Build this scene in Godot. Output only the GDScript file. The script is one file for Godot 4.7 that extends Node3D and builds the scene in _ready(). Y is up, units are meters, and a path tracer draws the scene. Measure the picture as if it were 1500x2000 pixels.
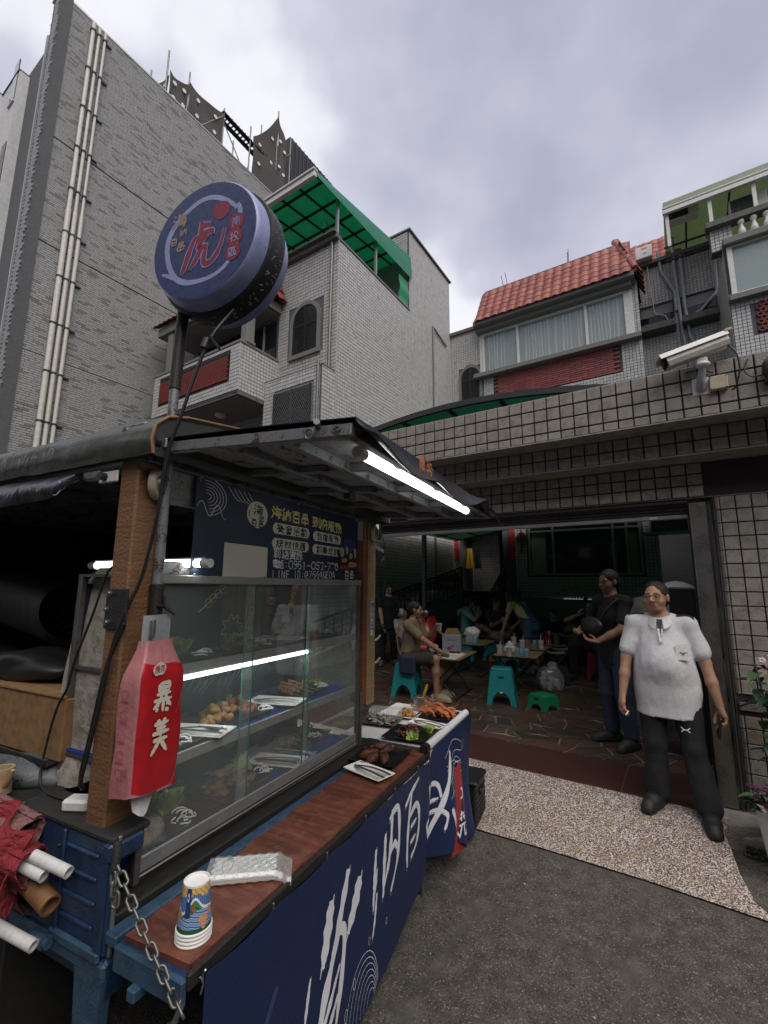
extends Node3D
# A snack truck parked in front of a tiled courtyard gate, with three-storey tiled houses behind.
# World: x runs along the street to the right, -z towards the houses, y up, metres.
const TYAW := 0.1236
const TO := Vector3(-1.092,0,-0.785)
var mats := {}
var rng := RandomNumberGenerator.new()
var tex := {}
var fn := FastNoiseLite.new()

class MB:
	# collects triangles for one mesh
	var p := PackedVector3Array()
	var n := PackedVector3Array()
	var t := PackedVector2Array()
	var c := PackedColorArray()
	var ix := PackedInt32Array()
	var xf := Transform3D()
	var col := Color.WHITE
	func vert(a: Vector3, nn: Vector3, uv := Vector2.ZERO) -> int:
		p.append(xf * a)
		n.append((xf.basis * nn).normalized())
		t.append(uv)
		c.append(col)
		return p.size() - 1
	func tri(a: int, b: int, d: int) -> void:
		ix.append(a)
		ix.append(d)
		ix.append(b)
	func poly(pts: Array, out: Vector3, uvs: Array = []) -> void:
		# a flat polygon whose front looks along out
		var m := Vector3.ZERO
		for i in pts.size():
			m += (pts[i] as Vector3).cross(pts[(i + 1) % pts.size()])
		var flip := m.dot(out) < 0.0
		var nn := (-m if flip else m).normalized()
		var f := p.size()
		for i in pts.size():
			vert(pts[i], nn, uvs[i] if uvs.size() else Vector2(pts[i].x + pts[i].z, pts[i].y))
		for i in range(1, pts.size() - 1):
			if flip:
				tri(f, f + i + 1, f + i)
			else:
				tri(f, f + i, f + i + 1)
	func quad(a: Vector3, b: Vector3, d: Vector3, e: Vector3, out: Vector3) -> void:
		poly([a, b, d, e], out, [Vector2(0,1), Vector2(1,1), Vector2(1,0), Vector2(0,0)])
	func box(ce: Vector3, s: Vector3, bev := 0.0) -> void:
		var h := s * 0.5
		var b: float = minf(bev, minf(h.x, minf(h.y, h.z)) * 0.9)
		for ax in 3:
			var u := (ax + 1) % 3
			var v := (ax + 2) % 3
			for sg in [-1.0,1.0]:
				var q := []
				for k in [[-1,-1], [1,-1], [1,1], [-1,1]]:
					var w := Vector3.ZERO
					w[ax] = sg * h[ax]
					w[u] = k[0] * (h[u] - b)
					w[v] = k[1] * (h[v] - b)
					q.append(ce + w)
				var o := Vector3.ZERO
				o[ax] = sg
				poly(q, o)
			if b > 0.0:
				for s1 in [-1.0,1.0]:
					for s2 in [-1.0,1.0]:
						var q := []
						for k in [[0,-1], [0,1], [1,1], [1,-1]]:
							var w := Vector3.ZERO
							w[ax] = k[1] * (h[ax] - b)
							w[u] = s1 * (h[u] - (0.0 if k[0] == 0 else b))
							w[v] = s2 * (h[v] - (b if k[0] == 0 else 0.0))
							q.append(ce + w)
						var o := Vector3.ZERO
						o[u] = s1
						o[v] = s2
						poly(q, o)
		if b > 0.0:
			for sx in [-1.0,1.0]:
				for sy in [-1.0,1.0]:
					for sz in [-1.0,1.0]:
						poly([ce + Vector3(sx * h.x, sy * (h.y - b), sz * (h.z - b)), ce + Vector3(sx * (h.x - b), sy * h.y, sz * (h.z - b)), ce + Vector3(sx * (h.x - b), sy * (h.y - b), sz * h.z)], Vector3(sx, sy, sz))
	func bar(a: Vector3, b: Vector3, w: float, h: float, bev := 0.0, up := Vector3.UP) -> void:
		# a square bar from a to b
		var z := (b - a).normalized()
		var x := up.cross(z)
		if x.length() < 0.01:
			x = Vector3.RIGHT.cross(z)
		x = x.normalized()
		var old := xf
		xf = old * Transform3D(Basis(x, z.cross(x), z), (a + b) * 0.5)
		box(Vector3.ZERO, Vector3(w, h, a.distance_to(b)), bev)
		xf = old
	func tube(path: Array, r, seg := 8, closed := false, caps := true) -> void:
		var m := path.size()
		var up := Vector3.UP
		var f := p.size()
		var d0: Vector3 = (path[1] - path[0]).normalized()
		if absf(d0.y) > 0.9:
			up = Vector3.RIGHT
		var x := up.cross(d0).normalized()
		for i in m:
			var d: Vector3
			if closed:
				d = path[(i + 1) % m] - path[(i + m - 1) % m]
			else:
				d = path[mini(i + 1, m - 1)] - path[maxi(i - 1,0)]
			d = d.normalized()
			x = (x - d * x.dot(d)).normalized()
			var y := d.cross(x)
			var rr: float = r if r is float else r[i]
			for k in seg + 1:
				var a := TAU * k / seg
				var nn := x * cos(a) + y * sin(a)
				vert(path[i] + nn * rr, nn, Vector2(float(k) / seg, float(i) / maxf(1, m - 1)))
		var rows := m if closed else m - 1
		for i in rows:
			for k in seg:
				var a := f + i * (seg + 1) + k
				var b := f + ((i + 1) % m) * (seg + 1) + k
				tri(a, a + 1, b + 1)
				tri(a, b + 1, b)
		if caps and not closed:
			for e in 2:
				var i := 0 if e == 0 else m - 1
				var q := []
				for k in seg:
					q.append(xf.affine_inverse() * p[f + i * (seg + 1) + k])
				poly(q, path[0] - path[1] if e == 0 else path[m - 1] - path[m - 2])
	func lathe(pr: Array, seg := 16, a0 := 0.0, a1 := TAU) -> void:
		# pr: Vector2(radius, height) from one end to the other; the outside is on the right of the way up
		for i in pr.size() - 1:
			var d: Vector2 = pr[i + 1] - pr[i]
			if d.length() < 1e-6:
				continue
			var nn := Vector2(d.y, -d.x).normalized()
			var na := nn
			var nb := nn
			if i > 0:
				var e: Vector2 = pr[i] - pr[i - 1]
				var ne := Vector2(e.y, -e.x).normalized()
				if ne.dot(nn) > 0.75:
					na = (nn + ne).normalized()
			if i < pr.size() - 2:
				var e: Vector2 = pr[i + 2] - pr[i + 1]
				var ne := Vector2(e.y, -e.x).normalized()
				if ne.dot(nn) > 0.75:
					nb = (nn + ne).normalized()
			var f := p.size()
			for k in seg + 1:
				var a := lerpf(a0, a1, float(k) / seg)
				var x := Vector3(sin(a), 0, cos(a))
				vert(x * pr[i].x + Vector3(0, pr[i].y, 0), x * na.x + Vector3(0, na.y, 0), Vector2(float(k) / seg, 1.0 - float(i) / (pr.size() - 1)))
				vert(x * pr[i + 1].x + Vector3(0, pr[i + 1].y, 0), x * nb.x + Vector3(0, nb.y, 0), Vector2(float(k) / seg, 1.0 - float(i + 1) / (pr.size() - 1)))
			for k in seg:
				var a := f + k * 2
				tri(a, a + 2, a + 3)
				tri(a, a + 3, a + 1)
	func grid(nu: int, nv: int, f: Callable, thick := 0.0) -> void:
		# f(u, v) -> point; the front is on the side of du x dv
		var pts := []
		for j in nv + 1:
			for i in nu + 1:
				pts.append(f.call(float(i) / nu, float(j) / nv))
		var ns := []
		for j in nv + 1:
			for i in nu + 1:
				var du: Vector3 = pts[j * (nu + 1) + mini(i + 1, nu)] - pts[j * (nu + 1) + maxi(i - 1,0)]
				var dv: Vector3 = pts[mini(j + 1, nv) * (nu + 1) + i] - pts[maxi(j - 1,0) * (nu + 1) + i]
				ns.append(du.cross(dv).normalized())
		for side in (2 if thick > 0.0 else 1):
			var s := p.size()
			for j in nv + 1:
				for i in nu + 1:
					var k := j * (nu + 1) + i
					vert(pts[k] - ns[k] * thick * side, -ns[k] if side else ns[k], Vector2(float(i) / nu, 1.0 - float(j) / nv))
			for j in nv:
				for i in nu:
					var a := s + j * (nu + 1) + i
					if side:
						tri(a, a + nu + 2, a + 1)
						tri(a, a + nu + 1, a + nu + 2)
					else:
						tri(a, a + 1, a + nu + 2)
						tri(a, a + nu + 2, a + nu + 1)
		if thick > 0.0:
			var ring := []
			for i in nu:
				ring.append(i)
			for j in nv:
				ring.append(j * (nu + 1) + nu)
			for i in nu:
				ring.append(nv * (nu + 1) + nu - i)
			for j in nv:
				ring.append((nv - j) * (nu + 1))
			for q in ring.size():
				var a: int = ring[q]
				var b: int = ring[(q + 1) % ring.size()]
				poly([pts[a], pts[b], pts[b] - ns[b] * thick, pts[a] - ns[a] * thick], (pts[b] - pts[a]).cross(ns[a]))
	func blob(ce: Vector3, r: Vector3, sg := 10, rg := 7, amp := 0.0, sd := 0.0) -> void:
		var f := p.size()
		var fi := ix.size()
		for j in rg + 1:
			var th := PI * j / rg
			for i in sg + 1:
				var ph := TAU * (i % sg) / sg
				var d := Vector3(sin(th) * cos(ph), cos(th), sin(th) * sin(ph))
				var k := 1.0 + amp * (sin(d.x * 4.1 + sd) * cos(d.y * 3.3 + sd * 1.7) + sin(d.z * 5.3 + sd * 2.3 + d.x * 2.0))
				vert(ce + d * r * k, d / r, Vector2(float(i) / sg, float(j) / rg))
		for j in rg:
			for i in sg:
				var a := f + j * (sg + 1) + i
				tri(a, a + sg + 2, a + sg + 1)
				tri(a, a + 1, a + sg + 2)
		if amp > 0.0:
			resmooth(f, fi)
	func resmooth(f: int, fi: int) -> void:
		var acc := {}
		for k in range(fi, ix.size(), 3):
			var a := p[ix[k]]
			var b := p[ix[k + 1]]
			var d := p[ix[k + 2]]
			var nn := (d - a).cross(b - a)
			for q in [a, b, d]:
				var key := Vector3i((q * 20000.0).round())
				acc[key] = acc.get(key, Vector3.ZERO) + nn
		for i in range(f, p.size()):
			var v: Vector3 = acc.get(Vector3i((p[i] * 20000.0).round()), n[i])
			if v.length() > 1e-12:
				n[i] = v.normalized()
	func prism(pl: PackedVector2Array, z0: float, z1: float) -> void:
		var tr := Geometry2D.triangulate_polygon(pl)
		for e in 2:
			var z := z1 if e else z0
			for k in range(0, tr.size(), 3):
				var q := []
				for s in 3:
					q.append(Vector3(pl[tr[k + s]].x, pl[tr[k + s]].y, z))
				poly(q, Vector3(0,0,1 if e else -1))
		var cw := 0.0
		for i in pl.size():
			cw += pl[i].cross(pl[(i + 1) % pl.size()])
		for i in pl.size():
			var a := pl[i]
			var b := pl[(i + 1) % pl.size()]
			var o := Vector2(b.y - a.y, a.x - b.x) * signf(cw)
			poly([Vector3(a.x, a.y, z0), Vector3(b.x, b.y, z0), Vector3(b.x, b.y, z1), Vector3(a.x, a.y, z1)], Vector3(o.x, o.y, 0))
	func mesh() -> ArrayMesh:
		var a := []
		a.resize(Mesh.ARRAY_MAX)
		a[Mesh.ARRAY_VERTEX] = p
		a[Mesh.ARRAY_NORMAL] = n
		a[Mesh.ARRAY_TEX_UV] = t
		a[Mesh.ARRAY_COLOR] = c
		a[Mesh.ARRAY_INDEX] = ix
		var m := ArrayMesh.new()
		m.add_surface_from_arrays(Mesh.PRIMITIVE_TRIANGLES, a)
		return m

static func V3(x: float, y: float, z: float) -> Vector3:
	return Vector3(x, y, z)

static func V2(x: float, y: float) -> Vector2:
	return Vector2(x, y)

func put(called: String, what, m, parent: Node = self) -> MeshInstance3D:
	var o := MeshInstance3D.new()
	o.name = called
	o.mesh = what.mesh() if what is MB else what
	o.material_override = mats[m] if m is String else m
	parent.add_child(o, true)
	return o

func tag(o: Node, label := "", category := "", group := "", kind := "") -> Node:
	if label:
		o.set_meta("label", label)
	if category:
		o.set_meta("category", category)
	if group:
		o.set_meta("group", group)
	if kind:
		o.set_meta("kind", kind)
	return o

func thing(called: String, label: String, category: String, at := Vector3.ZERO, turn := 0.0, group := "", kind := "") -> Node3D:
	var o := Node3D.new()
	o.name = called
	add_child(o, true)
	o.position = at
	o.rotation.y = turn
	tag(o, label, category, group, kind)
	return o

func T(a: float, y: float, b: float) -> Vector3:
	return TO + Vector3(cos(TYAW) * a - sin(TYAW) * b, y, -sin(TYAW) * a - cos(TYAW) * b)

func L(a: float, y: float, b: float) -> Vector3:
	return V3(a, y, -b)

func scatter(called: String, shape: Mesh, m, where: Array, tints: Array, parent: Node) -> void:
	var mm := MultiMesh.new()
	mm.transform_format = MultiMesh.TRANSFORM_3D
	mm.use_colors = true
	mm.mesh = shape
	mm.instance_count = where.size()
	for i in where.size():
		mm.set_instance_transform(i, where[i])
		mm.set_instance_color(i, tints[i])
	var o := MultiMeshInstance3D.new()
	o.name = called
	o.multimesh = mm
	o.material_override = mats[m]
	parent.add_child(o, true)
	o.set_meta("kind", "stuff")

func noise_img(w: int, h: int, freq: float, oct := 4, sd := 1, cellular := false) -> PackedByteArray:
	var f := FastNoiseLite.new()
	f.seed = sd
	f.frequency = freq
	f.noise_type = FastNoiseLite.TYPE_CELLULAR if cellular else FastNoiseLite.TYPE_SIMPLEX_SMOOTH
	f.fractal_octaves = oct
	if cellular:
		f.fractal_type = FastNoiseLite.FRACTAL_NONE
		f.cellular_return_type = FastNoiseLite.RETURN_CELL_VALUE
	var im := f.get_seamless_image(w, h, false, false, 0.12, true)
	im.convert(Image.FORMAT_L8)
	return im.get_data()

func tex_of(key: String, w: int, h: int, f: Callable) -> void:
	var d := PackedByteArray()
	d.resize(w * h * 3)
	for i in w * h:
		var q: Color = f.call(i)
		d[i * 3] = clampi(int(q.r * 255.0), 0,255)
		d[i * 3 + 1] = clampi(int(q.g * 255.0), 0,255)
		d[i * 3 + 2] = clampi(int(q.b * 255.0), 0,255)
	tex[key] = ImageTexture.create_from_image(Image.create_from_data(w, h, false, Image.FORMAT_RGB8, d))

func bump_of(key: String, bytes: PackedByteArray, w: int, h: int) -> void:
	tex[key] = ImageTexture.create_from_image(Image.create_from_data(w, h, false, Image.FORMAT_L8, bytes))

func mk(key: String, col: Color, rough := 0.7, metal := 0.0, tx := "", sc := 1.0, bump := "", bs := 0.0, world := false) -> StandardMaterial3D:
	var m := StandardMaterial3D.new()
	m.resource_name = key
	m.albedo_color = col.linear_to_srgb()
	m.roughness = rough
	m.metallic = metal
	if tx:
		m.albedo_texture = tex[tx]
	if bump:
		m.heightmap_enabled = true
		m.heightmap_texture = tex[bump]
		m.heightmap_scale = bs
	if sc > 0.0 and (tx or bump):
		m.uv1_triplanar = true
		m.uv1_world_triplanar = world
		m.uv1_scale = Vector3.ONE * sc
		m.uv1_triplanar_sharpness = 6.0
	mats[key] = m
	return m

func make_textures() -> void:
	var n1 := noise_img(512,512,0.012,5,3)
	var n2 := noise_img(512,512,0.09,3,5)
	var n3 := noise_img(512,512,0.35,1,9)
	tex_of("grain", 512,512, func(i): return Color.from_hsv(0,0,0.8 + n1[i] / 255.0 * 0.1 + n2[i] / 255.0 * 0.1))
	tex_of("grime", 512,512, func(i):
		var s := smoothstep(0.35,0.95, n1[i] / 255.0 * 0.6 + n2[i] / 255.0 * 0.4)
		return Color(1,0.99,0.97).lerp(Color(0.66,0.63,0.58), s * 0.75) * (0.88 + n3[i] / 2200.0))
	tex_of("rust", 512,512, func(i):
		var s := smoothstep(0.60,0.70, n1[i] / 255.0 * 0.6 + n2[i] / 255.0 * 0.4)
		return (Color(0.92,0.93,0.95) * (0.75 + n2[i] / 1020.0)).lerp(Color(0.42,0.25,0.14), s * 0.85))
	tex_of("speck", 512,512, func(i):
		var v := 0.72 + (n3[i] / 255.0 - 0.5) * 0.55 + (n2[i] / 255.0 - 0.5) * 0.3
		return Color(v, v, v * 0.98))
	bump_of("fine", n3,512,512)
	bump_of("mid", n2,512,512)
	bump_of("soft", n1,512,512)
	var a1 := noise_img(1024,1024,0.11,1,21, true)
	var a2 := noise_img(1024,1024,0.22,1,22, true)
	var a3 := noise_img(1024,1024,0.006,4,23)
	var a4 := noise_img(1024,1024,0.4,1,24)
	tex_of("asphalt", 1024,1024, func(i):
		var v := 0.40 + (a4[i] - 128) / 900.0 + (a3[i] - 128) / 1300.0
		var q := Color(v, v * 0.975, v * 0.94)
		if a1[i] > 236:
			q = q.lerp(Color(0.72,0.70,0.66), 0.75)
		elif a1[i] < 30:
			q = q.lerp(Color(0.24,0.23,0.23), 0.6)
		if a2[i] > 205:
			q = q.lerp(Color(0.62,0.58,0.53), 0.55)
		elif a2[i] < 40:
			q = q * 0.72
		return q)
	var ah := PackedByteArray()
	ah.resize(1024 * 1024)
	for i in 1024 * 1024:
		ah[i] = (a1[i] + a2[i] + a4[i]) / 3
	bump_of("asphalt_h", ah, 1024,1024)
	var b1 := noise_img(1024,1024,0.13,1,31, true)
	var b2 := noise_img(1024,1024,0.3,1,32)
	tex_of("pebble", 1024,1024, func(i):
		var v := b1[i] / 255.0
		var q := Color(0.40,0.37,0.36).lerp(Color(0.60,0.55,0.53), v)
		if v > 0.66:
			q = Color(0.84,0.80,0.78)
		elif v < 0.22:
			q = Color(0.33,0.28,0.29)
		elif v < 0.34:
			q = Color(0.66,0.56,0.46)
		var s := smoothstep(0.55,0.8, a3[i] / 255.0)
		return (q * (0.82 + b2[i] / 700.0)).lerp(Color(0.62,0.53,0.40), s * 0.35))
	bump_of("pebble_h", b1,1024,1024)
	var w1 := noise_img(512,512,0.02,4,41)
	tex_of("wood", 512,512, func(i):
		var x: int = i % 512
		var y: int = i / 512
		var k: int = ((x / 10) % 512) + ((y * 3) % 512) * 512
		var v := w1[k] / 255.0
		var g := 0.5 + 0.5 * sin((y + v * 70.0) * 0.42)
		var q := 0.66 + 0.2 * v + 0.13 * g - (0.16 if n3[(x / 6) + y * 512 - (x / 6) / 512] > 236 else 0.0)
		return Color(q, q * 0.97, q * 0.93))
	tex_of("plank", 512,512, func(i):
		var x: int = i % 512
		var y: int = i / 512
		var v := w1[((x / 8) % 512) + y * 512] / 255.0
		var s := smoothstep(0.52,0.75, n1[i] / 255.0)
		var q := Color(0.80,0.62,0.55) * (0.62 + 0.4 * v)
		q = q.lerp(Color(0.88,0.79,0.74), s * 0.35)
		if n3[i] > 243 and n2[i] > 130:
			q = Color(0.97,0.95,0.92)
		if w1[((x / 16) % 512) + ((y * 2) % 512) * 512] < 40:
			q = q * 0.72
		return q)
	tex_of("weave", 256,256, func(i):
		var x: int = i % 256
		var y: int = i / 256
		var v := 0.9 + 0.1 * (sin(x * PI / 2.0) * sin(y * PI / 2.0)) - n1[(x * 2) + (y * 2) * 512] / 2550.0
		return Color(v, v, v))
	tex_of("denim", 256,256, func(i):
		var v := 0.75 + n2[(i % 256) + (i / 256) * 512] / 1020.0 + n1[(i % 256) * 2 + (i / 256) * 1024] / 1600.0
		return Color(v, v, v))

func make_materials() -> void:
	mk("asphalt", Color(0.55,0.53,0.50), 0.88,0.0, "asphalt", 1.35, "asphalt_h", 0.7, true)
	mk("pebble", Color(0.80,0.79,0.78), 0.85,0.0, "pebble", 1.25, "pebble_h", 0.5, true)
	mk("concrete", Color(0.30,0.29,0.27), 0.9,0.0, "grime", 1.1, "mid", 0.3, true)
	mk("concrete_dark", Color(0.16,0.155,0.15), 0.9,0.0, "grime", 0.9, "mid", 0.3, true)
	mk("granite_red", Color(0.115,0.045,0.04), 0.35,0.0, "speck", 3.0, "", 0.0, true)
	mk("grout", Color(0.24,0.20,0.17), 0.9,0.0, "grain", 3.0, "fine", 0.2, true)
	mk("grout_dark", Color(0.035,0.028,0.03), 0.95,0.0, "grain", 3.0)
	mk("grout_white", Color(0.10,0.105,0.11), 0.9,0.0, "grain", 1.0)
	for k in 4:
		mk("gate_tile_%d" % k, Color(0.285,0.272,0.255) * [0.95,1.04,0.88,1.0][k], 0.72,0.0, "grime", 1.3 + 0.21 * k, "mid", 0.25, true)
	mk("gate_tile_brown", Color(0.24,0.20,0.165), 0.72,0.0, "grime", 1.5, "mid", 0.25, true)
	for k in 4:
		mk("stone_%d" % k, [Color(0.115,0.06,0.048), Color(0.085,0.055,0.045), Color(0.10,0.075,0.05), Color(0.062,0.045,0.04)][k], 0.42,0.0, "grime", 2.0 + k * 0.3, "mid", 0.2, true)
	var wt := mk("tile_white", Color(0.92,0.92,0.92), 0.35,0.0, "grain", 0.6, "", 0.0, true)
	wt.vertex_color_use_as_albedo = true
	var bt := mk("brick_grey", Color(0.9,0.9,0.9), 0.75,0.0, "grain", 1.0, "", 0.0, true)
	bt.vertex_color_use_as_albedo = true
	mk("stucco", Color(0.62,0.62,0.63), 0.9,0.0, "grain", 0.8, "fine", 0.2, true)
	mk("trim_granite", Color(0.30,0.295,0.285), 0.85,0.0, "speck", 2.2, "fine", 0.2, true)
	mk("trim_dark", Color(0.13,0.13,0.125), 0.85,0.0, "grime", 0.8, "", 0.0, true)
	mk("ceiling_pink", Color(0.26,0.22,0.22), 0.9,0.0, "grain", 0.8, "", 0.0, true)
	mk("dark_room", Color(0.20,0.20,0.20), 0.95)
	for k in 3:
		mk("roof_tile_%d" % k, [Color(0.30,0.075,0.055), Color(0.25,0.06,0.048), Color(0.34,0.10,0.075)][k], 0.55,0.0, "grime", 1.7, "mid", 0.2, true)
		mk("brick_red_%d" % k, [Color(0.25,0.055,0.05), Color(0.21,0.045,0.045), Color(0.28,0.07,0.06)][k], 0.6,0.0, "grain", 2.0, "", 0.0, true)
	mk("lattice_red", Color(0.20,0.035,0.028), 0.6,0.0, "grain", 2.0)
	mk("frame_white", Color(0.66,0.66,0.63), 0.45,0.0, "grain", 1.0)
	mk("frame_green", Color(0.32,0.36,0.30), 0.4,0.2, "grain", 1.0)
	mk("iron_dark", Color(0.045,0.045,0.05), 0.5,0.4, "grain", 2.0)
	mk("iron_black", Color(0.018,0.017,0.017), 0.45,0.3, "grain", 2.0)
	mk("curtain", Color(0.62,0.60,0.47), 0.85,0.0, "weave", 3.0)
	mk("curtain_grey", Color(0.40,0.42,0.36), 0.85,0.0, "weave", 3.0)
	mk("blind", Color(0.15,0.22,0.18), 0.6,0.0, "grain", 2.0)
	mk("pvc", Color(0.62,0.60,0.55), 0.5,0.0, "grain", 1.0)
	mk("pvc_grey", Color(0.36,0.38,0.41), 0.5,0.0, "grain", 1.0)
	mk("netting", Color(0.085,0.075,0.07), 0.9,0.0, "weave", 1.2, "soft", 1.0)
	mk("metal_charcoal", Color(0.035,0.037,0.045), 0.5,0.5, "grain", 1.0)
	var g := mk("poly_green", Color(0.03,0.27,0.15), 0.35,0.0, "grain", 0.4)
	g.backlight_enabled = true
	g.backlight = Color(0.10,0.42,0.27).linear_to_srgb()
	g = mk("poly_yellow", Color(0.18,0.23,0.14), 0.4,0.0, "grain", 0.6)
	g.backlight_enabled = true
	g.backlight = Color(0.42,0.47,0.30).linear_to_srgb()
	g = mk("poly_court", Color(0.02,0.10,0.065), 0.35,0.0, "grain", 0.4)
	g.backlight_enabled = true
	g.backlight = Color(0.30,0.50,0.40).linear_to_srgb()
	mk("steel", Color(0.42,0.42,0.42), 0.32,0.9, "grain", 1.5)
	mk("steel_brushed", Color(0.30,0.29,0.27), 0.3,0.95, "grime", 0.8)
	mk("steel_dull", Color(0.20,0.20,0.20), 0.45,0.7, "grime", 2.0)
	mk("galv", Color(0.36,0.37,0.38), 0.5,0.55, "rust", 2.3)
	mk("galv_dark", Color(0.17,0.19,0.19), 0.55,0.4, "rust", 1.6)
	mk("panel_rust", Color(0.40,0.40,0.38), 0.7,0.1, "rust", 1.1, "soft", 0.4)
	mk("alu", Color(0.46,0.46,0.45), 0.4,0.6, "grain", 1.0)
	mk("shutter", Color(0.17,0.155,0.145), 0.45,0.5, "grain", 1.0)
	mk("blue_paint", Color(0.020,0.050,0.130), 0.4,0.1, "grime", 2.4, "mid", 0.12)
	mk("blue_light", Color(0.045,0.10,0.185), 0.45,0.1, "grime", 2.0, "mid", 0.12)
	mk("black_rubber", Color(0.022,0.022,0.023), 0.75,0.0, "grime", 3.0, "mid", 0.15)
	mk("dark_steel", Color(0.032,0.031,0.031), 0.5,0.3, "grime", 3.0, "mid", 0.15)
	mk("olive_tarp", Color(0.050,0.058,0.048), 0.42,0.0, "grime", 1.2, "soft", 0.25)
	mk("navy_tarp", Color(0.010,0.011,0.022), 0.28,0.0, "grain", 1.5, "soft", 0.4)
	mk("navy_cloth", Color(0.012,0.027,0.098), 0.5,0.0, "weave", 9.0, "soft", 0.1)
	mk("navy_print", Color(0.012,0.024,0.060), 0.55,0.0, "grain", 2.0)
	mk("ink_white", Color(0.66,0.66,0.70), 0.6)
	mk("ink_cream", Color(0.60,0.57,0.48), 0.6)
	mk("ink_yellow", Color(0.62,0.54,0.20), 0.6)
	mk("ink_gold", Color(0.42,0.31,0.13), 0.6)
	mk("ink_faint", Color(0.035,0.045,0.13), 0.5)
	mk("ink_black", Color(0.01,0.01,0.012), 0.6)
	mk("ink_red", Color(0.36,0.025,0.028), 0.6)
	mk("ink_blue", Color(0.03,0.09,0.40), 0.6)
	mk("ink_green", Color(0.03,0.17,0.06), 0.6)
	mk("ink_orange", Color(0.50,0.16,0.06), 0.6)
	mk("wood_post", Color(0.25,0.135,0.068), 0.6,0.0, "wood", 1.6, "mid", 0.15)
	mk("wood_post_red", Color(0.27,0.10,0.045), 0.5,0.0, "wood", 1.6)
	mk("wood_pale", Color(0.40,0.29,0.15), 0.6,0.0, "wood", 1.6)
	mk("plank", Color(0.30,0.16,0.125), 0.5,0.0, "plank", 2.2, "mid", 0.06)
	mk("bamboo_top", Color(0.42,0.29,0.13), 0.45,0.0, "wood", 2.5)
	mk("bamboo_pole", Color(0.26,0.14,0.065), 0.55,0.0, "wood", 3.0)
	mk("card", Color(0.28,0.165,0.075), 0.85,0.0, "grime", 3.0)
	mk("white_plastic", Color(0.74,0.74,0.73), 0.4,0.0, "grain", 1.5)
	mk("white_ceramic", Color(0.78,0.78,0.76), 0.22)
	mk("black_ceramic", Color(0.013,0.013,0.014), 0.28,0.0, "grain", 4.0)
	mk("paper_white", Color(0.74,0.74,0.74), 0.8,0.0, "grain", 6.0)
	mk("teal", Color(0.015,0.27,0.29), 0.4,0.0, "grain", 2.0)
	mk("green_plastic", Color(0.012,0.27,0.11), 0.38,0.0, "grain", 2.0)
	mk("red_plastic", Color(0.32,0.015,0.035), 0.4,0.0, "grain", 2.0)
	mk("black_plastic", Color(0.016,0.016,0.017), 0.45,0.0, "grain", 2.0)
	mk("red_paint", Color(0.56,0.020,0.018), 0.2,0.0)
	mats.red_paint.clearcoat_enabled = true
	mats.red_paint.clearcoat = 0.8
	mk("beige_plastic", Color(0.45,0.33,0.19), 0.45,0.0, "grain", 3.0)
	mk("cream_box", Color(0.50,0.44,0.33), 0.5,0.0, "grain", 2.0)
	mk("blue_mesh", Color(0.012,0.055,0.25), 0.4)
	mk("red_cloth", Color(0.30,0.022,0.032), 0.8,0.0, "weave", 6.0, "soft", 1.0)
	mk("pink_cloth", Color(0.30,0.14,0.14), 0.8,0.0, "weave", 6.0, "soft", 1.0)
	mk("sheet_grey", Color(0.40,0.385,0.36), 0.75,0.1, "grime", 2.6, "soft", 0.5)
	mk("leaf", Color(0.05,0.105,0.035), 0.5,0.0, "grain", 6.0)
	mk("leaf_dark", Color(0.028,0.07,0.035), 0.5,0.0, "grain", 6.0)
	mk("leaf_purple", Color(0.055,0.012,0.04), 0.5,0.0, "grain", 6.0)
	mk("petal_purple", Color(0.10,0.02,0.10), 0.6)
	mk("moss", Color(0.035,0.06,0.018), 0.95,0.0, "grime", 5.0)
	var lt := mk("lettuce", Color.WHITE, 0.5)
	lt.vertex_color_use_as_albedo = true
	lt.backlight_enabled = true
	lt.backlight = Color(0.06,0.12,0.02).linear_to_srgb()
	var fd := mk("food", Color.WHITE, 0.38,0.0, "grain", 14.0, "mid", 0.12)
	fd.vertex_color_use_as_albedo = true
	var bw := mk("body", Color.WHITE, 0.62,0.0, "grain", 2.0)
	bw.vertex_color_use_as_albedo = true
	var cw := mk("cloth", Color.WHITE, 0.85,0.0, "weave", 12.0, "soft", 0.1)
	cw.vertex_color_use_as_albedo = true
	var jw := mk("jeans", Color.WHITE, 0.85,0.0, "denim", 2.5, "soft", 0.15)
	jw.vertex_color_use_as_albedo = true
	var pn := mk("painted", Color.WHITE, 0.6)
	pn.vertex_color_use_as_albedo = true
	var gl := mk("glass", Color(0.75,0.9,0.86,1), 0.02)
	gl.albedo_color.a = 0.06
	gl.transparency = BaseMaterial3D.TRANSPARENCY_ALPHA
	gl = mk("glass_window", Color(0.5,0.6,0.6,1), 0.03)
	gl.albedo_color.a = 0.22
	gl.transparency = BaseMaterial3D.TRANSPARENCY_ALPHA
	gl = mk("film", Color(0.85,0.87,0.9,1), 0.12)
	gl.albedo_color.a = 0.14
	gl.transparency = BaseMaterial3D.TRANSPARENCY_ALPHA
	mk("glass_edge", Color(0.05,0.16,0.13), 0.15)
	mk("glass_dark", Color(0.012,0.014,0.018), 0.06)
	mk("glass_blue", Color(0.035,0.085,0.12), 0.1)
	var em := mk("tube_lit", Color(0.9,0.9,0.9), 0.4)
	em.emission_enabled = true
	em.emission = Color(0.97,1.0,0.98)
	em.emission_energy_multiplier = 2.2
	em = mk("bulb_lit", Color(0.9,0.9,0.9), 0.4)
	em.emission_enabled = true
	em.emission = Color(1.0,0.98,0.94)
	em.emission_energy_multiplier = 3.0

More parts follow.
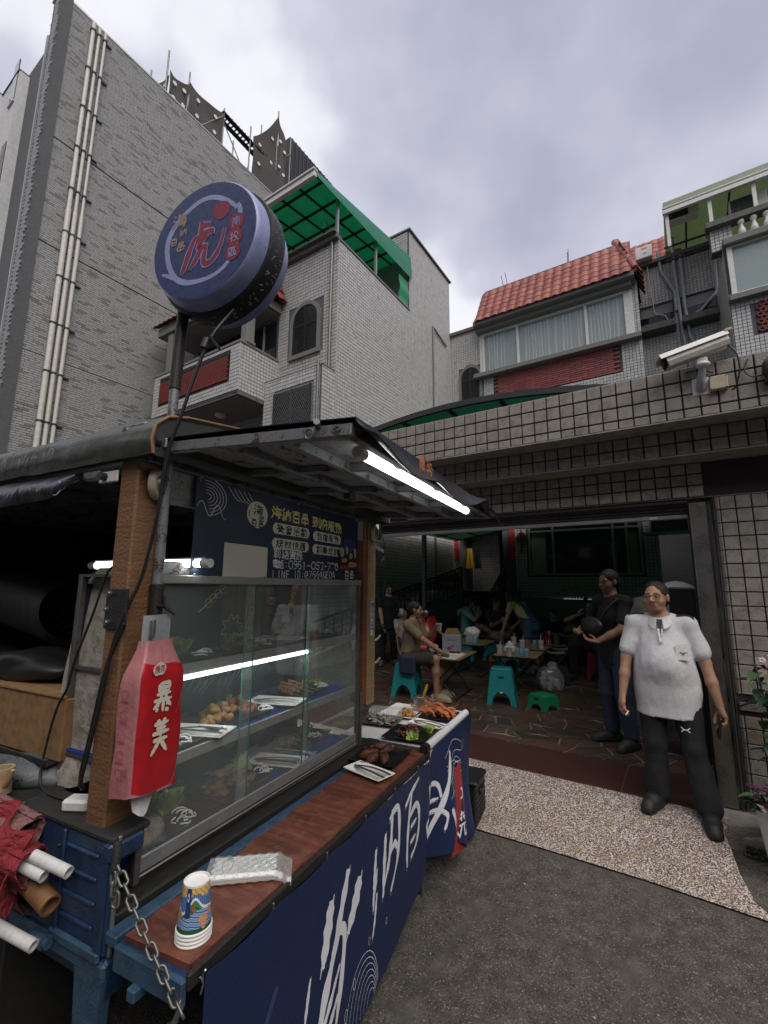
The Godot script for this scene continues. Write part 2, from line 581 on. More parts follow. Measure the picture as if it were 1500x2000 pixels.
func sky_and_camera() -> void:
	var cam := Camera3D.new()
	cam.name = "camera"
	add_child(cam)
	cam.fov = 97.45
	cam.far = 400.0
	cam.near = 0.03
	cam.position = V3(0,1.7,0)
	cam.basis = Basis(Vector3.UP, 0.5797) * Basis(Vector3.RIGHT, 0.163) * Basis(Vector3.BACK, 0.0079)
	cam.current = true
	var f := FastNoiseLite.new()
	f.seed = 14
	f.frequency = 1.15
	f.fractal_octaves = 6
	f.fractal_gain = 0.52
	var f2 := FastNoiseLite.new()
	f2.seed = 77
	f2.frequency = 0.55
	f2.fractal_octaves = 3
	var w := 1024
	var h := 512
	var d := PackedByteArray()
	d.resize(w * h * 3)
	for y in h:
		var th := PI * (y + 0.5) / h
		for x in w:
			var ph := TAU * (x + 0.5) / w
			var dir := Vector3(sin(ph) * sin(th), cos(th), -cos(ph) * sin(th))
			var q := dir / (absf(dir.y) + 0.45)
			q.y *= 0.3
			var v := f.get_noise_3dv(q * 1.7) * 0.5 + 0.5
			var u := f2.get_noise_3dv(q * 1.5) * 0.5 + 0.5
			var b := clampf(0.5 + (v - 0.5) * 1.5 + (u - 0.5) * 1.7,0.0,1.0)
			b = smoothstep(0.0,1.0, b)
			var c := Color(0.64,0.65,0.725).lerp(Color(0.83,0.83,0.885), b)
			c = c.lerp(Color(0.91,0.915,0.94), smoothstep(0.6,1.0, b))
			if dir.y < 0.0:
				c = Color(0.36,0.36,0.36)
			var i := (y * w + x) * 3
			d[i] = int(c.r * 255.0)
			d[i + 1] = int(c.g * 255.0)
			d[i + 2] = int(c.b * 255.0)
	var pm := PanoramaSkyMaterial.new()
	pm.panorama = ImageTexture.create_from_image(Image.create_from_data(w, h, false, Image.FORMAT_RGB8, d))
	var e := Environment.new()
	e.background_mode = Environment.BG_SKY
	e.sky = Sky.new()
	e.sky.sky_material = pm
	e.background_energy_multiplier = 0.54
	e.tonemap_mode = Environment.TONE_MAPPER_LINEAR
	e.tonemap_exposure = 2.15
	e.sdfgi_enabled = true
	e.ssao_enabled = true
	e.ssil_enabled = true
	var we := WorldEnvironment.new()
	we.name = "sky_environment"
	we.environment = e
	add_child(we)
	var sun := DirectionalLight3D.new()
	sun.name = "sun_behind_clouds"
	add_child(sun)
	sun.look_at_from_position(V3(7,12,5), Vector3.ZERO)
	sun.light_energy = 0.5
	sun.light_angular_distance = 60.0
	sun.light_color = Color(1.0,0.97,0.93)
	sun.shadow_enabled = true

func tiled(parent: Node, org: Vector3, ud: Vector3, vd: Vector3, w: float, h: float, pu: float, pv: float, joint: float, tint: Callable, holes: Array = [], m := "tile_white", called := "wall_tiles", brick := false) -> void:
	var nn := ud.cross(vd).normalized()
	var mb := MB.new()
	mb.box(V3(0,0,0), V3(pu - joint, pv - joint, 0.012), 0.0025)
	var where := []
	var tints := []
	var b := Basis(ud, vd, nn)
	org -= (parent as Node3D).global_position
	for j in int(h / pv + 0.5):
		var off := (0.5 * pu if brick and j % 2 else 0.0) + (rng.randf() * pu * 0.3 if brick else 0.0)
		for i in int(w / pu + 0.5):
			var u := (i + 0.5) * pu + off
			var v := (j + 0.5) * pv
			if u > w:
				continue
			var skip := false
			for r in holes:
				if (r as Rect2).grow(0.03).has_point(V2(u, v)):
					skip = true
					break
			if skip:
				continue
			where.append(Transform3D(b, org + ud * u + vd * v + nn * (0.006 + rng.randf() * 0.0025)))
			tints.append(tint.call(u, v))
	scatter(called, mb.mesh(), m, where, tints, parent)

func white_tint(_u: float, _v: float) -> Color:
	var k := 0.52 + rng.randf() * 0.08 - (0.09 if rng.randf() < 0.06 else 0.0)
	return Color(k, k * 0.995, k * 0.97)

func cream_tint(_u: float, _v: float) -> Color:
	var k := 0.47 + rng.randf() * 0.07 - (0.08 if rng.randf() < 0.08 else 0.0)
	return Color(k, k * 0.985, k * 0.93)

func ground() -> void:
	var mb := MB.new()
	mb.poly([V3(-90,0,60), V3(90,0,60), V3(90,0,-90), V3(-90,0,-90)], Vector3.UP)
	tag(put("street_asphalt", mb, "asphalt"), "", "", "", "structure")
	mb = MB.new()
	var edge := [V2(0.30,-3.30), V2(0.20,-3.42), V2(0.15,-3.6), V2(0.125,-3.8), V2(0.10,-3.95), V2(0.13,-4.03), V2(0.17,-4.10), V2(0.12,-4.14)]
	var hy := func(z: float) -> float: return 0.012 + 0.138 * smoothstep(0.0,1.0, clampf((-3.34 - z) / 0.8,0.0,1.0)) * 0.6 + 0.055 * clampf((-3.34 - z) / 0.8,0.0,1.0)
	for i in edge.size() - 1:
		var a: Vector2 = edge[i]
		var b: Vector2 = edge[i + 1]
		for k in 8:
			var x0 := lerpf(-4.6,1.0, k / 8.0)
			var x1 := lerpf(-4.6,1.0, (k + 1) / 8.0)
			var q := []
			for s in [[a, k], [a, k + 1], [b, k + 1], [b, k]]:
				var e: Vector2 = s[0]
				var x: float = lerpf(-4.6, e.x, s[1] / 8.0)
				var zz: float = e.y + sin(x * 3.1) * 0.012 + sin(x * 7.7) * 0.008 if e.y > -3.5 else e.y
				q.append(V3(x, hy.call(e.y), zz))
			mb.poly(q, Vector3.UP)
		var t0 := V3(a.x, hy.call(a.y), a.y)
		var t1 := V3(b.x, hy.call(b.y), b.y)
		mb.poly([t0, t1, V3(b.x, -0.1, b.y), V3(a.x, -0.1, a.y)], Vector3.RIGHT)
	tag(put("pebble_apron_pavement", mb, "pebble"), "", "", "", "structure")
	mb = MB.new()
	mb.prism(PackedVector2Array([V2(0.13,4.02), V2(0.30,4.08), V2(0.36,4.3), V2(0.06,4.3), V2(0.0,4.16)]), 0.0,0.146)
	var cp := put("concrete_patch_ground", mb, "concrete")
	cp.rotation.x = -PI / 2
	tag(cp, "", "", "", "structure")
	mb = MB.new()
	mb.prism(PackedVector2Array([V2(0.20,3.99), V2(3.0,3.94), V2(3.0,4.32), V2(0.38,4.3), V2(0.33,4.09)]), 0.0,0.10)
	cp = put("concrete_kerb", mb, "concrete")
	cp.rotation.x = -PI / 2
	tag(cp, "", "", "", "structure")
	mb = MB.new()
	mb.poly([V3(-7.0,0.144,-4.1), V3(2.0,0.144,-4.1), V3(2.0,0.144,-15.6), V3(-7.0,0.144,-15.6)], Vector3.UP)
	var fl := put("courtyard_floor", mb, "grout")
	tag(fl, "", "", "", "structure")
	var r := RandomNumberGenerator.new()
	r.seed = 5
	var far := [MB.new(), MB.new(), MB.new(), MB.new()]
	var near := []
	var pt := {}
	for j in 60:
		for i in 48:
			pt[Vector2i(i, j)] = Vector2(-6.95 + i * 0.19 + (r.randf() - 0.5) * 0.15 + (0.08 if j % 2 else 0.0), -4.80 - j * 0.185 + ((r.randf() - 0.5) * 0.13 if j else 0.0))
	for j in 58:
		var i := 0
		while i < 46:
			var wd := 2 if r.randf() < 0.35 else 1
			var cs := [pt[Vector2i(i, j)], pt[Vector2i(i + wd, j)], pt[Vector2i(i + wd, j + 1)], pt[Vector2i(i, j + 1)]]
			i += wd
			var polys := [cs]
			if r.randf() < 0.3:
				polys = [[cs[0], cs[1], cs[2]], [cs[0], cs[2], cs[3]]]
			for q in polys:
				var m := Vector2.ZERO
				for v in q:
					m += v
				m /= q.size()
				if m.x > 1.9:
					continue
				var pl := PackedVector2Array()
				for v in q:
					var dv: Vector2 = m - v
					pl.append(v + dv.normalized() * minf(0.014, dv.length() * 0.4) - V2(m.x, m.y))
				near.append([m, pl, r.randi() % 4,0.002 + r.randf() * 0.004])
	near.sort_custom(func(a, b): return a[0].y + absf(a[0].x + 1.5) * 0.3 > b[0].y + absf(b[0].x + 1.5) * 0.3)
	for k in near.size():
		var s = near[k]
		var own: bool = k < 290 and s[0].x > -5.0
		var one: MB = MB.new() if own else far[s[2]]
		one.xf = Transform3D(Basis(Vector3.RIGHT, -PI / 2), Vector3.ZERO if own else V3(s[0].x, 0.1445, s[0].y))
		var pl: PackedVector2Array = s[1]
		var fl2 := PackedVector2Array()
		for v in pl:
			fl2.append(V2(v.x, -v.y))
		one.prism(fl2,0.0, s[3] + 0.003)
		if own:
			var o := put("paving_stone", one, "stone_%d" % s[2], fl)
			o.position = V3(s[0].x, 0.1445, s[0].y)
	for k in 4:
		put("paving_stones_beyond", far[k], "stone_%d" % k, fl).set_meta("kind", "stuff")
	for s in [[-4.4,-2.02], [-2.014,-0.523], [-0.517,0.115]]:
		mb = MB.new()
		mb.box(Vector3.ZERO, V3(s[1] - s[0], 0.012,0.645), 0.002)
		var o := put("threshold_slab", mb, "granite_red", fl)
		o.position = Vector3((s[0] + s[1]) / 2,0.147,-4.462)

func gate() -> void:
	var lab := "grey tiled gate wall with two stepped ledges over the courtyard entrance"
	var g := thing("gate_wall", lab, "wall", V3(-2,0.1,-4.4))
	var back := V3(-2,0.1,-4.4)
	var mb := MB.new()
	var lo := Transform3D(Basis(), -back)
	mb.xf = lo
	mb.box(V3(-2.0,2.556,-4.45), V3(10,0.288,0.30))
	mb.box(V3(-2.0,2.8035,-4.33), V3(10,0.207,0.60))
	mb.box(V3(-2.0,3.105,-4.20), V3(10,0.396,0.80))
	mb.box(V3(-5.7,1.28,-4.45), V3(2.6,2.264,0.30))
	put("beam", mb, "concrete", g)
	mb = MB.new()
	mb.xf = lo
	for s in [[2.412,2.70,-4.2985,0.288], [2.70,2.907,-4.0285,0.0], [2.907,3.303,-3.7985,0.0]]:
		mb.poly([V3(-7, s[0] + 0.006, s[2]), V3(3, s[0] + 0.006, s[2]), V3(3, s[1] - 0.006, s[2]), V3(-7, s[1] - 0.006, s[2])], Vector3.BACK)
	put("joint_mortar", mb, "grout_dark", g)
	var bands := [[-4.2985,0.1085, [[2.416,0.096], [2.512,0.093], [2.605,0.09]], -2.5,0.105], [-4.0285,0.1085, [[2.706,0.099], [2.805,0.099]], -2.55,0.9], [-3.7985,0.1062, [[2.911,0.071], [2.982,0.106], [3.088,0.106], [3.194,0.106]], -2.75,0.82]]
	var shapes := {}
	for b in bands:
		for row in b[2]:
			var x: float = b[3]
			while x < b[4]:
				var key := V2(b[1], row[1])
				if not shapes.has(key):
					var tm := MB.new()
					tm.box(Vector3.ZERO, V3(b[1] - 0.010, row[1] - 0.010,0.016), 0.004)
					shapes[key] = tm.mesh()
				var o := put("wall_tile", shapes[key], "gate_tile_%d" % rng.randi_range(0,3), g)
				o.position = V3(x + b[1] / 2, row[0] + row[1] / 2, b[0] + 0.006 + rng.randf() * 0.0022) - back
				o.rotation.z = (rng.randf() - 0.5) * 0.008
				x += b[1]
	mb = MB.new()
	mb.xf = lo
	mb.box(V3(-2,2.7015,-4.021), V3(10,0.010,0.022))
	mb.box(V3(-2,2.9085,-3.791), V3(10,0.010,0.022))
	put("ledge_lip", mb, "concrete", g)
	var pl := thing("gate_pillar", "grey tiled wall pier right of the courtyard gate opening", "pillar", V3(1.6,0.1,-4.45))
	var pb := V3(1.6,0.1,-4.45)
	mb = MB.new()
	mb.xf = Transform3D(Basis(), -pb)
	mb.box(V3(1.63,1.28,-4.46), V3(2.74,2.26,0.32))
	put("core", mb, "concrete", pl)
	mb = MB.new()
	mb.xf = Transform3D(Basis(), -pb)
	mb.poly([V3(0.262,0.16,-4.2985), V3(3,0.16,-4.2985), V3(3,2.41,-4.2985), V3(0.262,2.41,-4.2985)], Vector3.BACK)
	mb.poly([V3(0.2585,0.16,-4.2985), V3(0.2585,2.41,-4.2985), V3(0.2585,2.41,-4.42), V3(0.2585,0.16,-4.42)], Vector3.LEFT)
	put("joint_mortar", mb, "grout_dark", pl)
	var rows := []
	var y := 2.408
	for k in 15:
		rows.append(y)
		y -= 0.1045
	var rows2 := [0.80,0.712,0.612,0.512,0.412,0.312,0.222]
	rows = rows.filter(func(v): return v > 0.93) + rows2
	for k in rows.size() - 1:
		var h: float = rows[k] - rows[k + 1]
		if h > 0.13:
			mb = MB.new()
			mb.box(Vector3.ZERO, V3(2.7,0.055,0.035), 0.004)
			var o := put("stone_course", mb, "concrete_dark", pl)
			o.position = V3(1.63, (rows[k] + rows[k + 1]) / 2 - 0.01,-4.293) - pb
			continue
		var x := 0.300
		for q in 7:
			var wd := 0.097
			var tm := MB.new()
			tm.box(Vector3.ZERO, V3(wd - 0.008, h - 0.008,0.016), 0.003)
			var o := put("wall_tile", tm, "gate_tile_brown" if k > 14 and k < 17 else "gate_tile_%d" % rng.randi_range(0,3), pl)
			o.position = V3(x + wd / 2, rows[k] - h / 2,-4.2925 + rng.randf() * 0.002) - pb
			x += wd
		var cm := MB.new()
		cm.prism(PackedVector2Array([V2(0.252,4.34), V2(0.262,4.308), V2(0.288,4.286), V2(0.298,4.286), V2(0.298,4.30), V2(0.262,4.34)]), 0.004, h - 0.004)
		cm.xf = Transform3D()
		var o2 := put("corner_tile", cm, "gate_tile_%d" % rng.randi_range(0,3), pl)
		o2.rotation.x = -PI / 2
		o2.position = V3(0, rows[k + 1], 0) - pb
	var j := thing("steel_gate_jamb", "brushed stainless steel jamb post at the right of the gate opening", "door jamb", V3(0.165,0.15,-4.36))
	mb = MB.new()
	mb.box(V3(-0.005,1.115,0.0), V3(0.115,2.23,0.12), 0.006)
	put("post", mb, "steel_brushed", j)
	mb = MB.new()
	mb.box(V3(0.068,1.115,0.035), V3(0.012,2.23,0.03))
	mb.box(V3(-0.069,1.115,-0.02), V3(0.010,2.2,0.05))
	put("edge_strip", mb, "iron_dark", j)
	var sh := thing("roller_shutter", "rolled up brown metal roller shutter with a pale bottom bar under the gate beam", "shutter", V3(-2.15,2.3,-4.4))
	mb = MB.new()
	mb.box(V3(0,0.092,0.062), V3(4.5,0.03,0.05), 0.004)
	put("guide_lip", mb, "iron_dark", sh)
	for k in 3:
		mb = MB.new()
		mb.box(V3(0,0.018 + k * 0.028,-0.03 - 0.008 * k), V3(4.5,0.026,0.03), 0.006)
		put("slat", mb, "shutter", sh)
	mb = MB.new()
	mb.box(V3(0,-0.018,-0.02), V3(4.5,0.034,0.045), 0.005)
	put("bottom_bar", mb, "alu", sh)
	mb = MB.new()
	mb.box(V3(2.0,-0.018,0.004), V3(0.06,0.02,0.003))
	put("sticker", mb, "paper_white", sh)
	var sw := thing("courtyard_side_wall", "pale tiled side wall closing the right of the courtyard", "wall", V3(2.1,0.1,-10))
	mb = MB.new()
	mb.box(V3(0.1,1.8,0), V3(0.2,3.6,11.4))
	put("wall_body", mb, "stucco", sw)
	var v := thing("courtyard_canopy", "low arched green plastic canopy roofing the courtyard behind the gate wall", "canopy", V3(-2.3,0.15,-10))
	var vy := func(x: float) -> float: return 4.075 - 0.062 * minf(absf(x + 2.3), 2.2) ** 2 - 0.16 * maxf(absf(x + 2.3) - 2.2,0.0)
	mb = MB.new()
	mb.xf = Transform3D(Basis(), -V3(-2.3,0.15,-10))
	mb.grid(36,6, func(u: float, w: float): return V3(lerpf(-6.9,2.0, u), vy.call(lerpf(-6.9,2.0, u)) - 0.02, lerpf(-5.2,-15.4, w)))
	put("roof_sheet", mb, "poly_court", v)
	for k in 8:
		var z := -5.2 - k * 1.45
		var path := []
		for i in 25:
			var x := lerpf(-6.9,2.0, i / 24.0)
			path.append(V3(x + 2.3, vy.call(x) - 0.17, z + 10))
		mb = MB.new()
		for i in 24:
			mb.bar(path[i], path[i + 1], 0.05,0.05 if k else 0.075)
		put("arch_rib", mb, "iron_dark", v)
	for k in 13:
		var x := -6.6 + k * 0.7
		mb = MB.new()
		mb.bar(V3(x + 2.3, vy.call(x) - 0.215,4.8), V3(x + 2.3, vy.call(x) - 0.215,-5.3), 0.04,0.04)
		put("purlin", mb, "iron_dark", v)
	var ps := thing("canopy_post", "grey green square steel post holding up the courtyard canopy beside the stair rail", "post", V3(-4.8,0.15,-9.0))
	mb = MB.new()
	mb.box(V3(0,1.78,0), V3(0.09,3.56,0.09), 0.006)
	put("shaft", mb, "galv_dark", ps)
	mb = MB.new()
	mb.box(V3(0,0.01,0), V3(0.2,0.02,0.2), 0.003)
	put("foot_plate", mb, "galv_dark", ps)

func at_base(base: Vector3) -> MB:
	var mb := MB.new()
	mb.xf = Transform3D(Basis(), -base)
	return mb

func wave_tile(w: float, l: float) -> ArrayMesh:
	var mb := MB.new()
	mb.grid(8,2, func(u: float, v: float):
		var y: float = sin(u * PI) * 0.055 if u < 0.62 else sin(0.62 * PI) * 0.055 - (u - 0.62) * 0.12 * sin((u - 0.62) * 8.0)
		return Vector3((u - 0.5) * w, y + 0.03 * (1.0 - v) + 0.012, (0.5 - v) * l), 0.018)
	return mb.mesh()

func tile_roof(parent: Node, base: Vector3, x0: float, x1: float, ea: Vector2, ri: Vector2, nx: int, ny: int, turn := 0.0, piv := Vector3.ZERO) -> void:
	var w := (x1 - x0) / nx
	var d := ri - ea
	var l := d.length() / ny
	var shape := wave_tile(w * 1.04, l * 1.16)
	var ang := atan2(d.x, -d.y)
	for j in ny:
		for i in nx:
			var o := put("roof_tile", shape, "roof_tile_%d" % rng.randi_range(0,2), parent)
			var q := ea + d * ((j + 0.5) / ny)
			o.transform = Transform3D(Basis(Vector3.UP, turn), piv) * Transform3D(Basis(Vector3.RIGHT, ang + 0.04 + (rng.randf() - 0.5) * 0.02), Vector3(x0 + (i + 0.5) * w, q.x, q.y) - piv)
			o.position -= base

func arch_window(parent: Node3D, base: Vector3, cx: float, y0: float, y1: float, hw: float, z: float) -> void:
	var ys := y1 - hw
	var out := PackedVector2Array()
	var inn := PackedVector2Array()
	for k in 13:
		var a := PI * k / 12.0
		out.append(Vector2(cx + cos(a) * (hw + 0.11), ys + sin(a) * (hw + 0.11)))
		inn.append(Vector2(cx + cos(a) * hw, ys + sin(a) * hw))
	inn.append(V2(cx - hw, y0))
	inn.append(V2(cx + hw, y0))
	var mb := at_base(base)
	for k in 12:
		mb.poly([V3(out[k].x, out[k].y, z + 0.06), V3(out[k + 1].x, out[k + 1].y, z + 0.06), V3(inn[k + 1].x, inn[k + 1].y, z + 0.06), V3(inn[k].x, inn[k].y, z + 0.06)], Vector3.BACK)
		var m := (out[k] + out[k + 1]) / 2 - V2(cx, ys)
		mb.poly([V3(out[k].x, out[k].y, z - 0.05), V3(out[k + 1].x, out[k + 1].y, z - 0.05), V3(out[k + 1].x, out[k + 1].y, z + 0.06), V3(out[k].x, out[k].y, z + 0.06)], V3(m.x, m.y, 0))
		mb.poly([V3(inn[k].x, inn[k].y, z - 0.02), V3(inn[k + 1].x, inn[k + 1].y, z - 0.02), V3(inn[k + 1].x, inn[k + 1].y, z + 0.06), V3(inn[k].x, inn[k].y, z + 0.06)], V3(-m.x, -m.y, 0))
	for s in [-1,1]:
		mb.box(Vector3(cx + s * (hw + 0.055), (y0 + ys) / 2, z), V3(0.11, ys - y0,0.12))
	mb.box(V3(cx, y0 - 0.06, z + 0.01), V3(hw * 2 + 0.26,0.12,0.14))
	var win := put("window", mb, "trim_granite", parent)
	mb = at_base(base)
	mb.prism(inn, z + 0.014, z + 0.02)
	put("pane", mb, "glass_dark", win)
	mb = at_base(base)
	mb.box(V3(cx, (y0 + y1) / 2, z + 0.035), V3(0.05, y1 - y0,0.02))
	mb.box(V3(cx, ys - 0.12, z + 0.036), V3(hw * 2,0.06,0.02))
	for k in 12:
		mb.bar(V3(inn[k].x, inn[k].y, z + 0.034), V3(inn[k + 1].x, inn[k + 1].y, z + 0.034), 0.03,0.05)
	for s in [-1,1]:
		mb.box(Vector3(cx + s * (hw - 0.02), (y0 + ys) / 2, z + 0.035), V3(0.04, ys - y0,0.02))
	put("frame", mb, "iron_dark", win)
	mb = at_base(base)
	grille(mb, Rect2(cx - hw, y0, hw * 2, y1 - y0), z + 0.048,0.055,0.008, func(q): return q.y < ys or (q - V2(cx, ys)).length() < hw)
	var gr := put("grille", mb, "iron_dark", win)
	gr.set_meta("kind", "stuff")

func grille(mb: MB, r: Rect2, z: float, step: float, w: float, inside: Callable) -> void:
	var nx := int(r.size.x / step)
	var ny := int(r.size.y / (step * 1.7))
	for i in nx:
		for j in ny:
			var a := r.position + V2(i * step, j * step * 1.7)
			for s in [[V2(0,0), V2(step, step * 1.7)], [V2(step, 0), V2(0, step * 1.7)]]:
				var p0: Vector2 = a + s[0]
				var p1: Vector2 = a + s[1]
				if inside.call(p0) and inside.call(p1):
					var dz := 0.004 if s[0].x == 0.0 else 0.0
					mb.bar(V3(p0.x, p0.y, z + dz), V3(p1.x, p1.y, z + dz), w, w)

func pipe(parent: Node, called: String, pts: Array, r: float, m := "pvc_grey", seg := 8) -> void:
	var mb := MB.new()
	mb.tube(pts, r, seg)
	put(called, mb, m, parent)

func tall_building() -> void:
	var B := V3(-17,0,-8)
	var g := thing("tall_apartment_building", "tall building with a flank of long pale grey brick tiles and three drain pipes", "building", B)
	var mb := at_base(B)
	mb.box(V3(-16.55,9.5,-11.0), V3(5.0,19.0,14.0))
	var core := put("wall", mb, "grout_white", g)
	mb = at_base(B)
	mb.box(V3(-14.28,9.62,-3.80), V3(0.55,19.2,0.30))
	put("wall_end", mb, "grout_white", g)
	var bands := [[4.0,7.78], [7.82,11.03], [11.07,14.36], [14.40,19.1]]
	var pn := FastNoiseLite.new()
	pn.frequency = 0.35
	pn.seed = 8
	for b in bands:
		tiled(core, V3(-14.048, b[0], -3.655), V3(0,0,-1), Vector3.UP, 9.6, b[1] - b[0], 0.235,0.0655,0.009, func(u: float, v: float):
			var k := 0.335 + rng.randf() * 0.05
			if rng.randf() < 0.13 + 0.22 * pn.get_noise_2d(u * 3.0, v * 14.0):
				k = 0.185 + rng.randf() * 0.06
			return Color(k, k * 0.995, k * 0.985), [], "brick_grey", "brick_cladding", true)
	tiled(core, V3(-14.55,4.0,-3.648), V3(1,0,0), Vector3.UP, 0.5,15.1,0.235,0.0655,0.009, func(_u, _v):
		var k := 0.33 + rng.randf() * 0.05
		return Color(k, k, k), [], "brick_grey", "brick_cladding", true)
	mb = at_base(B)
	mb.box(V3(-14.3,19.16,-8.6), V3(0.56,0.06,10.0))
	put("coping", mb, "alu", g)
	mb = at_base(B)
	for z in [7.80,11.05,14.38]:
		mb.box(V3(-14.05, z, -8.4), V3(0.012,0.03,9.6))
	put("floor_joint", mb, "iron_black", g)
	mb = at_base(B)
	mb.box(V3(-14.95,9.3,-4.05), V3(0.75,18.8,0.2))
	put("window_strip", mb, "glass_dark", g)
	for k in 9:
		mb = at_base(B)
		mb.box(V3(-14.95,3.0 + k * 2.0,-3.93), V3(0.7,0.35,0.06))
		put("spandrel", mb, "metal_charcoal", g)
	mb = at_base(B)
	mb.box(V3(-15.36,9.35,-3.98), V3(0.08,18.9,0.36))
	put("fin", mb, "pvc_grey", g)
	var bays := [[-15.4,-17.27,-4.15], [-17.27,-18.78,-3.72], [-18.78,-20.4,-3.3], [-20.4,-22.2,-2.9]]
	for s in bays:
		mb = at_base(B)
		mb.box(Vector3((s[0] + s[1]) / 2,9.4, s[2] - 1.0), V3(s[0] - s[1], 18.8,2.0))
		var bay := put("bay", mb, "stucco", g)
		mb = at_base(B)
		mb.box(Vector3((s[0] + s[1]) / 2,18.83, s[2] - 0.98), V3(s[0] - s[1], 0.05,2.02))
		put("coping", mb, "metal_charcoal", bay)
		for k in 5:
			var y := 4.4 + k * 3.3
			mb = at_base(B)
			mb.box(V3(s[0] - 0.33, y + 0.9, s[2] + 0.004), V3(0.42,1.7,0.03))
			var wn := put("window", mb, "glass_dark", bay)
			mb = at_base(B)
			mb.box(V3(s[0] - 0.33, y + 0.03, s[2] + 0.02), V3(0.5,0.05,0.06))
			put("sill", mb, "alu", wn)
	for k in 3:
		var z := -4.52 - k * 0.17
		var y1: float = 19.05
		mb = at_base(B)
		var rr: float = [0.062,0.05,0.045][k]
		mb.tube([V3(-13.95,2.0, z), V3(-13.95,12.4, z)], rr + 0.008,10)
		mb.tube([V3(-13.95,12.4, z), V3(-13.95, y1, z)], rr - 0.006,10)
		var pp := put("drain_pipe", mb, "pvc", g)
		mb = at_base(B)
		for q in 12:
			mb.tube([V3(-13.95,3.1 + q * 1.42, z), V3(-13.95,3.15 + q * 1.42, z)], rr + 0.02,10)
			if k == 2:
				mb.box(V3(-14.0,3.12 + q * 1.42, z - 0.12), V3(0.05,0.04,0.2))
		put("clip", mb, "iron_dark", pp)
	var S := V3(-15.5,19,-10)
	var sc := thing("roof_scaffold", "steel scaffold hung with brown perforated dust nets on the roof of the tall building", "scaffold", S)
	for q in [[-7.35,-7.45,21.4,21.2,-15.8,-15.0], [-7.5,-8.3,21.5,21.7,-15.0,-15.0], [-8.3,-9.95,21.85,22.0,-15.0,-15.0], [-11.55,-13.0,22.4,25.0,-15.0,-15.0], [-13.0,-13.5,25.0,23.9,-15.0,-14.9]]:
		mb = at_base(S)
		mb.grid(16,16, func(u: float, v: float):
			var z := lerpf(q[0], q[1], u)
			var x := lerpf(q[4], q[5], u)
			var top := lerpf(q[2], q[3], u) - 0.25 * sin(u * PI) * (1.0 if v > 0.5 else 0.0)
			return Vector3(x + sin(u * 9.0 + v * 3.0) * 0.03 + sin(v * 11.0 + u * 4.0) * 0.025, lerpf(18.9, top, v), z), 0.012)
		put("dust_net", mb, "netting", sc)
		for k in 4:
			mb = at_base(S)
			var u := 0.25 + 0.5 * (k % 2)
			var v := 0.55 + 0.25 * (k / 2)
			var ce := V3(lerpf(q[4], q[5], u), lerpf(18.9, lerpf(q[2], q[3], u), v), lerpf(q[0], q[1], u))
			var side := V3(q[5] - q[4], 0, q[1] - q[0]).normalized()
			var ring := []
			for w in 12:
				ring.append(ce + (side * cos(TAU * w / 12) + Vector3.UP * sin(TAU * w / 12)) * 0.085 + V3(0.05,0,0.02))
			mb.poly(ring, side.cross(Vector3.UP) if side.cross(Vector3.UP).x > 0 else -side.cross(Vector3.UP))
			put("net_patch", mb, "paper_white", sc)
	mb = at_base(S)
	for z in [-7.4,-8.3,-9.97,-11.4,-13.0,-13.9]:
		for x in [-15.05,-16.3]:
			var top := 22.3 if z > -10 else (22.8 if z > -12 else (25.3 if z > -13.2 else 24.6))
			mb.tube([V3(x, 18.8, z), V3(x, top, z)], 0.035,6)
		mb.tube([V3(-15.05,20.6, z), V3(-16.3,20.6, z)], 0.03,6)
	mb.tube([V3(-15.0,19.4,-8.3), V3(-15.0,21.8,-9.9)], 0.025,6)
	mb.tube([V3(-15.0,21.5,-9.97), V3(-15.0,19.6,-11.5)], 0.025,6)
	mb.tube([V3(-15.0,23.6,-13.9), V3(-15.0,22.4,-13.0)], 0.025,6)
	put("pole", mb, "steel_dull", sc)
	for q in [[22.1,22.0], [20.3,20.2]]:
		mb = at_base(S)
		for k in 2:
			mb.bar(V3(-15.1 - k * 0.25, q[0] - k * 0.12,-9.9), V3(-15.1 - k * 0.25, q[1] - k * 0.12,-12.4), 0.2,0.04)
		for k in 14:
			mb.box(V3(-15.22, q[0] - 0.06,-10.0 - k * 0.18), V3(0.5,0.1,0.03))
		put("walk_deck", mb, "iron_black", sc)
	var C := V3(-16,19,-15.5)
	var rb := thing("roof_plant_room", "black ribbed metal roof cabin behind the scaffold", "cabin", C)
	mb = at_base(C)
	mb.box(V3(-16.3,21.8,-15.6), V3(2.4,5.9,3.4), 0.03)
	put("wall", mb, "metal_charcoal", rb)
	for k in 12:
		mb = at_base(C)
		mb.box(V3(-15.08,21.8,-14.05 - k * 0.28), V3(0.05,5.85,0.05), 0.01)
		put("rib", mb, "metal_charcoal", rb)

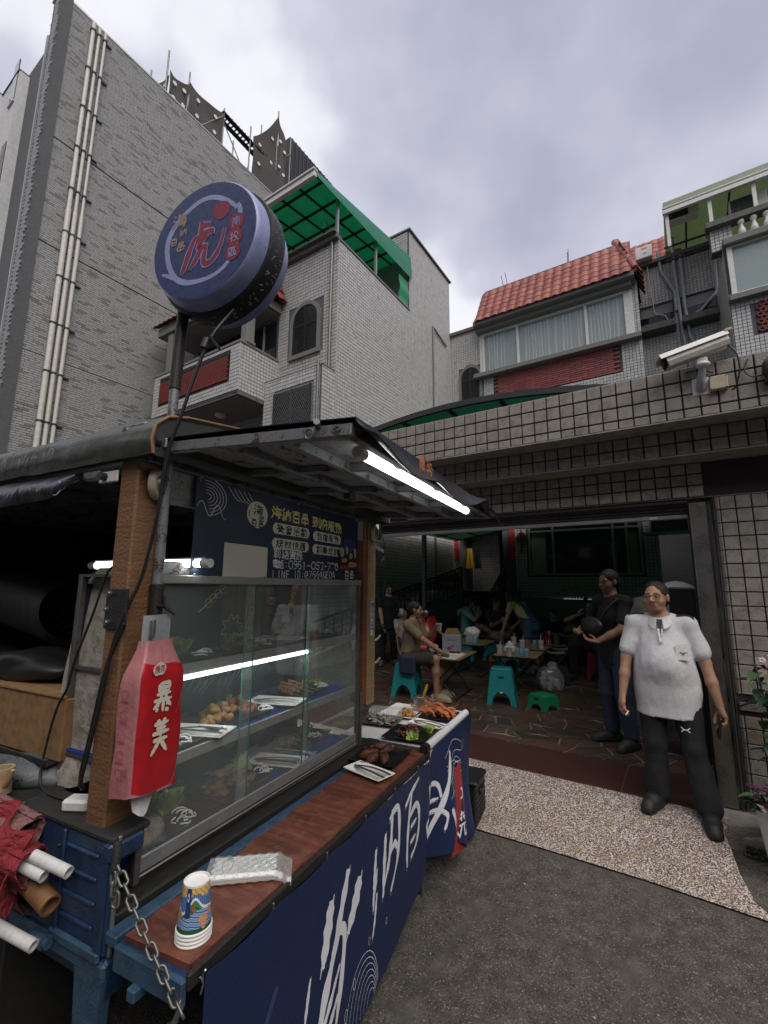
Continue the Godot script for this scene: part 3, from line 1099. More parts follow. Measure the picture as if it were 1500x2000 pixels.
func left_house() -> void:
	var B := V3(-10,0,-11)
	var g := thing("left_house", "white tiled three-storey house with arched window, balcony and red tile eave", "house", B)
	var mb := at_base(B)
	mb.box(V3(-10.2,5.5,-12.0), V3(6.28,11.0,7.2))
	var body := put("wall", mb, "grout_white", g)
	var mt := at_base(B)
	mt.box(V3(-8.3,12.5,-13.9), V3(2.48,3.3,3.35))
	put("tower", mt, "grout_white", g)
	mb = at_base(B)
	mb.box(V3(-8.1,3.58,-8.15), V3(2.08,7.16,0.5))
	var ann := put("lower_bay", mb, "grout_white", g)
	tiled(body, V3(-7.058,0.2,-8.41), V3(0,0,-1), Vector3.UP, 7.15,10.9,0.1,0.1,0.012, white_tint)
	tiled(body, V3(-7.058,11.1,-12.25), V3(0,0,-1), Vector3.UP, 3.3,3.0,0.1,0.1,0.012, white_tint)
	tiled(body, V3(-13.3,4.5,-8.398), Vector3.RIGHT, Vector3.UP, 6.25,6.55,0.1,0.1,0.012, cream_tint, [Rect2(4.57,3.4,1.2,1.6), Rect2(0.3,3.6,2.2,1.3), Rect2(3.0,3.5,1.05,1.35), Rect2(0.4,0.0,3.4,1.5)])
	tiled(body, V3(-9.5,11.1,-12.222), Vector3.RIGHT, Vector3.UP, 2.4,3.0,0.1,0.1,0.012, cream_tint)
	tiled(ann, V3(-9.1,4.4,-7.898), Vector3.RIGHT, Vector3.UP, 2.05,2.75,0.1,0.1,0.012, white_tint, [Rect2(0.42,0.4,1.38,1.95)])
	tiled(ann, V3(-7.057,0.2,-7.9), V3(0,0,-1), Vector3.UP, 0.5,6.95,0.1,0.1,0.012, white_tint)
	mb = at_base(B)
	mb.box(V3(-10.2,11.06,-8.36), V3(6.4,0.16,0.22), 0.02)
	mb.box(V3(-10.2,11.13,-8.22), V3(6.4,0.05,0.16))
	put("parapet_coping", mb, "trim_dark", g)
	mb = at_base(B)
	mb.box(V3(-7.08,11.06,-10.3), V3(0.12,0.06,3.9))
	mb.box(V3(-8.28,14.17,-13.9), V3(2.6,0.06,3.45))
	mb.box(V3(-8.1,7.17,-8.15), V3(2.14,0.03,0.54))
	put("coping", mb, "trim_granite", g)
	arch_window(g, B, -8.13,7.99,9.42,0.45,-8.39)
	mb = at_base(B)
	mb.box(V3(-8.0,5.75,-7.90), V3(1.42,2.0,0.08))
	var gw := put("window", mb, "trim_granite", g)
	mb = at_base(B)
	mb.box(V3(-8.0,5.75,-7.862), V3(1.28,1.86,0.01))
	put("pane", mb, "glass_dark", gw)
	mb = at_base(B)
	for x in [-8.64,-8.0,-7.36]:
		mb.box(V3(x, 5.75,-7.83), V3(0.05,1.9,0.03))
	for y in [4.85,6.65]:
		mb.box(V3(-8.0, y, -7.831), V3(1.3,0.05,0.03))
	put("frame", mb, "iron_dark", gw)
	mb = at_base(B)
	grille(mb, Rect2(-8.64,4.85,1.28,1.82), -7.82,0.07,0.012, func(_q): return true)
	put("grille", mb, "steel_dull", gw).set_meta("kind", "stuff")
	for q in [[-11.9,8.75,2.2,1.3], [-9.78,8.65,1.0,1.3], [-11.3,5.3,3.3,1.4]]:
		mb = at_base(B)
		mb.box(V3(q[0], q[1], -8.385), V3(q[2], q[3], 0.05))
		var dw := put("window", mb, "glass_dark", g)
		mb = at_base(B)
		mb.box(V3(q[0], q[1] - q[3] / 2 + 0.03,-8.35), V3(q[2], 0.06,0.04))
		mb.box(V3(q[0], q[1], -8.35), V3(0.05, q[3], 0.03))
		put("frame", mb, "alu", dw)
	mb = at_base(B)
	mb.box(V3(-11.1,7.28,-7.10), V3(3.95,1.36,0.14))
	mb.box(V3(-9.2,7.28,-7.70), V3(0.14,1.36,1.36))
	var bal := put("balcony", mb, "grout_white", g)
	mb = at_base(B)
	mb.box(V3(-11.1,6.59,-7.72), V3(3.98,0.12,1.36), 0.01)
	put("floor_slab", mb, "trim_dark", bal)
	mb = at_base(B)
	mb.box(V3(-11.1,6.525,-7.74), V3(3.8,0.012,1.28))
	put("soffit", mb, "ceiling_pink", bal)
	mb = at_base(B)
	mb.lathe([V2(0.0,6.44), V2(0.10,6.44), V2(0.14,6.47), V2(0.15,6.52)], 16)
	var lm := put("ceiling_light", mb, "white_plastic", bal)
	lm.position = V3(-10.7,0,-7.7)
	tiled(bal, V3(-13.08,6.65,-7.022), Vector3.RIGHT, Vector3.UP, 3.95,1.35,0.1,0.1,0.012, white_tint, [Rect2(0.36,0.38,3.2,0.78)])
	tiled(bal, V3(-9.122,6.65,-7.03), V3(0,0,-1), Vector3.UP, 1.36,1.35,0.1,0.1,0.012, white_tint)
	mb = at_base(B)
	mb.box(V3(-11.1,8.0,-7.10), V3(4.05,0.09,0.22), 0.015)
	mb.box(V3(-9.2,8.0,-7.72), V3(0.22,0.088,1.3), 0.015)
	put("coping", mb, "trim_granite", bal)
	mb = at_base(B)
	mb.box(V3(-11.12,7.42,-7.018), V3(3.2,0.76,0.01))
	var lat := put("lattice_panel", mb, "iron_black", bal)
	mb = at_base(B)
	grille(mb, Rect2(-12.72,7.04,3.2,0.76), -7.0,0.075,0.028, func(_q): return true)
	mb.box(V3(-11.12,7.04,-7.0), V3(3.2,0.03,0.03))
	put("lattice", mb, "lattice_red", lat).set_meta("kind", "stuff")
	for x in [-9.22,-12.75]:
		mb = at_base(B)
		mb.box(V3(x, 8.74,-7.32), V3(0.26,1.4,0.26), 0.02)
		mb.box(V3(x, 8.08,-7.32), V3(0.32,0.10,0.32), 0.02)
		put("column", mb, "trim_granite", g)
	mb = at_base(B)
	mb.box(V3(-11.25,9.62,-7.75), V3(4.3,0.28,1.2), 0.01)
	mb.box(V3(-11.25,9.46,-7.79), V3(4.12,0.07,1.1), 0.01)
	var ev := put("eave", mb, "trim_granite", g)
	mb = at_base(B)
	mb.box(V3(-11.25,9.415,-7.8), V3(4.05,0.012,1.05))
	put("soffit", mb, "ceiling_pink", ev)
	mb = at_base(B)
	mb.poly([V3(-13.5,9.77,-7.1), V3(-9.0,9.77,-7.1), V3(-9.35,10.75,-8.36), V3(-13.2,10.75,-8.36)], V3(0,1,1))
	mb.poly([V3(-9.0,9.77,-7.1), V3(-9.0,9.77,-8.36), V3(-9.35,10.75,-8.36)], V3(1,1,0))
	var rf := put("roof", mb, "roof_tile_1", g)
	tile_roof(rf, B, -13.5,-9.25, V2(9.77,-7.08), V2(10.72,-8.3), 17,4)
	var shape := wave_tile(0.26,0.36)
	for j in 3:
		for i in 4 - j:
			var o := put("roof_tile", shape, "roof_tile_%d" % (j % 3), rf)
			o.transform = Transform3D(Basis(Vector3.UP, PI / 2) * Basis(Vector3.RIGHT, 1.15), V3(-9.02 - j * 0.13,9.92 + j * 0.32,-8.22 + i * 0.26) - B)
	for q in [[-7.22,11.0,7.2,-8.34], [-7.14,7.25,4.4,-7.85]]:
		mb = at_base(B)
		mb.tube([V3(q[0], q[1], q[3]), V3(q[0], q[2], q[3])], 0.04,8)
		put("drain_pipe", mb, "steel_dull", g)
	mb = at_base(B)
	mb.tube([V3(-7.0,11.35,-13.97), V3(-7.0,0.3,-13.97)], 0.03,8)
	mb.tube([V3(-7.0,11.3,-13.97), V3(-7.0,11.05,-15.1)], 0.03,8)
	put("drain_pipe", mb, "steel_dull", g)
	var C := V3(-8,11,-10)
	var cn := thing("roof_terrace_canopy", "green plastic sheet canopy on dark framing over the left house roof terrace", "canopy", C)
	var top := func(z: float) -> float: return 12.28 + (-7.4 - z) * 0.17
	mb = at_base(C)
	mb.grid(4,8, func(u: float, v: float):return V3(lerpf(-10.6,-7.02, u), top.call(lerpf(-7.4,-12.3, v)), lerpf(-7.4,-12.3, v)))
	mb.grid(3,8, func(u: float, v: float):
		var z := lerpf(-7.4,-12.3, v)
		return Vector3(-7.02 + 0.05 * sin(u * PI / 2), lerpf(top.call(z), 12.08 + (-7.4 - z) * 0.03, u), z))
	put("roof_sheet", mb, "poly_green", cn)
	for k in 7:
		var z := -7.75 - k * 0.75
		mb = at_base(C)
		mb.bar(V3(-10.6, top.call(z) - 0.04, z), V3(-7.05, top.call(z) - 0.04, z), 0.045,0.06)
		put("rafter", mb, "iron_black", cn)
	for k in 6:
		var x := -10.4 + k * 0.66
		mb = at_base(C)
		mb.bar(V3(x, top.call(-7.4) - 0.045,-7.42), V3(x, top.call(-12.3) - 0.045,-12.28), 0.045,0.05)
		put("purlin", mb, "iron_black", cn)
	mb = at_base(C)
	mb.box(V3(-8.75,12.14,-7.36), V3(3.5,0.16,0.12), 0.01)
	mb.box(V3(-8.75,12.25,-7.34), V3(3.54,0.06,0.16), 0.01)
	put("gutter", mb, "frame_white", cn)
	for z in [-8.42,-10.3]:
		mb = at_base(C)
		mb.box(V3(-7.13,11.7, z), V3(0.07,1.3,0.07))
		put("post", mb, "alu", cn)
	mb = at_base(C)
	mb.tube([V3(-7.3,11.05,-8.3), V3(-7.3,11.45,-8.3), V3(-7.3,11.45,-8.1), V3(-7.3,11.2,-8.05)], 0.018,6)
	put("hook_rail", mb, "iron_black", cn)
	mb = at_base(C)
	mb.grid(8,8, func(u: float, v: float):return Vector3(-7.05 - 0.03 * sin(v * 9.0), 11.1 + v * 0.95, lerpf(-11.6,-12.2, u)), 0.01)
	put("green_netting", mb, "green_plastic", cn)

func right_house() -> void:
	var B := V3(-3.5,0,-16)
	var g := thing("right_house", "white tiled house with raised door, big curtained window and red mansard eave", "house", B)
	var mb := at_base(B)
	mb.box(V3(-2.6,6.7,-17.3), V3(4.26,10.6,3.36))
	mb.box(V3(-5.95,7.75,-17.3), V3(2.44,8.0,3.36))
	mb.box(V3(-6.98,2.6,-16.5), V3(0.3,3.0,1.76))
	var body := put("wall", mb, "grout_white", g)
	tiled(body, V3(-7.1,8.2,-15.608), Vector3.RIGHT, Vector3.UP, 6.65,3.5,0.1,0.1,0.012, white_tint, [Rect2(1.42,1.45,4.98,1.65), Rect2(1.8,0.45,4.3,0.95), Rect2(0.45,0.0,0.9,1.95)])
	tiled(body, V3(-4.74,1.34,-15.608), Vector3.RIGHT, Vector3.UP, 4.3,2.9,0.1,0.1,0.012, white_tint, [Rect2(0.47,0.76,3.4,1.85)])
	tiled(body, V3(-7.13,1.55,-15.608), Vector3.RIGHT, Vector3.UP, 0.3,2.7,0.1,0.1,0.012, white_tint)
	tiled(body, V3(-0.462,8.2,-15.63), V3(0,0,-1), Vector3.UP, 1.4,3.2,0.1,0.1,0.012, cream_tint)
	mb = at_base(B)
	mb.box(V3(-6.3,2.65,-16.95), V3(1.2,2.3,0.2))
	mb.box(V3(-4.96,2.65,-16.3), V3(0.44,2.3,1.4))
	mb.box(V3(-5.45,3.9,-16.95), V3(0.7,0.3,0.2))
	put("porch_wall", mb, "grout_white", g)
	tiled(body, V3(-6.83,1.55,-16.838), Vector3.RIGHT, Vector3.UP, 1.1,2.3,0.1,0.1,0.012, cream_tint)
	mb = at_base(B)
	mb.box(V3(-5.5,2.6,-19.2), V3(3.0,3.2,0.1))
	mb.box(V3(-7.0,2.6,-18.1), V3(0.1,3.2,2.2))
	mb.box(V3(-4.0,2.6,-18.1), V3(0.1,3.2,2.2))
	mb.box(V3(-5.5,4.1,-18.1), V3(3.0,0.1,2.2))
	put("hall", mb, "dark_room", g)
	mb = at_base(B)
	mb.box(V3(-4.72,2.58,-17.35), V3(0.05,2.05,0.85), 0.006)
	put("door", mb, "iron_black", g)
	mb = at_base(B)
	mb.box(V3(-5.75,0.85,-16.8), V3(2.3,1.4,4.6))
	put("landing", mb, "granite_red", g)
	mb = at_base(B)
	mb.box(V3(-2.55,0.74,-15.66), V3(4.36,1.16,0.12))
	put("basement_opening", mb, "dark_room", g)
	mb = at_base(B)
	mb.box(V3(-2.58,3.0,-15.64), V3(3.36,1.8,0.05))
	var wn := put("window", mb, "glass_dark", g)
	mb = at_base(B)
	for x in [-4.24,-3.46,-1.66,-1.28,-0.92]:
		mb.box(V3(x, 3.0,-15.58), V3(0.07,1.8,0.07), 0.006)
	for y in [2.12,3.55,3.9]:
		mb.box(V3(-2.58, y, -15.579), V3(3.4,0.06,0.065), 0.006)
	put("frame", mb, "frame_green", wn)
	for q in [[-4.18,-3.7, "curtain_grey"], [-1.6,-1.32, "iron_dark"], [-1.24,-1.0, "blind"]]:
		mb = at_base(B)
		mb.grid(30,2, func(u: float, v: float):return V3(lerpf(q[0], q[1], u), lerpf(2.16,3.5, v), -15.608 + sin(u * 40.0) * 0.006))
		put("curtain", mb, q[2], wn)
	mb = at_base(B)
	mb.box(V3(-3.2,9.63,-15.5), V3(5.6,0.17,0.36), 0.015)
	var sill := put("sill", mb, "trim_granite", g)
	mb = at_base(B)
	mb.box(V3(-3.2,10.5,-15.70), V3(5.0,1.6,0.04))
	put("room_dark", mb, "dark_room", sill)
	mb = at_base(B)
	mb.box(V3(-3.2,10.55,-15.555), V3(4.9,1.5,0.006))
	var w3 := put("window", mb, "glass_window", g)
	mb = at_base(B)
	for x in [-5.64,-4.32,-1.98,-0.78]:
		mb.box(V3(x, 10.52,-15.53), V3(0.09,1.62,0.08), 0.008)
	for y in [9.75,11.3]:
		mb.box(V3(-3.2, y, -15.529), V3(4.95,0.08,0.085), 0.008)
	mb.box(V3(-5.72,10.5,-15.55), V3(0.14,1.7,0.06))
	mb.box(V3(-0.66,10.5,-15.55), V3(0.18,1.7,0.06))
	put("frame", mb, "frame_white", w3)
	for q in [[-5.5,-4.85], [-4.1,-2.5], [-2.3,-2.05], [-1.9,-0.85]]:
		mb = at_base(B)
		var n := int((q[1] - q[0]) * 22)
		mb.grid(n * 4,3, func(u: float, v: float):return V3(lerpf(q[0], q[1], u) + sin(v * 2.0 + u * 7.0) * 0.02, lerpf(9.8,11.25, v), -15.63 + sin(u * n * 2.4) * 0.022 + sin(u * n * 1.1) * 0.012))
		put("curtain", mb, "curtain", w3)
	mb = at_base(B)
	mb.box(V3(-3.18,9.1,-15.605), V3(4.28,0.98,0.02))
	var bp := put("brick_panel", mb, "grout_dark", g)
	var bm := MB.new()
	bm.box(Vector3.ZERO, V3(0.375,0.066,0.02), 0.004)
	var bs := bm.mesh()
	bm = MB.new()
	bm.box(Vector3.ZERO, V3(0.18,0.066,0.02), 0.004)
	var bh := bm.mesh()
	for j in 12:
		for i in 12:
			var x := -5.32 + i * 0.388 + (0.19 if j % 2 else 0.0) + 0.194
			if x > -1.1:
				continue
			var o := put("brick", bs if x < -1.2 else bh, "brick_red_%d" % rng.randi_range(0,2), bp)
			o.position = V3(minf(x, -1.24), 8.66 + j * 0.079,-15.588 + rng.randf() * 0.003) - B
	mb = at_base(B)
	mb.box(V3(-3.2,11.42,-15.42), V3(5.3,0.16,0.36), 0.01)
	mb.box(V3(-3.15,11.56,-15.3), V3(5.4,0.14,0.6), 0.01)
	put("fascia", mb, "trim_granite", g)
	mb = at_base(B)
	mb.poly([V3(-5.85,11.62,-15.0), V3(-0.36,11.62,-15.0), V3(-0.9,13.3,-15.95), V3(-5.5,13.3,-15.95)], V3(0,1,1))
	mb.poly([V3(-0.36,11.62,-15.0), V3(-0.36,11.62,-17), V3(-0.9,13.3,-17), V3(-0.9,13.3,-15.95)], V3(1,1,0))
	mb.poly([V3(-5.85,11.62,-15.0), V3(-5.85,11.62,-17), V3(-5.5,13.3,-17), V3(-5.5,13.3,-15.95)], V3(-1,1,0))
	var rf := put("roof", mb, "roof_tile_1", g)
	tile_roof(rf, B, -5.75,-0.52, V2(11.6,-14.98), V2(13.3,-15.93), 17,6)
	var hs := wave_tile(0.3,0.42)
	for j in 5:
		for i in 5:
			var o := put("roof_tile", hs, "roof_tile_%d" % ((i + j) % 3), rf)
			o.transform = Transform3D(Basis(Vector3.UP, PI / 2) * Basis(Vector3.RIGHT, 1.2), V3(-0.36 - j * 0.108,11.8 + j * 0.34,-15.25 - i * 0.29 - j * 0.12) - B)
	for k in 9:
		mb = at_base(B)
		var f := k / 8.0
		var f2 := (k + 1.25) / 8.0
		mb.tube([V3(-0.40,11.72,-15.02).lerp(V3(-0.9,13.36,-15.95), f), V3(-0.40,11.76,-15.02).lerp(V3(-0.9,13.4,-15.95), f2)], [0.085,0.105], 10)
		put("hip_tile", mb, "roof_tile_%d" % (k % 3), rf)
	mb = at_base(B)
	mb.box(V3(-3.2,13.36,-16.0), V3(4.9,0.10,0.2), 0.02)
	put("ridge", mb, "trim_dark", rf)
	mb = at_base(B)
	mb.box(V3(-6.4,11.76,-15.65), V3(1.5,0.14,0.3), 0.01)
	put("parapet_coping", mb, "trim_dark", g)
	arch_window(g, B, -6.22,8.3,10.15,0.37,-15.6)
	mb = at_base(B)
	for q in [[-4.9,13.5], [-4.75,13.5], [-2.55,13.5], [-2.5,13.5]]:
		mb.tube([V3(q[0], 13.2,-16.1), Vector3(q[0] + 0.05 - rng.randf() * 0.2,13.9 + rng.randf() * 0.2,-16.1)], 0.012,5)
	put("rebar", mb, "iron_dark", g)
	mb = at_base(B)
	mb.box(V3(0.75,6.5,-17.6), V3(2.5,12.8,1.2))
	var rw := put("recess_wall", mb, "grout_white", g)
	tiled(rw, V3(-0.44,8.0,-16.998), Vector3.RIGHT, Vector3.UP, 2.35,4.85,0.1,0.1,0.012, cream_tint, [Rect2(0.02,2.2,0.95,1.15), Rect2(1.24,2.2,1.05,1.15)])
	mb = at_base(B)
	mb.box(V3(0.75,12.93,-16.95), V3(2.5,0.14,0.3), 0.01)
	put("parapet_coping", mb, "trim_dark", g)
	for q in [[0.05,0.95], [1.32,1.05]]:
		mb = at_base(B)
		mb.box(V3(q[0], 10.95,-16.99), V3(q[1], 0.85,0.03))
		var dw := put("window", mb, "dark_room", g)
		mb = at_base(B)
		mb.box(V3(q[0], 10.75,-16.96), V3(q[1], 0.4,0.02))
		put("pane", mb, "glass_dark", dw)
		mb = at_base(B)
		mb.box(V3(q[0], 10.38,-16.8), V3(q[1] + 0.1,0.22,0.5), 0.01)
		put("sill", mb, "trim_dark", dw)
		mb = at_base(B)
		mb.box(V3(q[0], 11.35,-16.96), V3(q[1], 0.05,0.08))
		put("frame", mb, "iron_dark", dw)
	for q in [[[0.25,13.3], [0.3,12.5], [0.62,11.6], [0.62,10.9]], [[0.72,13.7], [0.68,12.6], [0.72,10.2], [0.9,8.3]], [[0.88,13.0], [0.86,11.0], [0.92,9.9], [1.12,9.2], [1.12,8.3]], [[1.65,13.3], [1.8,12.8], [1.75,11.2], [1.3,10.7], [1.0,10.55]]]:
		var path := []
		for s in q:
			path.append(V3(s[0], s[1], -16.88) - B)
		pipe(g, "drain_pipe", path, 0.05, "pvc_grey")
	mb = at_base(B)
	mb.tube([V3(-0.1,13.1,-16.86), V3(-0.05,12.0,-16.9), V3(0.0,11.0,-16.86), V3(0.3,10.8,-16.82), V3(0.4,10.5,-16.82)], 0.012,5)
	put("cable", mb, "white_plastic", g)
	mb = at_base(B)
	mb.box(V3(3.0,5.55,-16.0), V3(2.5,11.1,3.0))
	var wg := put("right_wing", mb, "grout_white", g)
	tiled(wg, V3(1.75,7.4,-14.498), Vector3.RIGHT, Vector3.UP, 2.4,2.0,0.1,0.1,0.012, white_tint, [Rect2(0.46,0.95,1.4,0.85)])
	tiled(wg, V3(1.742,7.4,-17.0), V3(0,0,1), Vector3.UP, 2.5,3.6,0.1,0.1,0.012, cream_tint)
	mb = at_base(B)
	mb.box(V3(3.0,9.42,-14.4), V3(2.56,0.16,0.3), 0.01)
	mb.box(V3(3.0,11.1,-14.4), V3(2.56,0.22,0.3), 0.03)
	put("sill", mb, "trim_granite", wg)
	mb = at_base(B)
	mb.box(V3(2.95,10.27,-14.46), V3(2.2,1.5,0.02))
	var ww := put("window", mb, "glass_window", wg)
	mb = at_base(B)
	for k in 34:
		mb.box(V3(2.95,9.58 + k * 0.042,-14.5), V3(2.2,0.036,0.012))
	put("blind", mb, "blind", ww)
	mb = at_base(B)
	for x in [1.86,2.92]:
		mb.box(V3(x, 10.27,-14.43), V3(0.12,1.56,0.08), 0.008)
	for y in [9.55,11.0]:
		mb.box(V3(2.95, y, -14.431), V3(2.2,0.08,0.075), 0.008)
	put("frame", mb, "frame_white", ww)
	mb = at_base(B)
	mb.box(V3(2.95,8.78,-14.5), V3(1.4,0.85,0.04))
	var lt := put("lattice_panel", mb, "iron_black", wg)
	for j in 8:
		for i in 10:
			var ring := []
			for k in 8:
				ring.append(Vector3(2.33 + i * 0.14 + (0.07 if j % 2 else 0.0) + cos(TAU * k / 8) * 0.062,8.42 + j * 0.105 + sin(TAU * k / 8) * 0.055,-14.46))
			mb = at_base(B)
			mb.tube(ring, 0.02,5, true)
			put("lattice_ring", mb, "lattice_red", lt)
	mb = at_base(B)
	mb.box(V3(1.75,11.45,-14.75), V3(0.5,0.75,0.3))
	var pr := put("terrace_pier", mb, "grout_white", wg)
	tiled(pr, V3(1.5,11.1,-14.598), Vector3.RIGHT, Vector3.UP, 0.5,0.7,0.1,0.1,0.012, white_tint)
	for k in 5:
		mb = MB.new()
		mb.lathe([V2(0.09,0), V2(0.09,0.04), V2(0.05,0.06), V2(0.085,0.16), V2(0.085,0.22), V2(0.04,0.36), V2(0.04,0.42), V2(0.075,0.46), V2(0.08,0.52), V2(0.0,0.52)], 12)
		var o := put("baluster", mb, "frame_white", wg)
		o.position = V3(2.2 + k * 0.27,11.2,-14.5) - B
	mb = at_base(B)
	mb.box(V3(2.6,11.85,-14.55), V3(2.4,0.18,0.34), 0.015)
	put("rail_coping", mb, "trim_dark", wg)
	var C := V3(2,12,-16)
	var cn := thing("yellowish_terrace_canopy", "pale yellow plastic canopy with white beams on the right house terrace", "canopy", C)
	mb = at_base(C)
	mb.grid(6,6, func(u: float, v: float):return V3(lerpf(0.5,4.2, u), 13.0 + 0.75 * sin(v * PI / 2), -14.7 - v * 0.6))
	mb.grid(6,2, func(u: float, v: float):return V3(lerpf(0.5,4.2, u), 13.74 - v * 0.25,-15.3 - v * 3.0))
	put("roof_sheet", mb, "poly_yellow", cn)
	mb = at_base(C)
	mb.box(V3(2.35,12.95,-14.66), V3(3.8,0.13,0.1), 0.01)
	mb.box(V3(2.35,13.08,-14.64), V3(3.8,0.05,0.06), 0.01)
	put("gutter", mb, "frame_white", cn)
	for x in [0.55,1.6,2.6]:
		mb = at_base(C)
		mb.box(V3(x, 12.4,-14.75), V3(0.09,1.1,0.07))
		put("post", mb, "frame_white", cn)
	mb = at_base(C)
	for y in [13.05,12.55]:
		mb.box(V3(2.35, y, -16.5), V3(3.8,0.05,0.05))
	for x in [1.1,2.2,3.3]:
		mb.bar(V3(x, 13.6,-15.4), V3(x, 13.2,-17.5), 0.05,0.05)
	put("frame_bar", mb, "iron_dark", cn)
	for q in [[0.95,12.88, "lower air conditioner outdoor unit on the terrace edge left of the tiled pier"], [2.5,12.25, "upper air conditioner outdoor unit under the pale yellow canopy above the balusters"]]:
		var A := V3(q[0], q[1], -15.2)
		var ac := thing("air_conditioner", q[2], "air conditioner", A, 0.0, "outdoor units on the terrace")
		mb = MB.new()
		mb.box(V3(0,0.3,0), V3(0.85,0.6,0.32), 0.02)
		put("case", mb, "pvc", ac)
		mb = MB.new()
		mb.box(V3(-0.12,0.3,0.163), V3(0.56,0.52,0.01))
		put("fan_grille", mb, "dark_steel", ac)
		mb = MB.new()
		for k in 8:
			mb.box(V3(-0.12,0.08 + k * 0.06,0.175), V3(0.54,0.008,0.008))
		put("grille_bars", mb, "galv_dark", ac)
	var A := V3(-0.15,13.0,-16.8)
	var wb := thing("white_roof_tank", "small white box unit with red print beside the red roof corner", "box", A)
	mb = MB.new()
	mb.box(V3(0,0.25,0), V3(0.5,0.45,0.4), 0.02)
	put("case", mb, "white_plastic", wb)
	mb = MB.new()
	for k in 3:
		mb.box(V3(-0.04 + k * 0.06,0.38,0.203), V3(0.04,0.05,0.006))
	put("print", mb, "ink_red", wb)
	mb = MB.new()
	mb.box(V3(0.03,0.2,0.203), V3(0.12,0.06,0.006))
	put("label_plate", mb, "pvc_grey", wb)
	var R := V3(0,13,-18)
	var r2 := thing("rear_red_roof", "red clay tile roof slope behind the white box unit", "roof", R)
	mb = at_base(R)
	mb.poly([V3(-1.2,13.2,-17.4), V3(0.95,13.2,-17.4), V3(0.95,14.8,-18.4), V3(-1.2,14.8,-18.4)], V3(0,1,1))
	mb.poly([V3(-1.2,13.0,-18.4), V3(0.95,13.0,-18.4), V3(0.95,14.8,-18.4), V3(-1.2,14.8,-18.4)], V3(0,0,-1))
	put("deck", mb, "roof_tile_1", r2)
	tile_roof(r2, R, -1.2,0.95, V2(13.25,-17.38), V2(14.75,-18.35), 7,5)
	for q in [[-3.85,13.3,-16.6, "small ribbed metal turbine vent behind the middle of the mansard ridge"], [-0.95,14.0,-17.8, "larger ribbed metal turbine vent left of the rear red roof"]]:
		var V := V3(q[0], q[1], q[2])
		var tv := thing("turbine_vent", q[3], "roof vent", V, 0.0, "turbine vents on the roofs")
		mb = MB.new()
		mb.lathe([V2(0.17,-0.3), V2(0.17,0.08), V2(0.2,0.1)], 16)
		put("neck", mb, "galv", tv)
		for k in 20:
			mb = MB.new()
			var path := []
			for s in 7:
				var th := 0.15 + s * 0.24
				path.append(Vector3(sin(th) * cos(TAU * k / 20 + s * 0.09), cos(th) * 0.95 + 0.35, sin(th) * sin(TAU * k / 20 + s * 0.09)) * 0.32)
			for s in 6:
				mb.bar(path[s], path[s + 1], 0.05,0.008)
			put("vane", mb, "steel_dull", tv)
		mb = MB.new()
		mb.blob(V3(0,0.4,0), V3(0.1,0.03,0.1))
		mb.blob(V3(0,0.12,0), V3(0.26,0.24,0.26))
		put("cap", mb, "dark_steel", tv)
	for q in [[-6.93, "red paper couplet strip on the tiled corner left of the doorway"], [-4.84, "red paper couplet strip on the tiled wall right of the doorway"]]:
		var P := V3(q[0], 2.62,-15.57)
		var cp := thing("red_couplet", q[1], "banner", P, 0.0, "red paper couplets")
		mb = MB.new()
		mb.box(V3(0,0.6,0), V3(0.19,1.2,0.006))
		put("paper", mb, "ink_red", cp)
		mb = MB.new()
		for k in 7:
			for s in 4:
				mb.bar(Vector3(-0.05 + rng.randf() * 0.1,0.08 + k * 0.165 + rng.randf() * 0.09,0.005), Vector3(-0.05 + rng.randf() * 0.1,0.08 + k * 0.165 + rng.randf() * 0.09,0.006), 0.012,0.001)
		put("brush_writing", mb, "ink_black", cp)
	var K := V3(-4.5,3.4,-15.57)
	var kn := thing("knot_ornament", "diamond shaped red brown woven knot hanging on the white tiles left of the window", "ornament", K)
	mb = MB.new()
	for k in 5:
		mb.bar(V3(-0.2 + k * 0.05, k * 0.05,0), V3(k * 0.05,-0.2 + k * 0.05,0), 0.04,0.02)
		mb.bar(V3(-0.2 + k * 0.05,-k * 0.05,0.015), V3(k * 0.05,0.2 - k * 0.05,0.015), 0.04,0.02)
	put("knot", mb, "brick_red_1", kn)
	mb = MB.new()
	mb.tube([V3(0,0.4,0), V3(0,0.2,0)], 0.01,5)
	mb.tube([V3(0,-0.2,0), V3(0,-0.33,0), V3(0,-0.55,0)], [0.012,0.025,0.02], 6)
	put("tassel", mb, "brick_red_1", kn)
	var Q := V3(-6.4,0.15,-10)
	var rp := thing("entrance_ramp", "pale sloping concrete ramp rising along the tiled wall to the raised door", "ramp", Q)
	mb = at_base(Q)
	mb.prism(PackedVector2Array([V2(5.6,0.15), V2(13.7,0.15), V2(13.7,1.55), V2(5.6,0.17)]), 5.92,7.04)
	var rm := put("slope", mb, "concrete", rp)
	rm.rotation.y = -PI / 2
	rm.mesh = null
	mb = at_base(Q)
	mb.poly([V3(-5.92,0.15,-5.6), V3(-5.92,0.15,-13.7), V3(-5.92,1.58,-13.7), V3(-5.92,0.17,-5.6)], Vector3.RIGHT)
	mb.poly([V3(-7.04,0.17,-5.6), V3(-5.92,0.17,-5.6), V3(-5.92,1.58,-13.7), V3(-7.04,1.58,-13.7)], Vector3.UP)
	mb.poly([V3(-7.04,0.15,-5.6), V3(-5.92,0.15,-5.6), V3(-5.92,0.17,-5.6), V3(-7.04,0.17,-5.6)], Vector3.BACK)
	mb.bar(V3(-5.93,0.19,-5.6), V3(-5.93,1.6,-13.7), 0.1,0.05)
	rm.mesh = mb.mesh()
	rm.rotation = Vector3.ZERO
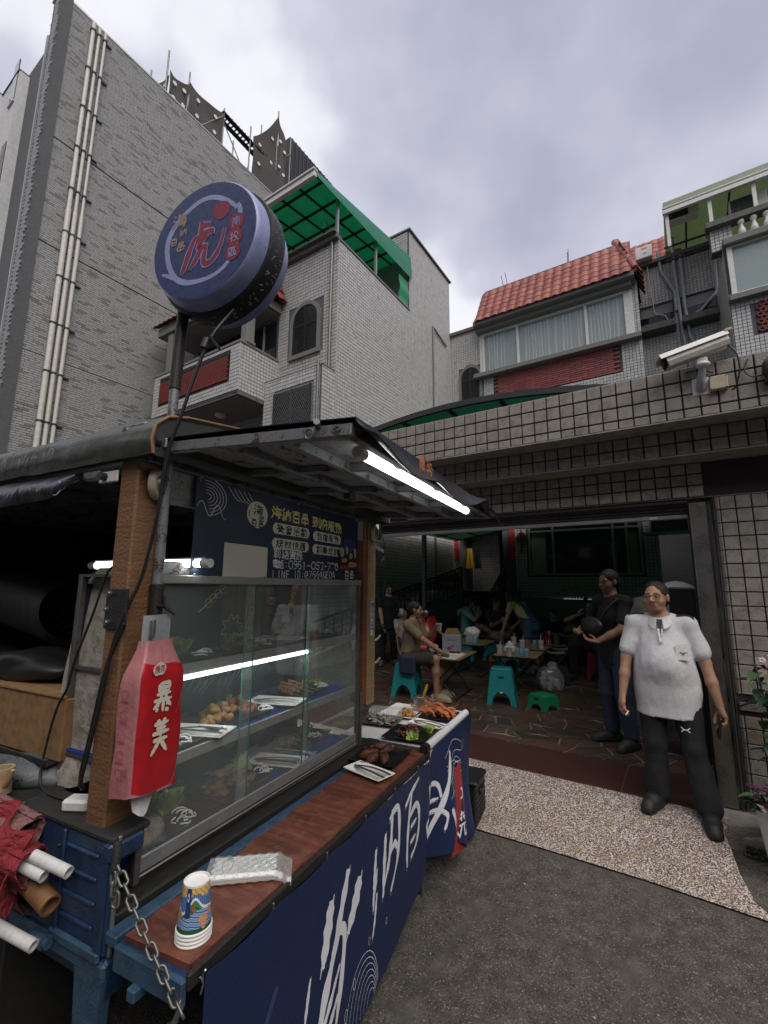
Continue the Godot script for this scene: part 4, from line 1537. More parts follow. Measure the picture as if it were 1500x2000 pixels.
	rail(V3(-5.93,0.24,-6.4), V3(-5.93,1.6,-13.7), 0.72,26, "black wrought iron rail with scrolls along the sloping ramp")
	rail(V3(-4.75,0.3,-12.2), V3(-4.75,1.55,-14.4), 0.75,7, "short black wrought iron rail at the right side of the front steps")
	var D := V3(-5.3,0.15,-13.4)
	var st := thing("front_steps", "red granite front steps with pale nosings leading to the raised doorway", "steps", D)
	for k in 8:
		mb = at_base(D)
		mb.box(V3(-5.32,0.15 + (k + 0.5) * 0.175 - 0.01,-12.3 - k * 0.27 - 0.4), V3(1.14,0.155,0.8))
		var sp := put("step", mb, "granite_red", st)
		mb = at_base(D)
		mb.box(V3(-5.32,0.15 + (k + 1) * 0.175 - 0.012,-12.3 - k * 0.27 - 0.39), V3(1.16,0.02,0.84))
		put("tread", mb, "trim_granite", sp)

func rail(a: Vector3, b: Vector3, h: float, n: int, label: String) -> void:
	var g := thing("iron_handrail", label, "railing", a)
	var d := b - a
	var mb := MB.new()
	mb.bar(V3(0, h, 0), d + V3(0, h, 0), 0.06,0.05,0.01)
	put("top_rail", mb, "iron_black", g)
	mb = MB.new()
	mb.bar(V3(0,0.08,0), d + V3(0,0.08,0), 0.03,0.03)
	mb.bar(V3(0, h * 0.62,0), d + V3(0, h * 0.62,0), 0.02,0.02)
	put("lower_rail", mb, "iron_black", g)
	for k in n + 1:
		var q := d * (float(k) / n)
		mb = MB.new()
		var w := 0.05 if k % 8 == 0 or k == n else 0.02
		mb.box(q + V3(0, h / 2 - 0.04,0), V3(w, h + 0.08, w))
		put("baluster", mb, "iron_black", g)
		if k < n:
			mb = MB.new()
			var m := d * ((k + 0.5) / n)
			var s := d.length() / n
			for sgn in [-1.0,1.0]:
				var path := []
				for i in 12:
					var t := i / 11.0
					var rr := 0.085 * (1.0 - t * 0.75)
					path.append(m + d.normalized() * (sgn * (s * 0.24 - cos(t * 7.5) * rr)) + V3(0, h * 0.8 + sin(t * 7.5) * rr, 0))
				mb.tube(path, 0.011,4)
				path = []
				for i in 9:
					var t := i / 8.0
					path.append(m + d.normalized() * (sgn * (s * 0.2 - cos(t * 6.0) * 0.06)) + V3(0,0.2 + sin(t * 6.0) * 0.06,0))
				mb.tube(path, 0.010,4)
			put("scroll", mb, "iron_black", g)

const GLYPHS := {
	"海": "2e4c 1a38 1147 8f6a 7cfc 8974d4 89e9d2b1 56f6 b9a5", "納": "3f1b4a1656 3630 1321 5352 7b71 7bebe2d1 aeaa86 aac6", "百": "1ede 8e7b 3b31 3bdbd1 36d6 31d1",
	"串": "4e4a 4ececa 4aca 2823 28e8e3 23e3 8f80", "到": "1e9e 5e2a8a 7c99 1787 5952 1293 bdb5 fff1d2", "府": "8f8d 2ded 2d2801 6b49 5950 88f8 dbd0c1 9695",
	"服": "2e2701 2e6e61 2a6a 2666 8e80 8eeeeaca 89d9b480 99f0", "務": "1e6e3b 2d5b 0a7a 4a4120 9f7b 9ded97 9bf8 77e7e1c1 b7a470", "餐": "1e6e 3f1b 2c6c28 8eda87 8cf8 8a07 8af7 47b7b3 43b3 45b5 4740 75f0",
	"會": "8f0a 8ffa 4aba 38d8d4 34d4 3834 7874 33c3c0 30c0 3330 31c1", "活": "2e4c 1a38 1147 dfae 59f9 aea6 7670 76e6e0 70e0", "動": "7f2e 0c9c 2a8a86 2a2686 5e51 0494 0191 adfdf1d1 cfb680",
	"包": "6f1a 4dede5c4 4abab6 46b6 4a41f1f4", "攤": "3f3121 0b5b 0647 6dad 8f8d 6aaa66a6 8e80 65b5 8550 85b0 dfb9 cbc0 cbfb c8f8 c5f5 c1f1", "烤": "1b29 5b49 3f3801 3661 7ded afa9 68f8 ee71 84d4d0b0",
	"材": "3f30 0b6b 3b04 3b67 7bfb dfd0b1 db72", "供": "4f08 2b20 7bfb 9f97 dfd7 67f7 9570 c5f0", "應": "8f8e 2eee 2e2801 6c49 5955 9d79 8a85 8bdb ada5 89d9 87d7 85e5 3420 5350c1 8381 b4e1",
	"創": "5f0b 5f9b 3b7b 387875 3575 3830 337370 3070 bdb4 fff1d1", "業": "6f6c 9f9c 3e4c ceac 0bfb 4a59 baa9 18e8 36d6 04f4 8b80 8410 84e0", "培": "3e33 0a6a 0263 afad 7ded 9c99 dcd9 69f9 8680 86d6d0 80d0",
	"訓": "3f3e 0c6c 1a5a 1858 155551 1151 1511 8e8600 bdb2 fff0", "聯": "0e6e 2e22 5e50 2a5a 2656 0252 9f8ca9 dfccea 96999392 d6d9d0 8292", "絡": "3f1b4a1656 3630 1321 5352 9f7a 9ded74 9bf7 85e5e0 80e0 8580",
	"資": "1e2d 0a2c 6f4c 5ded 9d59 9cfa 3932 39d9d2 32d2 37d7 35d5 5210 a2e0", "訊": "3f3e 0c6c 1a5a 1858 155551 1151 1511 7eded6f1f3 aea0 78c8", "電": "3fdf 1d1b 1dfdfb 8f89 4c6c 4a6a accc aaca 38d8d3 33d3 35d5 8881f1f3 3833",
	"話": "3f3e 0c6c 1a5a 1858 155551 1151 1511 ef9e 7afa beb7 8680 86e6e0 80e0", "南": "1ddd 8f8a 2a20 2aeae0c0 6867 a8b7 47b7 54b4 8781", "投": "3f30 1b5b 0556 8e8a66 8ededafa 77d7b260 79f0",
	"區": "1ede 1e11f1 6cbcb9 69b9 6c69 377773 3373 3733 a7e7e3 a3e3 a7a3", "虎": "8f8b 8ddd 2b2601 2beada 5898 7a67d7d8 5553 5531 a5a2f2f4", "燒": "1b29 5b49 3f3701 3561 8ded afac 7bab 9c99 bbeb dcd9 67f7 9760 c7c1f1f3",
	"暴": "4f4b 4fcfcb 4bcb 4dcd 2aea 6b67 aba7 07f7 6703 a7f3 8781 4534 4223 b5c4 a2d1", "美": "5f6d bfad 2ded 4bcb 19f9 8d87 26e6 8610 86e0", "漫": "2e4c 1a38 1147 6f6b 6fdfdb 6bdb 6ddd 59f957 57f7f9 95d5 d550 96f0", "花": "1ded 5f5b afab 5a36 4840 9a92f2f4 d896",
	"高": "8f8e 1ded 5ababa77a 5a57 57a7 2520 25e5e0d0 5351a1a3 53a3", "請": "3f3e 0c6c 1a5a 1858 155551 1511 1151 8dfd 8bfb 79f9 bfb9 8780 87e7e0 84e4", "手": "de4d 2aea 06f6 8d80 7061", "至": "2ede 8e49 49d9 b9d7 25e5 8780 10f0", "門": "1e10 1e6e6a 1a6a 1c6c 9eee 9e9aea 9cec eee0d0",
	"0": "5f2b2450b0e4ebbf5f", "1": "5c8f80", "2": "2c5fbfec e8→", "3": "2d6fbfdc a8d5b0602", "4": "b0bf25f5", "5": "df4f39b9d5b06022", "6": "cf5f2924 60b0d4d7a949", "7": "2fef60", "8": "6f3c6aaaddaf6f 6a2660b0e6aa", "9": "de9f4f3b58b8dc daa050",
	"(": "af7b74a0", ")": "6f9b9460", "-": "37c7", ":": "8b8a 8483", "@": "b7977595a7b9 b5d5eaaf5f1a1560c1", "L": "3f30d0", "I": "8f80", "N": "2f20 2fd0 dfd0", "E": "3fdf 3f30 38b8 30d0", "D": "3f30 3faf dbd4 a030 afdb d4a0", "A": "087f 10 7fe0 35b5", "Q": "5f2b2450b0e4ebbf5f 95f0", "O": "5f2b2450b0e4ebbf5f", "R": "3f30 3fbfd d bfdbb838 88e0", "P": "3f30 3fbfdcb838", "C": "dc9f5f2b2450a0d3", "S": "dc9f4f3b58b7d4b05023",
}

func strokes_of(ch: String) -> Array:
	var out := []
	if not GLYPHS.has(ch):
		return out
	for word in (GLYPHS[ch] as String).split(" ", false):
		var pts := []
		for i in range(0, word.length() - 1,2):
			var s: String = word.substr(i, 2)
			if s.is_valid_hex_number():
				pts.append(V2(s.substr(0,1).hex_to_int(), s.substr(1,1).hex_to_int()) / 15.0)
		if pts.size() > 1:
			out.append(pts)
	return out

func ribbon(mb: MB, pts: Array, w: float, mp: Callable, lift: float, brush := 0.0, step := 0.0) -> void:
	var path := pts
	if brush > 0.0 or step > 0.0:
		path = []
		var n := 7
		for i in pts.size() - 1:
			var p0: Vector2 = pts[maxi(i - 1,0)]
			var p1: Vector2 = pts[i]
			var p2: Vector2 = pts[i + 1]
			var p3: Vector2 = pts[mini(i + 2, pts.size() - 1)]
			if step > 0.0:
				n = maxi(2, int(p1.distance_to(p2) / step))
			for k in n:
				var t := float(k) / n
				path.append(p1.cubic_interpolate(p2, p0 * 0.5 + p1 * 0.5 if brush == 0.0 else p0, p3 * 0.5 + p2 * 0.5 if brush == 0.0 else p3, t) if brush > 0.0 else p1.lerp(p2, t))
		path.append(pts[-1])
	var m := path.size()
	var la := []
	for i in m:
		var d: Vector2 = path[mini(i + 1, m - 1)] - path[maxi(i - 1,0)]
		if d.length() < 1e-7:
			d = Vector2.RIGHT
		d = d.normalized()
		var t := float(i) / maxf(1, m - 1)
		var ww := w
		if brush > 0.0:
			ww = w * (0.35 + 0.75 * sin(PI * clampf(t * 0.82 + 0.14,0,1)) + 0.22 * sin(t * 23.0 + w * 900.0) * brush)
		var q := V2(-d.y, d.x) * ww * 0.5
		var c: Vector2 = path[i]
		if brush == 0.0 and i == 0:
			c -= d * w * 0.35
		elif brush == 0.0 and i == m - 1:
			c += d * w * 0.35
		la.append([c + q, c - q])
	var f := mb.p.size()
	for i in m:
		for s in 2:
			var c: Vector2 = la[i][s]
			var a: Vector3 = mp.call(c.x, c.y, lift)
			var bx: Vector3 = mp.call(c.x + 0.004, c.y, lift)
			var by: Vector3 = mp.call(c.x, c.y + 0.004, lift)
			mb.vert(a, (bx - a).cross(by - a), c)
	for i in m - 1:
		var a := f + i * 2
		mb.tri(a, a + 1, a + 3)
		mb.tri(a, a + 3, a + 2)

func write(mb: MB, text: String, at: Vector2, size: Vector2, adv: Vector2, w: float, mp: Callable, brush := 0.0, lift := 0.0008, step := 0.0) -> void:
	var pen := at
	var k := 0
	for ch in text:
		for s in strokes_of(ch):
			var q := []
			for v in s:
				q.append(pen + v * size)
			ribbon(mb, q, w, mp, lift + k * 0.00002, brush, step)
			k = (k + 1) % 20
		pen += adv

func flat(x: float, y: float, l: float) -> Vector3:
	return V3(x, y, l)

func at_truck() -> MB:
	return MB.new()

func abox(mb: MB, a0: float, a1: float, y0: float, y1: float, b0: float, b1: float, bev := 0.0) -> void:
	mb.box(Vector3((a0 + a1) / 2, (y0 + y1) / 2,-(b0 + b1) / 2), V3(a1 - a0, y1 - y0, b1 - b0), bev)

func ab(called: String, a0: float, a1: float, y0: float, y1: float, b0: float, b1: float, m: String, parent: Node, bev := 0.0) -> MeshInstance3D:
	var mb := MB.new()
	abox(mb, a0, a1, y0, y1, b0, b1, bev)
	return put(called, mb, m, parent)

func truck() -> void:
	var g := thing("snack_truck", "small blue flatbed truck with olive tarp roof, wooden posts and a lowered tailgate counter", "truck", TO, TYAW)
	ab("bed_floor", -3.4,-0.30,0.70,0.77,0.02,1.68, "blue_paint", g)
	var sg := ab("side_gate", -2.7,-0.292,0.705,0.985,0.0,0.03, "blue_paint", g, 0.006)
	for y in [0.935,0.875,0.815,0.757]:
		ab("rib", -0.495,-0.345, y, y + 0.012,-0.006,0.002, "blue_paint", sg, 0.004)
	ab("rib", -0.515,-0.50,0.71,0.98,-0.008,0.002, "blue_paint", sg, 0.004)
	ab("rib", -0.33,-0.296,0.715,0.975,-0.009,0.002, "blue_paint", sg, 0.006)
	ab("bottom_flange", -0.53,-0.30,0.692,0.722,-0.012,0.004, "blue_light", sg, 0.006)
	for y in [0.955,0.9,0.84,0.78]:
		var bm := MB.new()
		bm.blob(V3(-0.52, y - 0.02,0.010), V3(0.006,0.006,0.005), 8,5)
		put("bolt", bm, "dark_steel", sg)
	var mb := MB.new()
	mb.tube([V3(-0.56,0.70,0.03), V3(-0.50,0.70,0.03)], 0.018,12)
	mb.tube([V3(-0.50,0.70,0.03), V3(-0.485,0.70,0.03)], 0.013,6)
	put("hinge", mb, "blue_light", sg)
	ab("top_rail", -2.7,-0.287,0.983,1.003,-0.006,0.115, "black_rubber", g, 0.006)
	mb = MB.new()
	abox(mb, -0.33,-0.284,0.93,0.990,-0.010,0.10,0.012)
	put("corner_cap", mb, "blue_paint", g)
	ab("strap", -0.80,-0.73,0.90,1.010,-0.012,0.125, "dark_steel", g, 0.006)
	ab("end_plate", -0.345,-0.285,0.70,1.0,0.012,0.024, "galv", g, 0.003)
	ab("rear_sill", -0.37,-0.292,0.745,0.795,0.03,1.66, "dark_steel", g, 0.006)
	ab("sill_lip", -0.292,-0.245,0.742,0.772,0.0,1.66, "blue_light", g, 0.004)
	ab("rear_cross_member", -0.36,-0.28,0.60,0.70,0.0,1.68, "blue_paint", g, 0.01)
	ab("chassis_rail", -3.4,-0.36,0.56,0.68,0.06,0.14, "blue_paint", g, 0.01)
	ab("chassis_rail", -3.4,-0.36,0.56,0.68,1.5,1.58, "blue_paint", g, 0.01)
	ab("under_rail", -0.75,-0.28,0.655,0.695,-0.004,0.05, "blue_light", g, 0.008)
	mb = MB.new()
	mb.prism(PackedVector2Array([V2(-0.40,0.66), V2(-0.28,0.66), V2(-0.29,0.52), V2(-0.33,0.44), V2(-0.37,0.44), V2(-0.385,0.52)]), -0.028,0.004)
	put("hanger_bracket", mb, "blue_light", g)
	mb = MB.new()
	mb.lathe([V2(0.0,-0.035), V2(0.035,-0.035), V2(0.042,-0.02), V2(0.042,0.02), V2(0.03,0.035), V2(0.0,0.035)], 16)
	var bf := put("bump_stop", mb, "black_rubber", g)
	bf.position = V3(-0.29,0.48,0.0)
	bf.rotation.x = PI / 2
	ab("tail_lamp", -0.29,-0.262,0.575,0.655,0.13,0.4, "red_plastic", g, 0.008)
	ab("mud_flap", -0.80,-0.785,0.14,0.64,0.02,0.42, "black_rubber", g)
	for q in [0.05,1.42]:
		mb = MB.new()
		mb.lathe([V2(0.15,-0.1), V2(0.26,-0.11), V2(0.29,-0.08), V2(0.295,0.0), V2(0.29,0.08), V2(0.26,0.11), V2(0.15,0.1)], 28)
		var wl := put("wheel", mb, "black_rubber", g)
		wl.position = L(-1.2,0.295, q + 0.11)
		wl.rotation.x = PI / 2
		mb = MB.new()
		mb.lathe([V2(0.0,-0.06), V2(0.10,-0.06), V2(0.15,-0.1), V2(0.15,0.1), V2(0.10,0.06), V2(0,0.06)], 20)
		put("rim", mb, "galv_dark", wl)
	var tg := ab("tailgate", -0.238,0.022,0.735,0.765,0.0,1.655, "blue_paint", g, 0.006)
	ab("end_lip", -0.235,0.02,0.705,0.764,-0.012,0.006, "blue_light", tg, 0.004)
	mb = MB.new()
	var pl := PackedVector2Array()
	var pr := RandomNumberGenerator.new()
	pr.seed = 3
	for k in 34:
		pl.append(Vector2(-0.222 - 0.030 * (k / 33.0) + (pr.randf() - 0.5) * 0.012,0.008 + k * 0.0495))
	for k in 18:
		pl.append(Vector2(0.012 + (pr.randf() - 0.5) * 0.005,1.642 - k * 0.0955))
	mb.prism(pl, 0.7655,0.780)
	var pk := put("counter_plank", mb, "plank", tg)
	pk.rotation.x = -PI / 2
	ab("edge_trim", 0.014,0.03,0.738,0.776,0.0,1.655, "dark_steel", tg, 0.004)
	for k in 5:
		ab("clip", 0.028,0.036,0.70,0.765,0.3 + k * 0.29,0.308 + k * 0.29, "steel_dull", tg, 0.002)
	ab("side_pin", -0.15,-0.12,0.68,0.71,-0.03,0.01, "blue_light", tg, 0.004)
	var ch := Node3D.new()
	ch.name = "chain"
	g.add_child(ch)
	var ca := V3(-0.232,0.955,0.022)
	var cb := V3(0.024,0.715,0.016)
	for k in 13:
		var t := k / 12.0
		var q := ca.lerp(cb, t) - V3(0, sin(t * PI) * 0.012,0)
		link(ch, q, (cb - ca).normalized(), 0.6 + (k % 2) * PI / 2,0.036)
	for k in 3:
		link(ch, ca + V3(0.002 + 0.008 * k, -0.022 - 0.022 * k, 0.012), V3(0.25,-1,0.1), k * 1.4,0.036)
	mb = MB.new()
	mb.tube([V3(-0.25,1.01,0.018), V3(-0.238,0.985,0.024), V3(-0.236,0.95,0.03)], 0.011,10)
	put("hook", mb, "black_rubber", ch)
	mb = MB.new()
	mb.tube([V3(0.025,0.72,0.016), V3(0.015,0.69,0.02), V3(-0.01,0.67,0.02), V3(-0.02,0.62,0.02), V3(-0.02,0.50,0.02)], 0.0075,10)
	put("stay_rod", mb, "steel", ch)
	mb = MB.new()
	mb.tube([V3(0.02,0.745,-0.02), V3(0.03,0.75,-0.035), V3(0.036,0.735,-0.04), V3(0.034,0.715,-0.035)], 0.0025,6)
	mb.tube([V3(0.05,0.775,-0.03), V3(0.036,0.76,-0.037), V3(0.035,0.74,-0.04)], 0.0022,6)
	put("wire_loop", mb, "steel", ch)
	ab("wooden_post", -0.452,-0.362,0.972,2.13,0.014,0.120, "wood_post", g, 0.006)
	ab("wooden_post", -0.452,-0.362,1.0,2.13,1.565,1.615, "wood_post_red", g, 0.006)
	ab("wooden_post", -0.449,-0.359,0.985,2.13,1.616,1.715, "wood_pale", g, 0.006)
	ab("wooden_post", -2.65,-2.56,0.972,2.13,0.014,0.120, "wood_post", g, 0.006)
	ab("wooden_post", -2.65,-2.56,0.972,2.13,1.6,1.70, "wood_post", g, 0.006)
	var plt := ab("bracket_plate", -0.448,-0.345,1.56,1.685,0.006,0.0135, "dark_steel", g, 0.002)
	for q in [[-0.43,1.67], [-0.43,1.58], [-0.44,1.62]]:
		mb = MB.new()
		mb.lathe([V2(0.0,0.008), V2(0.005,0.008), V2(0.006,0.004), V2(0.010,0.003), V2(0.010,0.0)], 10)
		var o := put("bolt", mb, "steel", plt)
		o.position = L(q[0], q[1], 0.006)
		o.rotation.x = PI / 2
	ab("clamp_plate", -0.43,-0.33,2.115,2.225,0.0,0.010, "galv", g, 0.004)
	for q in [[-0.41,2.20], [-0.41,2.14]]:
		mb = MB.new()
		mb.lathe([V2(0.0,0.016), V2(0.012,0.016), V2(0.014,0.01), V2(0.014,0.0)], 12)
		var o := put("bolt", mb, "steel_dull", g)
		o.position = L(q[0], q[1], 0.0)
		o.rotation.x = PI / 2
	ab("clamp_ear", -0.345,-0.25,2.13,2.165,0.02,0.03, "galv", g, 0.008)
	mb = MB.new()
	mb.tube([V3(-0.275,2.147,-0.012), V3(-0.275,2.147,0.006)], 0.02,6)
	put("bolt", mb, "dark_steel", g)
	ab("tarp_stay_ear", -0.545,-0.448,2.035,2.075,0.0,0.008, "white_plastic", g, 0.008)
	ab("tarp_stay", -0.63,-0.54,2.055,2.082,-0.004,0.022, "galv", g, 0.003)
	mb = MB.new()
	mb.tube([V3(-0.51,2.055,-0.002), V3(-0.51,2.055,0.022)], 0.014,6)
	put("bolt", mb, "dark_steel", g)
	var rf := ab("roof_lining", -2.7,-0.31,2.135,2.145,0.0,1.70, "galv_dark", g)
	for b in [0.02,0.43,0.85,1.27,1.66]:
		ab("roof_bar", -2.7,-0.31,2.10,2.134, b - 0.016, b + 0.016, "galv_dark", rf)
	for a in [-0.36,-0.8,-1.25,-1.7,-2.15,-2.6]:
		ab("roof_bar", a - 0.018, a + 0.018,2.098,2.132,0.0,1.70, "galv_dark", rf)
	ab("header_board", -0.395,-0.372,1.98,2.10,0.12,1.565, "panel_rust", g, 0.003)
	ab("inner_rail", -0.42,-0.40,1.70,1.78,0.12,1.5, "galv", g, 0.003)
	var prof := [V2(-0.012,2.105), V2(-0.022,2.15), V2(-0.012,2.2), V2(0.03,2.238), V2(0.11,2.262), V2(0.35,2.30), V2(0.85,2.325), V2(1.35,2.295), V2(1.62,2.245), V2(1.70,2.18), V2(1.712,2.105)]
	var tn := FastNoiseLite.new()
	tn.frequency = 2.2
	mb = MB.new()
	mb.grid(60,40, func(u: float, v: float):
		var s: float = (1.0 - v) * (prof.size() - 1)
		var i := mini(int(s), prof.size() - 2)
		var q: Vector2 = (prof[i] as Vector2).lerp(prof[i + 1], s - i)
		var a := lerpf(-2.75,-0.262, u)
		var d := tn.get_noise_2d(a * 1.2, s * 0.35) * 0.012 - 0.010 * (0.5 - 0.5 * cos(a * 14.0)) * (1.0 if i > 3 else 0.3)
		return V3(a, q.y + d, -q.x), 0.004)
	var tp := put("roof_tarp", mb, "olive_tarp", g)
	mb = MB.new()
	var fl := []
	for q in prof:
		fl.append(V3(-0.265, q.y - 0.004,-q.x))
	mb.poly(fl, Vector3.RIGHT)
	put("end_flap", mb, "olive_tarp", tp)
	mb = MB.new()
	var hem := []
	for q in prof:
		hem.append(V3(-0.262, q.y, -q.x))
	mb.tube(hem, 0.0055,8)
	put("hem_rope", mb, "card", tp)
	mb = MB.new()
	write(mb, "高", V2(0.33,2.20), V2(0.10,0.075), V2(0.12,0), 0.010, func(x: float, y: float, l: float): return V3(-0.262 + l, y, -x))
	put("lettering", mb, "ink_cream", tp)
	mb = MB.new()
	write(mb, "(04)8236436", V2(-1.36,2.125), V2(0.038,0.066), V2(0.054,0.002), 0.0055, func(x: float, y: float, l: float): return V3(x, y, 0.029 - absf(y - 2.155) * 0.22 + l), 0.0,0.003)
	put("lettering", mb, "galv", tp)
	mb = MB.new()
	mb.grid(40,14, func(u: float, v: float):
		var a := lerpf(-2.7,-0.60, u)
		var fall := 0.085 + 0.015 * sin(a * 5.0) - 0.055 * smoothstep(0.93,1.0, u)
		return V3(a - v * 0.035 * smoothstep(0.85,1.0, u), 2.082 - fall * (1.0 - v) - 0.012 * sin(a * 9.0) * (1.0 - v), 0.012 + 0.022 * sin(v * PI) + 0.012 * sin(a * 16.0 + v * 4.0) * (1.0 - v) + 0.02 * (1.0 - v)), 0.003)
	var sa := put("side_awning_cloth", mb, "navy_tarp", g)
	mb = MB.new()
	for k in 3:
		var path := []
		for i in 12:
			path.append(Vector2(-0.70 + sin(i * 0.55) * (0.022 - k * 0.006), 2.04 - i * 0.004 + cos(i * 0.55) * 0.014))
		ribbon(mb, path, 0.0016, func(x: float, y: float, l: float): return V3(x, y, 0.042 + l), 0.002)
	put("wave_print", mb, "ink_white", sa)
	var ca2 := Node3D.new()
	ca2.name = "rear_awning"
	g.add_child(ca2)
	var ay := func(a: float) -> float: return 2.150 - 0.045 * (a + 0.30) / 0.72
	mb = MB.new()
	mb.grid(8,12, func(u: float, v: float):return V3(lerpf(-0.30,0.425, u), ay.call(lerpf(-0.30,0.425, u)) + 0.014 - 0.006 * sin(u * PI) * sin(v * 3.0 * PI) ** 2,-lerpf(0.05,1.60, v)), 0.003)
	put("sheet", mb, "panel_rust", ca2)
	for b in [0.052,0.42,0.80,1.2,1.598]:
		mb = MB.new()
		mb.bar(V3(-0.30, ay.call(-0.30) - 0.008,-b), V3(0.425, ay.call(0.425) - 0.008,-b), 0.028,0.034 if b < 0.1 or b > 1.5 else 0.026,0.003)
		put("frame_bar", mb, "galv", ca2)
	for a in [-0.285,-0.03,0.19,0.412]:
		mb = MB.new()
		mb.bar(V3(a, ay.call(a) - 0.0085,-0.05), V3(a, ay.call(a) - 0.0085,-1.60), 0.028,0.034,0.003)
		put("frame_bar", mb, "galv", ca2)
	ab("joint_block", -0.05,-0.01,2.085,2.118,0.78,0.83, "dark_steel", ca2,0.004)
	mb = MB.new()
	var ring := []
	for k in 12:
		ring.append(Vector3(0.30 + cos(TAU * k / 12) * 0.014,2.098 + sin(TAU * k / 12) * 0.014,-0.03))
	mb.tube(ring, 0.003,6, true)
	mb.tube([V3(0.31,2.115,-0.06), V3(0.335,2.122,-0.012)], 0.009,10)
	put("hinge_ring", mb, "steel_dull", ca2)
	mb = MB.new()
	mb.grid(10,24, func(u: float, v: float):return V3(lerpf(-0.30,0.44, u), ay.call(lerpf(-0.30,0.44, u)) + 0.022 + 0.004 * sin(v * 14.0 + u * 3.0), -lerpf(0.035,1.63, v)), 0.003)
	put("cover_cloth", mb, "navy_tarp", ca2)
	mb = MB.new()
	mb.grid(40,12, func(u: float, v: float):
		var b := lerpf(0.03,1.66, u)
		var drop := 0.075 + 0.035 * sin(u * 5.0 + 0.4) + 0.02 * sin(u * 17.0) + 0.05 * smoothstep(0.9,1.0, u) - 0.04 * smoothstep(0.12,0.0, u)
		var w := 1.0 - v
		return Vector3(0.442 + 0.02 * sin(u * 13.0) * w + 0.055 * w * w + 0.03 * sin(u * 4.0) * w, 2.125 - drop * w, -b), 0.003)
	var vl := put("valance", mb, "navy_tarp", ca2)
	mb = MB.new()
	write(mb, "南投", V2(0.36,2.06), V2(0.06,0.05), V2(0.08,0), 0.007, func(x: float, y: float, l: float): return Vector3(0.442 + 0.02 * sin((x - 0.03) / 1.63 * 13.0) * 0.5 + 0.014 + 0.03 * sin((x - 0.03) / 1.63 * 4.0) * 0.5 + l, y, -x), 0.0,0.012)
	put("lettering", mb, "ink_orange", vl)
	mb = MB.new()
	mb.bar(L(-0.46,2.02,1.70), L(-0.46,1.94,2.02), 0.022,0.03)
	mb.bar(L(-1.6,2.02,1.70), L(-1.6,1.94,2.02), 0.022,0.03)
	mb.bar(L(-0.46,1.94,2.02), L(-1.6,1.94,2.02), 0.022,0.03)
	var ra := put("side_awning", mb, "galv", g)
	mb = MB.new()
	mb.grid(12,8, func(u: float, v: float):return L(-0.452 + 0.006 * sin(u * 9.0), lerpf(1.835, lerpf(2.01,1.93, u), v), 1.70 + u * 0.33), 0.003)
	mb.grid(8,2, func(u: float, v: float):return L(lerpf(-0.45,-1.7, u), 2.035 - 0.08 * v, 1.70 + v * 0.33), 0.003)
	put("awning_cloth", mb, "black_plastic", ra)
	tube_light("awning_tube_lamp", "lit white tube lamp along the front edge of the rear awning", T(0.365,2.082,0.76), TYAW + PI / 2,1.10,0.016,0.035)
	tube_light("inner_tube_lamp", "lit white tube lamp inside the truck behind the wooden post", T(-0.62,1.775,0.26), TYAW, 0.62,0.014,0.02)

func link(parent: Node, at: Vector3, dir: Vector3, roll: float, l: float) -> void:
	var mb := MB.new()
	var path := []
	var r := l * 0.27
	for k in 14:
		var a := TAU * k / 14
		path.append(Vector3(cos(a) * r, (sin(a) * r) + (l * 0.5 - r) * (1.0 if sin(a) > 0.0 else -1.0), 0))
	mb.tube(path, l * 0.105,7, true)
	var o := put("link", mb, "steel_dull", parent)
	var y := dir.normalized()
	var x := y.cross(V3(0,0,1)).normalized()
	o.transform = Transform3D(Basis(x, y, x.cross(y)) * Basis(Vector3.UP, roll), at)

func tube_light(called: String, label: String, at: Vector3, turn: float, l: float, r: float, e: float, out := Vector3.DOWN) -> Node3D:
	var g := thing(called, label, "lamp", at, turn)
	var mb := MB.new()
	mb.tube([V3(-l / 2,0,0), V3(l / 2,0,0)], r, 12)
	put("glowing_tube", mb, "tube_lit", g)
	mb = MB.new()
	for s in [-1.0,1.0]:
		mb.tube([Vector3(s * (l / 2 - 0.004), 0,0), Vector3(s * (l / 2 + 0.035), 0,0)], r * 1.15,12)
	mb.box(V3(0, r * 1.25,0), V3(l, r * 0.5, r * 1.6), 0.003)
	put("holder", mb, "white_plastic", g)
	var al := AreaLight3D.new()
	al.name = "tube_glow"
	al.area_size = V2(l, r * 1.6)
	al.light_energy = e
	al.light_color = Color(0.97,1.0,0.98)
	al.shadow_enabled = true
	al.position = V3(0,-r - 0.004,0)
	al.rotation.x = -PI / 2
	al.set("area_range", 8.0)
	al.set("area_attenuation", 2.0)
	g.add_child(al)
	return g

